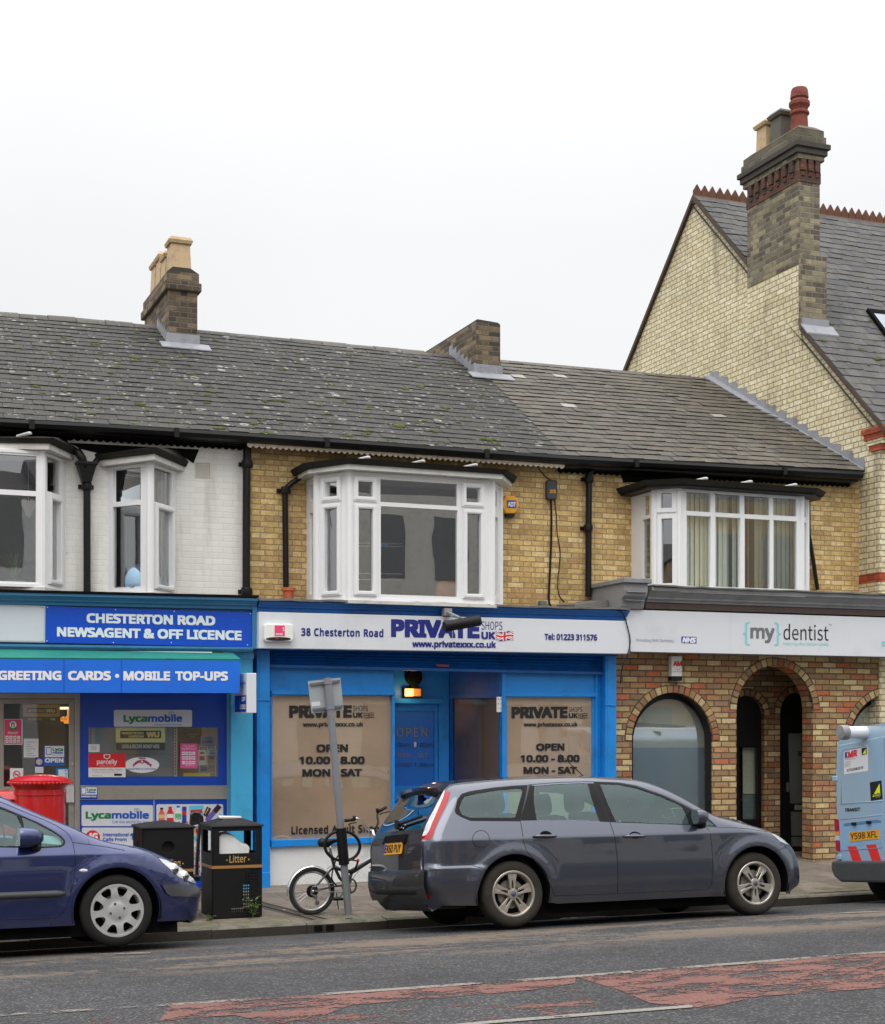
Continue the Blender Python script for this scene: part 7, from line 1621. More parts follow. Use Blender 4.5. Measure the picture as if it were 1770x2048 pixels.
# tailgate: number plate, badge, wiper, spoiler, plate recess
def onrear(car, yc, zc, half, hh, mat, name, off=.012, parent=None, bev=0):
    p, n = car.endpt(yc, zc); ux = Vector((0, -1, 0)); uz = Vector((-n.z, 0, n.x)); uz = uz if uz.z > 0 else -uz
    mp = lambda u, v, w: p+ux*u+uz*v+n*(w); mb = MB(); mb.panel(mp, rrect(-half, -hh, half, hh, min(half, hh)*.18), (), off-.012, off); return mb.build(name, mat, parent or car.root), mp
gz = .80
pr, mp = onrear(fo, 0, gz+.075, .32, .045, M_blackm, "plate_recess", .012); pl, mp = onrear(fo, 0, gz-.015, .26, .056, M_plate, "number_plate", .02)
mb = MB(); write(mb, "EK60 PUY", lambda u, v, w: mp(u, v, .021+w), -.205, -.04, .245, -.04, .08, .02, w=.001, m=0); mb.quad(mp(-.258, -.054, .0215), mp(-.215, -.054, .0215), mp(-.215, .054, .0215), mp(-.258, .054, .0215), 1); mb.build("lettering", [M_black, paint((40,60,170), .4, .05, 0)], pl)
bd, mpb = onrear(fo, 0, gz+.20, .06, .026, M_chrome, "badge", .016); mb = MB(); tri, vs = cdt(ell(0, 0, .052, .02)); mb.add([mpb(u, v, .0175) for u, v in vs], tri); mb.build("badge_face", paint((30,50,110), .3, .05, 0), bd)
bb, mpm = onrear(fo, -.55, gz+.13, .001, .001, CP, "model_script", .0); mb = MB(); write(mb, "FOCUS", lambda u, v, w: mpm(u, v, .014+w), -.08, 0, .08, 0, .022, .02); write(mb, "1.6", lambda u, v, w: mpm(u, v, .014+w), .02, -.05, .06, -.05, .02, .02); mb.build("lettering", M_chrome, bb)
p, n = fo.endpt(0, 1.02); mb = MB(); q0, _ = fo.endpt(.02, 1.0, True, .03); q1, _ = fo.endpt(-.52, 1.06, True, .03); mb.tube([q0, q1], .014, 6); mb.lathe([(.05, -.02), (.04, .02)], q0, 10, 'x'); mb.build("rear_wiper", M_black, fo.root)
zt_ = max(v.y for v in fo.ch[:40]); rr_ = [v for v in fo.ch if v.x < 5.75 and v.y > 1.3][0]
mb = MB(); A = []; B = []; n = 12; rx = fo.loc(893, 1574, .12)
for k in range(n+1):
    v = -1+2*k/n; y = v*(fo.w0(rx[0], rx[1])-.10); bow = .05*(1-v*v); z = rx[1]+.035*(1-v*v)
    A.append([(rx[0]+.12, y, z+.03), (rx[0]-.10-bow, y, z-.015), (rx[0]-.09-bow, y, z-.045), (rx[0]+.10, y, z-.03)])
for k in range(n): mb.hexa(A[k], A[k+1])
mb.build("spoiler", CP, fo.root, smooth=True, angle=35)
mb = MB(); x_, z_ = fo.loc(1207, 1553, .3); mb.tube([(x_-.05, 0, z_+.02), (x_-.32, 0, z_+.26)], [.006, .003], 6); mb.build("aerial", M_black, fo.root)
mb = MB()                                        # black lower rear valance and grille mouths in front
A = []
for k in range(11):
    v = -1+.2*k; y = v*.74; A.append([(ch[0][0]+.0-.03*(1-v*v), y, .34), (ch[0][0]+.04-.03*(1-v*v), y, .2), (ch[0][0]+.3, y, .2), (ch[0][0]+.3, y, .36)])
for k in range(10): mb.hexa(A[k], A[k+1])
mb.build("rear_valance", M_plastic, fo.root)
# ---------------------------------------------------------------- blue hatchback
Z4 = zoomer(0, 1560, 5.6885); Z5 = zoomer(240, 1600, 5.5313); Z6 = zoomer(0, 1540, 2.8548)
PW = [(0,.90),(.15,.91),(.26,.93),(.42,.96),(.58,.985),(.70,.997),(.785,1.0),(.805,.999),(.83,.988),(.90,.958),(1.0,.918),(1.08,.876),(1.25,.80),(1.40,.70),(1.5,.62),(1.7,.5)]
pe = Car("hatchback_car", "shiny dark blue hatchback parked before the red post box", (0, -3.86, -.075), -.0965, PW, .875, None, None, None, None, (.2, 2.3, .05, .16))
def crown_p(p):
    if p[1] > 1.2: return .05
    if p[0] < .2: return .07
    if p[0] > 2.2: return .012 if p[1] > .6 else .10
    return .045 if p[1] > .72 else .15
pe.crown = crown_p; pe.rows = (.775, .795, .81, .832)
def R_p(p):
    if p[1] > 1.1: return .10
    if p[0] > 2.6 and p[1] < .8: return .24
    return .09
ct = Z4((0,186),(100,234),(250,306),(430,384),(600,455),(750,512),(870,562),(985,625),(1150,688),(1300,722))+Z5((250,530),(430,603),(560,652),(700,732),(790,828),(848,925),(893,962),(914,1005),(914,1060),(890,1130),(872,1320),(800,1362))
c2 = [pe.loc(x, y, .12) for x, y in ct]; xf = max(v[0] for v in c2); x0 = c2[0][0]; zr = c2[0][1]
c2 = [(xf-4.18, .25), (xf-4.2, .5), (xf-4.17, .72), (xf-4.05, .95), (xf-3.75, 1.28), (xf-3.55, 1.40), (xf-3.2, 1.46), (x0-.9, zr+.17), (x0-.45, zr+.11)]+c2
ch = smooth_poly(c2, 3); pe.setchain(ch, R_p); ch = [tuple(p) for p in pe.ch]
hub_f = (pe.loc(233, 1835)[0], .312); hub_r = (hub_f[0]-2.6, .312); RA = .372
pe.flares = [(hub_r[0], .312, RA, .022), (hub_f[0], .312, RA, .026)]
bot = [(ch[-1][0]-.05, .20)]+arch_pts(hub_f, RA, .20)[::-1]+[(hub_f[0]-RA-.1, .2), (hub_r[0]+RA+.1, .2)]+arch_pts(hub_r, RA, .22)[::-1]+[(ch[0][0]+.05, .235)]
pe.sil = [tuple(p) for p in ch]+bot
L2 = lambda zm, *pts: [pe.loc(x, y, 0, True) for x, y in zm(*pts)]
BP = carpaint("blue_car_paint", (.005, .016, .105), .08, .6, zd=.4, flake=.4)
lx = x0-1.05
fr_ = L2(Z4, (0,300),(200,383),(430,480),(600,570),(700,640),(744,692),(735,740),(690,766),(480,776),(200,772),(0,768)); fr_ = fr_+[(lx, fr_[-1][1]-.03), (lx+.02, zr-.04+.1), (x0-.5, zr+.0)]
g1 = L2(Z4, (0,328),(100,362),(188,400),(240,510),(275,600),(275,750),(0,752)); g1 = g1+[(x0-.35, g1[-1][1]-.01), (x0-.33, zr-.06)]
g2 = L2(Z4, (248,416),(420,495),(590,585),(690,650),(725,695),(708,735),(650,752),(470,758),(330,750),(292,600))
g3 = [(lx+.06, fr_[10][1]-.0), (x0-.45, fr_[10][1]+.005), (x0-.43, zr-.05), (lx+.1, zr-.0)]
door_ = L2(Z4, (0,250),(200,332),(350,395),(500,452),(640,520),(750,592),(800,650),(830,715),(855,860),(860,950),(830,1200),(762,1440),(700,1528),(600,1572),(300,1580),(0,1586)); door_ = door_+[(x0-.42, door_[-1][1]), (x0-.42, zr+.02)]
hl_ = L2(Z5, (427,642),(520,668),(620,718),(740,798),(815,872),(846,924),(780,906),(650,850),(560,772),(480,702))
bs_ = L2(Z5, (462,938),(560,932),(700,935),(840,942),(880,962),(890,1010),(880,1072),(560,1064),(512,1032))
o2 = pe.sides([("headlight", hl_, M_whitelens, None, .004, "hl"), ("side_window", g1, M_cglass, None, -.004), ("side_window", g2, M_cglass, None, -.004), ("side_window", g3, M_cglass, None, -.004), ("window_seal", fr_, M_gasket, None, 0), ("bumper_strip", bs_, paint((58,59,62), .55, .15, .0003), None, .018), ("door", door_, BP, None, 0, "fd")], BP)
for sd in (-1, 1):
    if (sd, "fd") in o2:
        d = dens(door_, .03); d.append(d[0]); mb = MB(); mb.tube([pe.tri_pt(x, z, sd, -.0025) for x, z in d], .0045, 6); mb.build("door_gap", M_black, o2[(sd, "fd")], smooth=True)
    a = L2(Z4, (0,1290),(742,1290)); mb = MB(); n = 20; P = []
    for k in range(n+1):
        x = a[1][0]+(x0-1.0-a[1][0])*k/n; P.append(Vector((x, sd*(pe.w(x, a[1][1])+.006), a[1][1])))
    mb.tube(P, [.018]+[.030]*n, 8); mb.build("rub_strip", paint((58,59,62), .55, .15, .0003), o2[(sd, "fd")], smooth=True)
    c = pe.loc(*Z4((953,1032))[0]); mb = MB(); yy = pe.w(*c); A = [Vector((c[0]+.042*math.cos(t), sd*(yy-.004), c[1]+.019*math.sin(t))) for t in [2*math.pi*k/18 for k in range(18)]]; B = [Vector((c[0]+.028*math.cos(t), sd*(yy+.014), c[1]+.011*math.sin(t))) for t in [2*math.pi*k/18 for k in range(18)]]; mb.hexa(A, B); rp = mb.build("side_repeater", M_whitelens, pe.root, smooth=True); 
    # lamp behind its clear lens
    mb = MB(); tri, vs = cdt(dens(hl_, .03)); mb.add([Vector((u, sd*(pe.w(u, v)+.001), v)) for u, v in vs], tri); lb = mb.build("lamp_bowl", paint((170,172,176), .25, .05, 0, metal=.6), o2[(sd, "hl")])
    for q, r in ((.35, .055), (.62, .05)):
        m_ = Vector(hl_[0])*(1-q)+Vector(hl_[5])*q; m_ = m_+Vector((-.01, -.02)); mb = MB(); mb.lathe([(.0, sd*.0), (r*.6, sd*.008), (r, sd*.03)], (m_.x, sd*(pe.w(m_.x, m_.y)-.018), m_.y), 18, 'y'); mb.build("reflector_bowl", M_chrome, lb, smooth=True)
pe.gap(L2(Z4, (828,712),(1020,735),(1200,760),(1420,802))); pe.gap(L2(Z4, (985,628),(1015,730)), r=.003); pe.gap(L2(Z5, (288,884),(545,884),(618,850)), r=.003); pe.gap(L2(Z4, (578,1578),(582,1680)), r=.003)
st = pe.strip([("windscreen", lambda p: x0-.25 < p[0] < pe.loc(*Z4((985,625))[0], .1)[0]-.05 and p[1] > .95, .885, M_cglass), ("rear_window", lambda p: p[0] < xf-3.6 and .98 < p[1] < 1.38, .87, M_cglass)], BP, crown_p)
for h in (hub_r, hub_f):
    arch_well(pe.root, h[0], .312, RA+.012, .86, .40)
    for sd in (-1, 1): wheel(pe.root, h[0], .312, .862, sd, .312, .222, 'disc', (M_hub, 8))
mb = MB(); mb.box(xf-4.0, xf-.25, -.70, .70, .10, .24); mb.build("underfloor", M_blackm, pe.root)
mb = MB(); mb.box(xf-.75, xf-.34, -.62, .62, .13, .21); mb.build("front_spoiler", M_plastic, pe.root, bevel=.02)
seats(pe.root, (xf-2.35,), (-.36, .36), .5, M_seat); seats(pe.root, (xf-3.2,), (-.4, .4), .5, M_seat); steering(pe.root, xf-1.62, -.36, .90)
xd = pe.loc(130, 1690)[0]; mb = MB(); mb.hexa([(xd-.55, -.72, .60), (xd-.42, -.72, .93), (xd+.35, -.72, .90), (xd+.35, -.72, .6)], [(xd-.55, .72, .60), (xd-.42, .72, .93), (xd+.35, .72, .90), (xd+.35, .72, .6)]); mb.build("dashboard", M_plastic, pe.root, bevel=.04, seg=2)
mc = pe.loc(*Z4((340,670))[0]); mirror_part(pe, (mc[0]+.0, pe.w0(mc[0], 1.0)+.09, mc[1]+.01), .20, .105, .085, BP)
mb = MB(); c = pe.loc(*Z4((595,672))[0]); mb.quad(*[Vector((c[0]+u, -(pe.w(c[0]+u, c[1]+v)-.06), c[1]+v)) for u, v in ((-.10, -.03), (.08, -.05), (.07, .02), (-.07, .04))]); mb.build("windscreen_sticker", paint((190,214,214), .4, .1, 0), pe.root)
# ---------------------------------------------------------------- pale blue van
Z7 = zoomer(1600, 1440, 5.118)
XV = 11.02; OV = Vector((0, -4.07, -.075)); RV = -.078
vn = thing("panel_van", "pale blue panel van with red rear chevrons parked at the kerb", "van", OV, local=True, rot=(RV, 0, 0)); MV, IV = carkit(OV, RV)
def vp(px, py, X=XV): p = IV @ hit_x(px, py, X); return Vector((X, p.y, p.z))
def vz(*pts, X=XV): return [vp(x, y, X) for x, y in Z7(*pts)]
VP = carpaint("pale_blue_paint", (.32, .47, .60), .30, 0.0, (.2, .19, .17), .7, flake=.0)
L0 = vz((362,280),(352,600),(358,900),(372,1330),(374,1445)); yl = max(p.y for p in L0)
half = [(p.y, p.z) for p in L0][::-1]            # bottom to top on the kerb side
zt0 = half[-1][1]; top = [(half[-1][0]-.03, zt0+.06), (half[-1][0]-.10, zt0+.10), (half[-1][0]-.35, zt0+.16), (.3, zt0+.20), (0, zt0+.21)]
out = half+top; outline = out+[(-y, z) for y, z in out[::-1][1:]]
mb = MB()
def ring(x, sc, dz=0.0, top_=1.0): return [Vector((x, y*sc, z)) for y, z in outline]
secs = [(XV-.0, .965), (XV+.03, .99), (XV+.10, 1.0), (XV+3.2, 1.0)]; n = len(outline)
for x, s_ in secs: mb.v += ring(x, s_)
for i in range(len(secs)-1):
    for k in range(n): mb.f.append([i*n+k, i*n+(k+1) % n, (i+1)*n+(k+1) % n, (i+1)*n+k]); mb.m.append(0)
mb.f.append(list(range(n))); mb.m.append(0); mb.f.append([len(secs)*n-n+k for k in range(n)]); mb.m.append(0)
# cab and bonnet ahead
zf = outline[0][1]; cab = [(XV+3.2, zf, zt0+.2), (XV+4.0, zf, zt0+.02), (XV+4.45, zf, 1.25), (XV+5.0, zf, 1.0), (XV+5.1, zf, .75)]
for (xa, za, zA), (xb, zb_, zB) in zip(cab, cab[1:]): mb.hexa([(xa, -.93, za), (xa, .93, za), (xa, .85, zA), (xa, -.85, zA)], [(xb, -.93, zb_), (xb, .93, zb_), (xb, .82, zB), (xb, -.82, zB)])
body = mb.build("body", VP, vn, smooth=True, angle=35)
def rearpoly(name, pts, mat, t, parent=None, bevel=.004, X=XV):
    mb = MB(); q = [Vector((X, p.y, p.z)) for p in pts]; mb.hexa([p-Vector((t, 0, 0)) for p in q], [p+Vector((.004, 0, 0)) for p in q]); return mb.build(name, mat, parent or vn, bevel=bevel)
dl = vz((398,290),(400,262),(470,246),(862,168),(862,1545),(490,1548),(452,1500),(432,1440),(420,1330),(398,900),(384,600))
dL = rearpoly("rear_door", dl, VP, .012, bevel=.006)
dr_ = [Vector((p.x, 2*dl[3].y-.012-p.y, p.z+0)) for p in dl]; yc_ = dl[3].y
dr_ = [Vector((XV, 2*(yc_-.004)-p.y, p.z)) for p in dl]; dR = rearpoly("rear_door", dr_, VP, .012, bevel=.006)
def inset(name, pts, mat, t0, t1, parent):
    mb = MB(); q = [Vector((XV, p.y, p.z)) for p in pts]; mb.hexa([p-Vector((t1, 0, 0)) for p in q], [p-Vector((t0, 0, 0)) for p in q]); return mb.build(name, mat, parent)
def seamv(pts, parent, mat, r=.004, t=.012): mb = MB(); mb.tube([p-Vector((t, 0, 0)) for p in pts], r, 6); return mb.build("pressed_line", mat, parent, smooth=True)
hi = paint((206,224,238), .4, .05, 0)
seamv(vz((425,860),(640,842),(858,826)), dL, VP, .006); seamv(vz((425,1018),(640,995),(858,965)), dL, VP, .005); seamv(vz((432,860),(430,600),(436,330),(460,300),(700,262)), dL, VP, .005)
rc = vz((450,1080),(470,1058),(800,1018),(838,1030),(848,1060),(848,1262),(470,1292),(452,1270)); inset("plate_recess", rc, paint((134,172,206), .4, .15, 0, k=1.1), .0, .0135, dL)
sh_ = vz((455,1076),(472,1058),(800,1018),(838,1030),(842,1046),(470,1086)); inset("recess_lip", sh_, paint((92,122,152), .5, .2, 0, k=1.1), .0, .016, dL)
for a in (570, 722):
    mb = MB(); p = vz((a,1062 if a < 600 else 1047))[0]; mb.box(XV-.04, XV-.01, p.y-.035, p.y+.035, p.z-.018, p.z+.018); mb.build("handle", M_black, dL, bevel=.006)
pq = vz((519,1148),(822,1122),(824,1215),(521,1247)); pl = inset("number_plate", pq, M_plate, .0, .018, dL)
def vmap(zm): return lambda u, v, w: vp(u, v)-Vector((w, 0, 0))
def vtxt(mb, t, a, b, cap, bold, w, m=0, shear=0, h1=None): write(mb, t, vmap(None), *Z7(a)[0], *Z7(b)[0], -cap/5.118, bold, shear, w, m, 1.0, None if h1 is None else -h1/5.118)
mb = MB(); vtxt(mb, "Y598 XFL", (528,1226), (806,1200), 66, .012, .0185); mb.build("lettering", M_black, pl)
mb = MB(); vtxt(mb, "TRANSIT", (470,942), (628,930), 36, .03, .014, shear=.2); mb.build("model_script", M_plastic, dL)
for a, b, c_, d, e, f in (((495,1297),(582,1290),(602,1330),(676,1536),(578,1540),(512,1340)), ((685,1280),(785,1273),(802,1315),(868,1525),(776,1532),(705,1325))):
    inset("red_stripe", vz(a, b, c_, d, e, f), paint((206,40,26), .35, .08, 0), .0, .0135, dL)
seamv(vz((420,1340),(640,1325),(858,1305)), dL, paint((90,110,130), .5, .1, 0), .004)
cd = inset("trade_sticker", vz((460,325),(704,270),(706,520),(462,558)), paint((206,206,208), .4, .08, 0), .0, .0135, dL)
mb = MB(); vtxt(mb, "K", (470,398), (500,393), 72, .04, .0145, 0); vtxt(mb, "MR", (502,393), (596,372), 70, .045, .0146, 1); vtxt(mb, "07722682570", (490,530), (658,498), 26, .02, .0145, 2); vtxt(mb, "plumbing and heating", (470,412), (575,396), 10, 0, .0145, 0)
for k in range(5): vtxt(mb, "gas boilers and repairs"[:14+k], (470,436+k*12), (530-6*(k % 2),424+k*12), 8, 0, .0145, 2)
mb.build("lettering", [NAVY, REDP, BLK], cd)
YW_ = paint((236,214,20), .4, .05, 0)
for nm, q, t_, w_ in (("gas_sticker", ((640,290),(694,278),(694,350),(642,362)), ((684,290),(690,344),(650,352)), None), ("gas_sticker", ((725,638),(842,618),(855,808),(736,830)), ((826,650),(834,770),(752,788)), 1)):
    s_ = inset(nm, vz(*q), BLK, .0, .0145, dL); mb = MB(); tri = vz(*t_); mb.add([p-Vector((.0155, 0, 0)) for p in tri], [(0, 1, 2)], 0)
    if w_: vtxt(mb, "safe", (768,778), (830,768), 26, .03, .0165, 1); vtxt(mb, "REGISTER", (788,796), (832,790), 8, .0, .0165, 0)
    mb.build("lettering", [YW_, paint((70,80,30), .5, .05, 0)], s_)
for y in (600, 1405):
    a = vz((345,y-28),(392,y-28),(392,y+28),(345,y+28)) if y < 700 else vz((386,1380),(432,1378),(434,1432),(388,1434)); mb = MB(); mb.hexa([p-Vector((.03, 0, 0)) for p in a], [p+Vector((.06, 0, 0)) for p in a]); mb.build("door_hinge", VP, vn, bevel=.01)
tl = thing; mb = MB()
for (a, b, m_) in ((1018,1140,0), (1140,1186,1), (1186,1232,2), (1232,1342,0)):
    f = lambda y: 358+(y-1018)*.06
    q = vz((f(a),a),(f(a)+42,a),(f(b)+42,b),(f(b),b)); mb.hexa([p-Vector((.012, 0, 0)) for p in q], [p+Vector((.12, 0, 0)) for p in q], m_)
mb.build("rear_lamp", [M_redlens, M_amber, M_whitelens], vn)
zb1 = vz((372,1440))[0].z; zb0 = vz((480,1655))[0].z; bw = yl-.025; mb = MB(); prof = [(bw, zb1), (bw+.01, zb1-.10), (bw-.04, zb0+.06), (bw-.16, zb0)]
mb.hexa([(XV-.10, y, z) for y, z in prof]+[(XV-.10, -y, z) for y, z in prof[::-1]], [(XV+.1, y, z) for y, z in prof]+[(XV+.1, -y, z) for y, z in prof[::-1]]); mb.build("rear_bumper", paint((62,63,64), .6, .25, .0006), vn, bevel=.03, seg=3)
mb = MB(); mb.box(XV+.15, XV+4.9, -.85, .85, .28, .5); mb.build("underfloor", M_blackm, vn)
for x in (XV+.62, XV+3.9):
    for sd in (-1, 1):
        w_ = MB(); w_.lathe([(.18, -.09), (.29, -.10), (.325, -.07), (.33, 0), (.325, .07), (.29, .10), (.18, .09)], (x, sd*.80, .33), 36, 'y'); ty = w_.build("wheel", M_tyre, vn, smooth=True, angle=40); w_ = MB(); w_.lathe([(0, sd*.06), (.12, sd*.07), (.19, sd*.09), (.2, sd*.06)], (x, sd*.80, .33), 28, 'y'); w_.build("rim", M_greyp, ty, smooth=True)
mb = MB(); mb.tube([(XV+.3, .55, .34), (XV-.04, .55, .34)], .03, 10); mb.build("exhaust", M_greyp, vn)
c = IV @ PX(*Z7((430,128))[0], -3.55); mb = MB(); X0 = c.x; 
pt = thing("pipe_carrier", "white pipe tube with grey end cap strapped on the van roof", "pipe tube", MV @ Vector((X0, c.y, c.z)), local=True, rot=(RV, 0, 0)); mb.tube([(0.03, 0, 0), (2.6, 0, .0)], .072, 18); mb.build("tube", M_signw, pt, smooth=True, angle=40); mb = MB(); mb.lathe([(.0, -.03), (.078, -.025), (.085, -.01), (.085, .06)], (0, 0, 0), 20, 'x'); mb.build("end_cap", M_greyp, pt, smooth=True, angle=40)
rk = thing("roof_rack", "black roof rack with bundled load on top of the pale blue van", "roof rack", MV @ Vector((X0+.5, 0, c.z)), local=True, rot=(RV, 0, 0)); mb = MB()
for x in (.15, 1.2): mb.tube([(x, .82, -.12), (x, .8, .02), (x, -.8, .02), (x, -.82, -.12)], .02, 8)
mb.build("cross_bar", M_black, rk); rq = random.Random(9); mb = MB()
for k in range(7): y0 = c.y-.14-.05*k; mb.tube([(.05+rq.uniform(-.08, .08), y0, .05+rq.uniform(-.02, .04)), (1.1, y0-.05, .06+rq.uniform(-.02, .05)), (2.0, y0-.02, .05)], rq.uniform(.02, .045), 8)
mb.build("bundle", M_blackm, rk, smooth=True)
# ================================================================ STREET FURNITURE
ZB = zoomer(560, 1600, 7.375)
# ---- litter bin
gp = hit_pave(470, 1837); YF = gp.y
def bin_(name, label, pxl, pxr, Yf, ylid, ypk, litter):
    x0, x1 = PL(pxl, Yf), PL(pxr, Yf); W = x1-x0; y0, y1 = Yf, Yf+W*.98; zg = pave_z((x0+x1)/2, Yf)+.01; cx = (x0+x1)/2; cy = (y0+y1)/2
    ze = PX((pxl+pxr)/2, ylid, Yf).z; zp = PX((pxl+pxr)/2, ypk, cy).z; H = ze-zg
    r = thing(name, label, "litter bin" if litter else "recycling bin", (cx, cy, zg)); q = W*.04
    zb = ze-.42 if litter else ze-.44
    fmap = lambda u, v, w: Vector((x0+u, y0-w, zg+v))
    mb = MB(); Lw = zb-zg
    holes = []
    if litter:
        for j in range(13):
            for i in range(7):
                u = W*(.62+.046*i); v = .10+.032*j
                if (i < 1 and j > 8) or (j > 11 and i < 3): continue
                holes.append(rect(u, v, u+.013, v+.016))
        for j in range(2):
            for i in range(6): holes.append(rect(W*(.38+.042*i), .055+.03*j, W*(.38+.042*i)+.013, .07+.03*j))
    mb.panel(fmap, rect(0, 0, W, Lw), holes, -.006, 0)
    for (a, b) in (((x0, y0), (x0, y1)), ((x1, y1), (x1, y0))):
        d = Vector((b[0]-a[0], b[1]-a[1], 0)); nn = Vector((1 if a[0] == x0 else -1, 0, 0))*.006; mb.hexa([(a[0], a[1], zg), (b[0], b[1], zg), (b[0], b[1], zb), (a[0], a[1], zb)], [Vector((p[0], p[1], z))+nn for p, z in ((a, zg), (b, zg), (b, zb), (a, zb))])
    mb.panel(lambda u, v, w: Vector((x0+u, y1+w, zg+v)), rect(0, .30, W, Lw), (), -.006, 0); mb.box(x0+.02, x1-.02, y0+.02, y1-.02, zg-.01, zg+.004)
    # fine perforation shown as rows of dimples on the side
    body = mb.build("body", M_bin, r, bevel=.0)
    mb = MB()
    if litter:
        # inner liner leaving the lower right corner see-through
        mb.box(x0+.06, x1-.22, y0+.05, y1-.05, zg+.16, zb-.03)
    else: mb.box(x0+.03, x1-.03, y0+.06, y1-.03, zg+.05, ze-.01)
    mb.build("liner", M_darkint, body)
    # head with openings
    hh = ze-zb; mb = MB(); t = .012
    if litter:
        fo_ = [rect(W*.14, hh*.34, W*.88, hh*.90)]; so = [rect(W*.16, hh*.34, W*.84, hh*.90)]
    else: fo_ = [ell(W*.5, hh*.56, .062, .062, 24)]; so = [[(W*.5+.075*math.cos(a)*(1 if k % 2 else .45), hh*.58+.075*math.sin(a)*(1 if k % 2 else .45)) for k, a in enumerate([2*math.pi*i/8+math.pi/8*0 for i in range(8)])]]
    for mp, ho in ((lambda u, v, w: Vector((x0+u, y0-w, zb+v)), fo_), (lambda u, v, w: Vector((x0+u, y1+w, zb+v)), fo_), (lambda u, v, w: Vector((x0-w, y0+u, zb+v)), so), (lambda u, v, w: Vector((x1+w, y0+u, zb+v)), so)):
        mb.panel(mp, rect(0, 0, W, hh), ho, -t, 0)
    hd = mb.build("head", M_bin, r, bevel=.004)
    mb = MB(); e = .02; z1 = ze+.018; A = [(x0-e, y0-e), (x1+e, y0-e), (x1+e, y1+e), (x0-e, y1+e)]; k = .62 if litter else .96
    mb.hexa([(x, y, ze) for x, y in A], [(x, y, z1) for x, y in A]); mb.hexa([(x, y, z1+.0005) for x, y in A], [(x+(cx-x)*k, y+(cy-y)*k, zp) for x, y in A]); mb.build("lid", M_binlid, r, bevel=.012, seg=2)
    mb = MB(); mb.box(x0-.004, x1+.004, y0-.006, y0-.001, zb-.012, zb+.018); mb.box(x0-.006, x0-.001, y0, y1, zb-.012, zb+.018); gd = mb.build("gold_band", paint((150,108,58), .4, .15, 0), r)
    mb = MB(); gold = paint((176,140,84), .4, .1, 0); fm = lambda u, v, w: Vector((x0+u, y0-w, zb+v))
    if litter: write(mb, "Litter", fm, W*.34, hh*.11, W*.68, hh*.115, .075, .008, w=.002); tri, vs = cdt(ell(W*.29, hh*.18, .008, .008, 10)); mb.add([fm(u, v, .002) for u, v in vs], tri); tri, vs = cdt(ell(W*.73, hh*.18, .008, .008, 10)); mb.add([fm(u, v, .002) for u, v in vs], tri)
    else: write(mb, "Recycling", fm, W*.24, hh*.10, W*.74, hh*.10, .075, .008, w=.002); tri, vs = cdt(ell(W*.79, hh*.17, .007, .007, 10)); mb.add([fm(u, v, .002) for u, v in vs], tri)
    mb.build("lettering", gold, hd); return (x0, x1, y0, y1, zg, zb, ze, zp)
M_bin = paint((20,20,21), .55, .25, .0008, raw=(.006,.006,.0065), spec=.3); M_binlid = paint((44,44,46), .6, .4, .001, raw=(.022,.022,.024), spec=.3)
lb = bin_("litter_bin", "black square litter bin with gold lettering and paper rubbish inside", 425, 524, YF, 1654, 1636, True)
bin_("recycling_bin", "black pyramid topped recycling bin half hidden behind the blue car", 285, 387, YF-.04, 1657, 1640, False)
x0, x1, y0, y1, zg, zb, ze, zp = lb
mb = MB(); W = x1-x0; a = smooth_poly([(x0+W*.14, zb+.06), (x0+W*.16, zb+.32), (x0+W*.40, zb+.33), (x0+W*.62, zb+.24), (x0+W*.78, zb+.20), (x0+W*.76, zb+.12), (x0+W*.73, zb+.05)], 3, True)
mb.hexa([(u, y0+.06, v) for u, v in a], [(u, y0+.16, v+.02) for u, v in a]); tag(mb.build("paper_rubbish", paint((214,214,210), .8, .15, .004), bevel=.01), "crumpled white paper sticking up inside the litter bin opening", "rubbish")
mb = MB(); cx, cy = (x0+x1)/2-.02, (y0+y1)/2; mb.hexa([(cx-.13, cy-.10, zp+.005), (cx+.10, cy-.12, zp+.005), (cx+.13, cy+.05, zp+.005), (cx-.10, cy+.09, zp+.005)], [(cx-.13, cy-.10, zp+.02), (cx+.10, cy-.12, zp+.022), (cx+.13, cy+.05, zp+.018), (cx-.10, cy+.09, zp+.025)]); tag(mb.build("folded_newspaper", paint((206,200,190), .8, .3, .002)), "crumpled pale paper lying on top of the litter bin lid", "rubbish")
def leafy(name, label, base, n, h, spread, mat, cat="plant", seed=1):
    r = thing(name, label, cat, base); rq = random.Random(seed); mb = MB(); st = MB()
    for k in range(6):
        a = rq.uniform(0, 6.28); tip = base+Vector((math.cos(a)*spread*rq.random(), math.sin(a)*spread*.5*rq.random(), h*rq.uniform(.5, 1))); st.tube([base, (base+tip)/2+Vector((.01, 0, .02)), tip], .0025, 5)
        for j in range(n//6):
            t = rq.uniform(.25, 1.05); c = base+(tip-base)*t+Vector((rq.gauss(0, .015), rq.gauss(0, .015), 0)); s_ = rq.uniform(.010, .022); d = Vector((rq.gauss(0, 1), rq.gauss(0, 1), rq.gauss(0, .5))).normalized(); u = d.cross(Vector((0, 0, 1)) if abs(d.z) < .9 else Vector((1, 0, 0))).normalized()
            mb.add([c, c+d*s_+u*s_*.6, c+d*s_*2.1, c+d*s_-u*s_*.6], [(0, 1, 2, 3)])
    st.build("stem", mat, r); mb.build("leaves", mat, r)
leafy("weed", "small green weed growing at the foot of the litter bin", Vector((PL(505, YF-.03), YF-.04, zg)), 90, .22, .16, paint((92,120,52), .7, .3, 0, k=1.0))
leafy("weed", "tiny low weed at the left foot of the litter bin", Vector((PL(420, YF-.04), YF-.05, zg)), 30, .05, .12, paint((92,110,52), .7, .3, 0, k=1.0), seed=4)
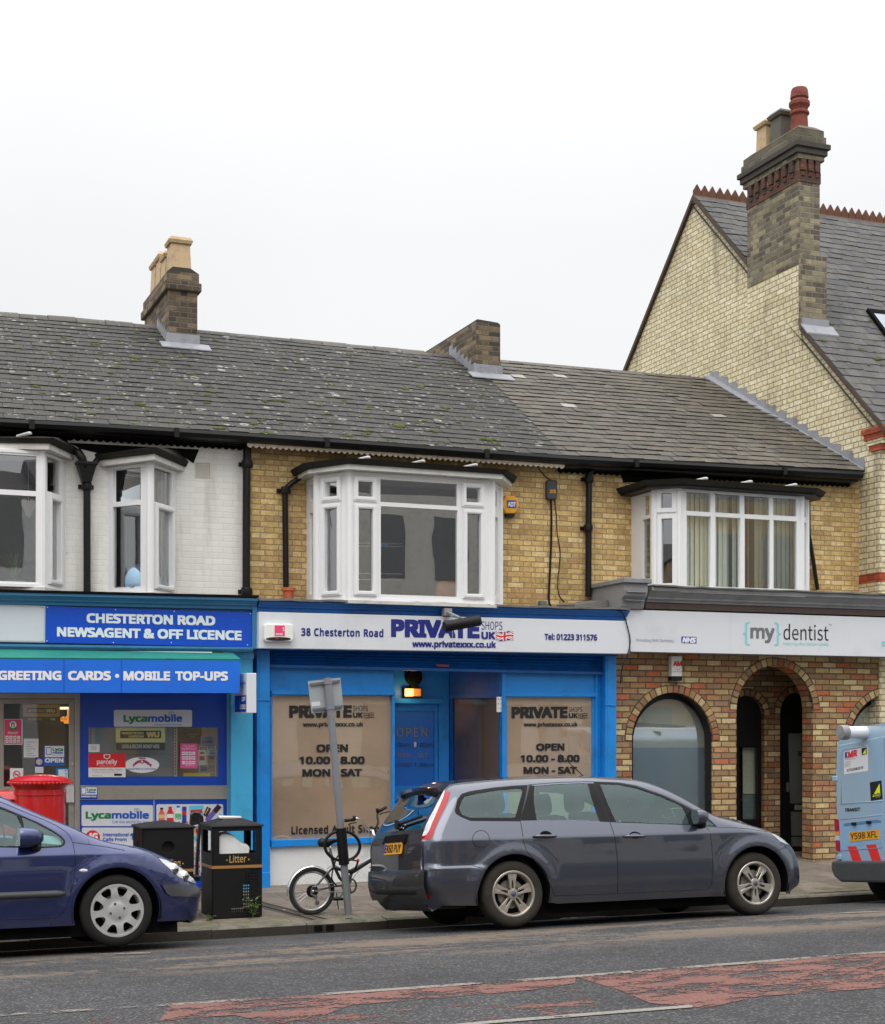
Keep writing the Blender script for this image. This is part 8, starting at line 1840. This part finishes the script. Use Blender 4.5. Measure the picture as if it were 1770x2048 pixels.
# ---- pavement poster board between the bins
pb = thing("pavement_sign", "black framed pavement poster board between the two black bins", "sign", PX(393, 1760, -1.0)); Yp = -1.0
Z5_ = zoomer(240, 1600, 5.5313)
mb = MB(); mb.slab(Z5_((812,290),(888,292),(892,840),(818,840)), Yp, .02); o = mb.build("panel", M_signw, pb)
c = Sub(o, Yp); rq = random.Random(6)
for k in range(46):
    x, y = rq.uniform(815, 882), rq.uniform(300, 820); w_, h_ = rq.uniform(10, 30), rq.uniform(14, 50); c.shape(Z5_((x,y),(min(886,x+w_),y+4),(min(886,x+w_),y+h_),(x,y+h_-3)), rq.choice([REDP, OR, YEL, CY, WHT, LBL, RB]))
c.end("printed_picture")
mb = MB(); q = Z5_((852,880),(852,700),(866,480),(884,290),(892,180),(870,150),(820,140),(792,165),(790,240),(800,290)); mb.tube([PX(x, y, Yp-.04) for x, y in q], .022, 8); mb.slab(Z5_((785,150),(850,135),(925,180),(930,240),(905,262),(800,285),(783,240)), Yp-.05, .05); mb.build("frame", paint((28,28,30), .25, .1, 0, coat=.6), pb, bevel=.01)
mb = MB(); mb.slab(Z5_((800,830),(895,830),(900,900),(800,900)), Yp-.1, .3); mb.build("foot", M_black, pb, bevel=.02)
# ---- post boxes
Yb = -2.2; k_ = PX(80, 1600, Yb)
bp = thing("post_box", "round red pillar post box with a wide capped top", "post box", (k_.x, Yb, pave_z(k_.x, Yb))); zg = pave_z(k_.x, Yb)
def zpx(y): return PX(80, y, Yb).z
sc = (PX(143, 1560, Yb).x-PX(17, 1560, Yb).x)/2; M_rb = paint((184,18,16), .3, .14, .0006, k=1.15, coat=.4, scale=4)
mb = MB(); zt = zpx(1549)
prof = [(sc*.86, zg-.02), (sc*.86, zg+.16), (sc*.80, zg+.19), (sc*.80, zpx(1590)), (sc*.835, zpx(1589)), (sc*.835, zpx(1583)), (sc*.80, zpx(1582)), (sc*.80, zpx(1578)), (sc*.90, zpx(1571)), (sc*.93, zpx(1569.5))]
mb.lathe(prof, (k_.x, Yb, 0), 48); mb.build("body", M_rb, bp, smooth=True, angle=25)
mb = MB(); mb.lathe([(sc*.93, zpx(1570)), (sc*1.0, zpx(1565)), (sc*1.0, zpx(1562.5)), (sc*.975, zpx(1562)), (sc*.985, zpx(1560)), (sc*.98, zpx(1559)), (sc*.75, zpx(1554)), (sc*.4, zpx(1550)), (0, zpx(1549))], (k_.x, Yb, 0), 48); cp = mb.build("cap", M_rb, bp, smooth=True, angle=30)
mb = MB()
for k in range(44): a = 2*math.pi*k/44; c0 = Vector((k_.x+sc*.995*math.cos(a), Yb+sc*.995*math.sin(a), zpx(1564.5))); mb.lathe([(.013, -.012), (.015, 0), (.010, .013)], c0, 6)
o_ = mb.build("cap_beading", M_rb, cp); o_['kind'] = 'stuff'
mb = MB(); mb.box(k_.x-.13, k_.x+.13, Yb-sc*.84, Yb-sc*.6, zpx(1690), zpx(1676)); mb.build("letter_slot", M_blackm, bp)
Yq = -1.9; q0, q1 = PX(-60, 1583, Yq), PX(26, 1583, Yq); zg2 = pave_z(q1.x, Yq); pbx = thing("pouch_box", "low red square post pouch box left of the round post box", "post box", ((q0.x+q1.x)/2, Yq+.2, zg2))
mb = MB(); zt, zs_ = PX(10, 1583, Yq).z, PX(10, 1602, Yq).z; mb.hexa([(q0.x, Yq, zg2), (q1.x+.05, Yq, zg2), (q1.x+.05, Yq+.45, zg2), (q0.x, Yq+.45, zg2)], [(q0.x, Yq, zs_), (q1.x+.05, Yq, zs_), (q1.x+.05, Yq+.45, zs_), (q0.x, Yq+.45, zs_)]); mb.build("body", M_rb, pbx, bevel=.02, seg=2)
mb = MB(); mb.hexa([(q0.x-.02, Yq-.02, zs_+.002), (q1.x+.07, Yq-.02, zs_+.002), (q1.x+.07, Yq+.47, zs_+.002), (q0.x-.02, Yq+.47, zs_+.002)], [(q0.x, Yq+.06, zt), (q1.x+.02, Yq+.06, zt), (q1.x+.02, Yq+.4, zt), (q0.x, Yq+.4, zt)]); mb.build("lid", M_rb, pbx, bevel=.02, seg=2)
# ---- leaning sign post with cycle hoop
pp = hit_pave(697, 1829); Yp = pp.y
po = thing("sign_post", "leaning grey steel sign post with plate back and black cycle hoop", "sign post", pp)
top = PX(655, 1356, Yp-.05); ax = (top-pp).normalized(); Lp = (top-pp).length
mb = MB(); mb.tube([pp-ax*.05, pp+ax*Lp], .040, 16); M_galv = paint((126,128,132), .5, .35, .0006, metal=.35); pole = mb.build("pole", M_galv, po, smooth=True, angle=40)
mb = MB(); mb.lathe([(.0, Lp), (.041, Lp-.005)], (0, 0, 0), 12); 
def onp(px, py, Y): return PX(px, py, Y)
sa, sb = PX(*ZB((905,410))[0], Yp), PX(*ZB((955,948))[0], Yp)
def pole_at(z): t = (z-pp.z)/(ax.z); return pp+ax*t
mb = MB(); mb.tube([pole_at(sa.z), pole_at(sb.z)], .056, 16); hs_ = mb.build("hoop_sleeve", M_black, po, smooth=True, angle=40)
hc = pole_at(PX(*ZB((930,675))[0], Yp).z); rx = (PX(*ZB((1188,675))[0], Yp)-PX(*ZB((672,675))[0], Yp)).length/2; rz = abs(PX(*ZB((930,450))[0], Yp).z-PX(*ZB((930,895))[0], Yp).z)/2
mb = MB(); side = Vector((1, 0, 0)); mb.tube([hc+side*rx*math.cos(t)+ax*rz*math.sin(t) for t in [2*math.pi*k/40 for k in range(41)]], .0165, 10, cap=False); mb.build("cycle_hoop", M_black, hs_, smooth=True)
pq_ = zP((273,419),(423,402),(438,552),(290,568)); Ys = Yp-.06; pq3 = [PX(x, y, pole_at(PX(x, y, Yp).z).y-.01) for x, y in pq_]
P4 = [p+Vector((0, -.055, 0)) for p in pq3]; mb = MB()                   # plate faces the traffic, its back to the shops is away; channels show on this side
mb.hexa([p+Vector((0, .11, 0)) for p in P4], [p+Vector((0, .114, 0)) for p in P4]); plt = mb.build("sign_plate", paint((150,156,158), .5, .25, .0005, metal=.2), po)
mb = MB()
for f in (.10, .88):
    a = P4[0]+(P4[3]-P4[0])*f; b = P4[1]+(P4[2]-P4[1])*f; d = Vector((0, .085, 0)); mb.hexa([a+d+Vector((.015, 0, -.012)), b+d+Vector((-.015, 0, -.012)), b+d+Vector((-.015, 0, .012)), a+d+Vector((.015, 0, .012))], [q+Vector((0, .022, 0)) for q in (a+d+Vector((.015, 0, -.012)), b+d+Vector((-.015, 0, -.012)), b+d+Vector((-.015, 0, .012)), a+d+Vector((.015, 0, .012)))])
mb.build("channel", paint((96,100,102), .5, .2, 0, metal=.3), plt)
for f in (.10, .88):
    m_ = (P4[0]+P4[1])/2+((P4[3]+P4[2])/2-(P4[0]+P4[1])/2)*f; c0 = pole_at(m_.z); mb = MB(); mb.tube([c0-ax*.015, c0+ax*.015], .047, 14); mb.build("clip", M_galv, plt)
mb = MB(); a = P4[3]+(P4[0]-P4[3])*.22+(P4[2]-P4[3])*.03+Vector((0, .108, 0)); u_ = (P4[2]-P4[3])*.27; v_ = (P4[0]-P4[3])*.13; mb.quad(a, a+u_, a+u_+v_, a+v_); mb.build("label", M_signw, plt)
# ---- folding bicycle
Yk = Yp+.10
bk = thing("bicycle", "small wheeled black folding bicycle locked to the leaning sign post", "bicycle", (PL(700, Yk), Yk, pave_z(PL(700, Yk), Yk)))
def B(*pts, dy=0.0): return [PX(x, y, Yk+dy) for x, y in ZB(*pts)]
hub = B((468,1372))[0]; Rw = .255; gz_ = pave_z(hub.x, Yk); dzb = gz_+Rw-hub.z
def Bz(*pts, dy=0.0): return [p+Vector((0, 0, dzb)) for p in B(*pts, dy=dy)]
def bwheel(c, vis=True):
    mb = MB(); mb.tube([c+Vector((Rw-.022)*1.0 if False else ((Rw-.022)*math.cos(t), 0, (Rw-.022)*math.sin(t))) for t in [2*math.pi*k/44 for k in range(45)]], .0225, 10, cap=False); w_ = mb.build("wheel", M_rubber, bk, smooth=True)
    mb = MB(); mb.lathe([(Rw-.046, -.012), (Rw-.06, -.012), (Rw-.064, 0), (Rw-.06, .012), (Rw-.046, .012)], c, 44, 'y', cap=False); mb.build("rim", M_silver, w_, smooth=True)
    mb = MB()
    for k in range(28):
        a = 2*math.pi*k/28; b = a+(.35 if k % 2 else -.35); s_ = .022 if k % 4 < 2 else -.022; mb.tube([c+Vector((.02*math.cos(b), s_, .02*math.sin(b))), c+Vector(((Rw-.055)*math.cos(a), 0, (Rw-.055)*math.sin(a)))], .0011, 4)
    o = mb.build("spokes", M_silver, w_); o['kind'] = 'stuff'
    mb = MB(); mb.lathe([(.012, -.06), (.024, -.03), (.02, 0), (.024, .03), (.012, .06)], c, 14, 'y'); mb.build("hub", M_silver, w_, smooth=True); return w_
rwh = bwheel(hub+Vector((0, 0, dzb)))
fwc = hub+Vector((.98, 0, dzb)); bwheel(fwc)
mb = MB()
for r_ in (.055, .047, .040, .033): mb.lathe([(r_, -.004), (r_, 0)], hub+Vector((0, -.045+r_*.3, dzb)), 20, 'y')
mb.lathe([(.066, -.004), (.066, 0)], hub+Vector((0, -.02, dzb)), 20, 'y'); mb.build("cassette", M_black, rwh)
for c in (hub+Vector((0, 0, dzb)), fwc):
    mb = MB(); A = []
    for k in range(21):
        t = math.radians(40+150*k/20) if c is not fwc else math.radians(20+150*k/20)
        A.append([c+Vector(((Rw+.012+h)*math.cos(t), y, (Rw+.012+h)*math.sin(t))) for y, h in ((-.03, -.006), (-.02, .006), (.02, .006), (.03, -.006))])
    for a, b in zip(A, A[1:]): mb.hexa(a, b)
    mb.build("mudguard", paint((214,216,218), .2, .1, 0, metal=.7, raw=(.7, .7, .71)), bk, smooth=True, angle=50)
mb = MB()
for dy in (-.05, .05):
    mb.tube([hub+Vector((0, dy, dzb))]+Bz((530,1305),(690,1120),(800,1010), dy=dy*.6), .011, 8); mb.tube([hub+Vector((0, dy, dzb))]+Bz((640,1340),(830,1300),(990,1290), dy=dy*.6), .010, 8)
mb.tube(Bz((990,1290),(880,1180),(800,1010),(770,900),(742,790)), .017, 10); mb.tube(Bz((800,1010),(860,1045),(940,1062),(1040,1090)), .020, 10); mb.tube(Bz((1000,1290),(1030,1180),(1060,1095)), .018, 10)
mb.tube(Bz((1040,1095),(1120,1050),(1300,935),(1460,832)), [.030, .028, .026, .026], 12); mb.build("frame", paint((38,38,40), .3, .1, 0, coat=.5), bk, smooth=True)
mb = MB(); mb.tube(Bz((1150,1000),(1260,925),(1370,860), dy=-.028), .008, 8); mb.build("frame_decal", M_signw, bk, smooth=True)
mb = MB(); mb.tube(Bz((1470,880),(1440,740),(1400,600),(1360,470)), .016, 10); mb.build("stem", M_chrome, bk, smooth=True)
mb = MB(); q = Bz((1110,302)); mb.tube([PX(x, y, Yk-.22+.32*max(0, (x-ZB((1110,0))[0][0])/42))+Vector((0, 0, dzb)) for x, y in ZB((1105,304),(1160,302),(1205,335),(1240,395),(1275,450),(1320,472),(1365,462))], .0125, 10); hb = mb.build("handlebar", M_chrome, bk, smooth=True)
mb = MB(); mb.tube([PX(x, y, Yk+.05+.25*k/4)+Vector((0, 0, dzb)) for k, (x, y) in enumerate(ZB((1375,455),(1420,430),(1450,360),(1435,260),(1445,210)))], .012, 8); mb.build("handlebar_far", M_black, hb, smooth=True)
for a, b, dy in (((1100,320),(955,334),-.24), ((1440,205),(1570,135),.3)):
    mb = MB(); mb.tube(Bz(a, b, dy=dy), .017, 8); mb.tube(Bz((a[0]-5, a[1]-55), (a[0]-2, a[1]+10), dy=dy), .018, 8); mb.tube(Bz((a[0]+30, a[1]+40), ((a[0]+b[0])/2, (a[1]+b[1])/2+52), (b[0]+55, b[1]+62), dy=dy-.02), .007, 6); mb.build("grip", M_black, hb, smooth=True)
mb = MB(); s0 = Bz((570,640),(600,655),(700,668),(760,640),(820,625),(865,625)); mb.tube(s0, [.03, .052, .045, .03, .022, .012], 10); sd_ = mb.build("saddle", M_black, bk, smooth=True)
for v in sd_.data.vertices: pass
mb = MB(); mb.tube(Bz((735,690),(745,800)), .014, 8); mb.build("seat_clamp", M_chrome, bk, smooth=True)
cr = Bz((1000,1290))[0]; mb = MB(); mb.lathe([(.088, -.006), (.088, 0), (.068, 0), (.068, -.006), (.088, -.006)], cr+Vector((0, -.05, 0)), 28, 'y', cap=False)
for k in range(5): a = 2*math.pi*k/5; mb.tube([cr+Vector((0, -.05, 0)), cr+Vector((.075*math.cos(a), -.05, .075*math.sin(a)))], .007, 6)
mb.tube([cr+Vector((0, -.07, 0)), Bz((870,1470), dy=-.08)[0]], .010, 8); ck = mb.build("crankset", paint((96,94,92), .4, .2, 0, metal=.6), bk)
mb = MB(); p = Bz((850,1488), dy=-.13)[0]; mb.box(p.x-.055, p.x+.05, p.y-.05, p.y+.05, p.z-.014, p.z+.014); mb.build("pedal", M_black, ck, bevel=.004)
mb = MB(); mb.tube(Bz((470,1330),(460,1420),(520,1450),(545,1540), dy=-.06), .009, 8); mb.lathe([(.026, -.006), (.026, .006)], Bz((548,1550), dy=-.05)[0], 14, 'y'); mb.lathe([(.024, -.006), (.024, .006)], Bz((520,1460), dy=-.05)[0], 14, 'y'); mb.build("derailleur", paint((120,118,116), .4, .2, 0, metal=.6), bk)
mb = MB()
for y_ in (1395, 1215): mb.tube(Bz((470,y_-18 if y_ > 1300 else 1312),(990,y_ if y_ > 1300 else 1222), dy=-.05), .004, 5)
mb.build("chain", M_greyp, bk)
mb = MB(); mb.tube(Bz((835,1400),(850,1560),(862,1640), dy=-.05), .006, 6); mb.build("kickstand", M_black, bk)
for i, pts in enumerate((((1345,480),(1330,560),(1325,640),(1360,720),(1430,780)), ((1420,470),(1480,540),(1490,600),(1460,700)), ((1160,1080),(1080,1180),(1050,1250)), ((690,1050),(740,1010),(800,1000)))):
    mb = MB(); mb.tube([PX(x, y, Yk-.05)+Vector((0, 0, dzb)) for x, y in smooth_poly(ZB(*pts), 3)], .0028, 5); mb.build("brake_cable", M_black, bk, smooth=True)
lk = thing("bicycle_lock", "black cable lock looped round the cycle hoop and bicycle", "lock", Bz((1060,900))[0]); mb = MB(); mb.tube([PX(x, y, Yp-.03) for x, y in smooth_poly(ZB((1145,900),(1060,885),(1000,890),(900,870),(860,820),(830,870),(800,960),(770,1080),(770,1180),(840,1270)), 3)], .008, 8); mb.tube([PX(x, y, Yp-.02) for x, y in ZB((1150,905),(1125,980),(1105,1030))], .012, 8); mb.build("cable", M_black, lk, smooth=True)
mb = MB(); mb.lathe([(0, .018), (.016, .012), (.018, -.01), (0, -.016)], PX(*ZB((1150,888))[0], Yp-.03), 10); mb.build("key_end", REDP, lk, smooth=True)
# ---- fallen leaf, scraps
def scrap(name, label, p, s, mat, seed):
    rq = random.Random(seed); n = 9; A = [p+Vector((s*math.cos(2*math.pi*k/n)*rq.uniform(.6, 1.1), s*.6*math.sin(2*math.pi*k/n)*rq.uniform(.6, 1.1), .006+rq.uniform(0, s*.35))) for k in range(n)]; c = sum(A, Vector())/n+Vector((0, 0, s*.15)); mb = MB(); mb.add(A+[c], [(i, (i+1) % n, n) for i in range(n)]); tag(mb.build(name, mat), label, "litter" if name != "dead_leaf" else "leaf")
scrap("dead_leaf", "curled brown dead leaf in the gutter below the litter bin", hit_road(487, 1873), .07, paint((124,66,34), .8, .3, 0), 1)
scrap("paper_scrap", "small white scrap at the foot of the white stall wall", hit_pave(545, 1769), .035, M_signw, 2)
scrap("cigarette_scrap", "tiny pale scrap on the pavement left of the bicycle", hit_pave(568, 1822), .03, paint((206,186,160), .8, .2, 0), 3)
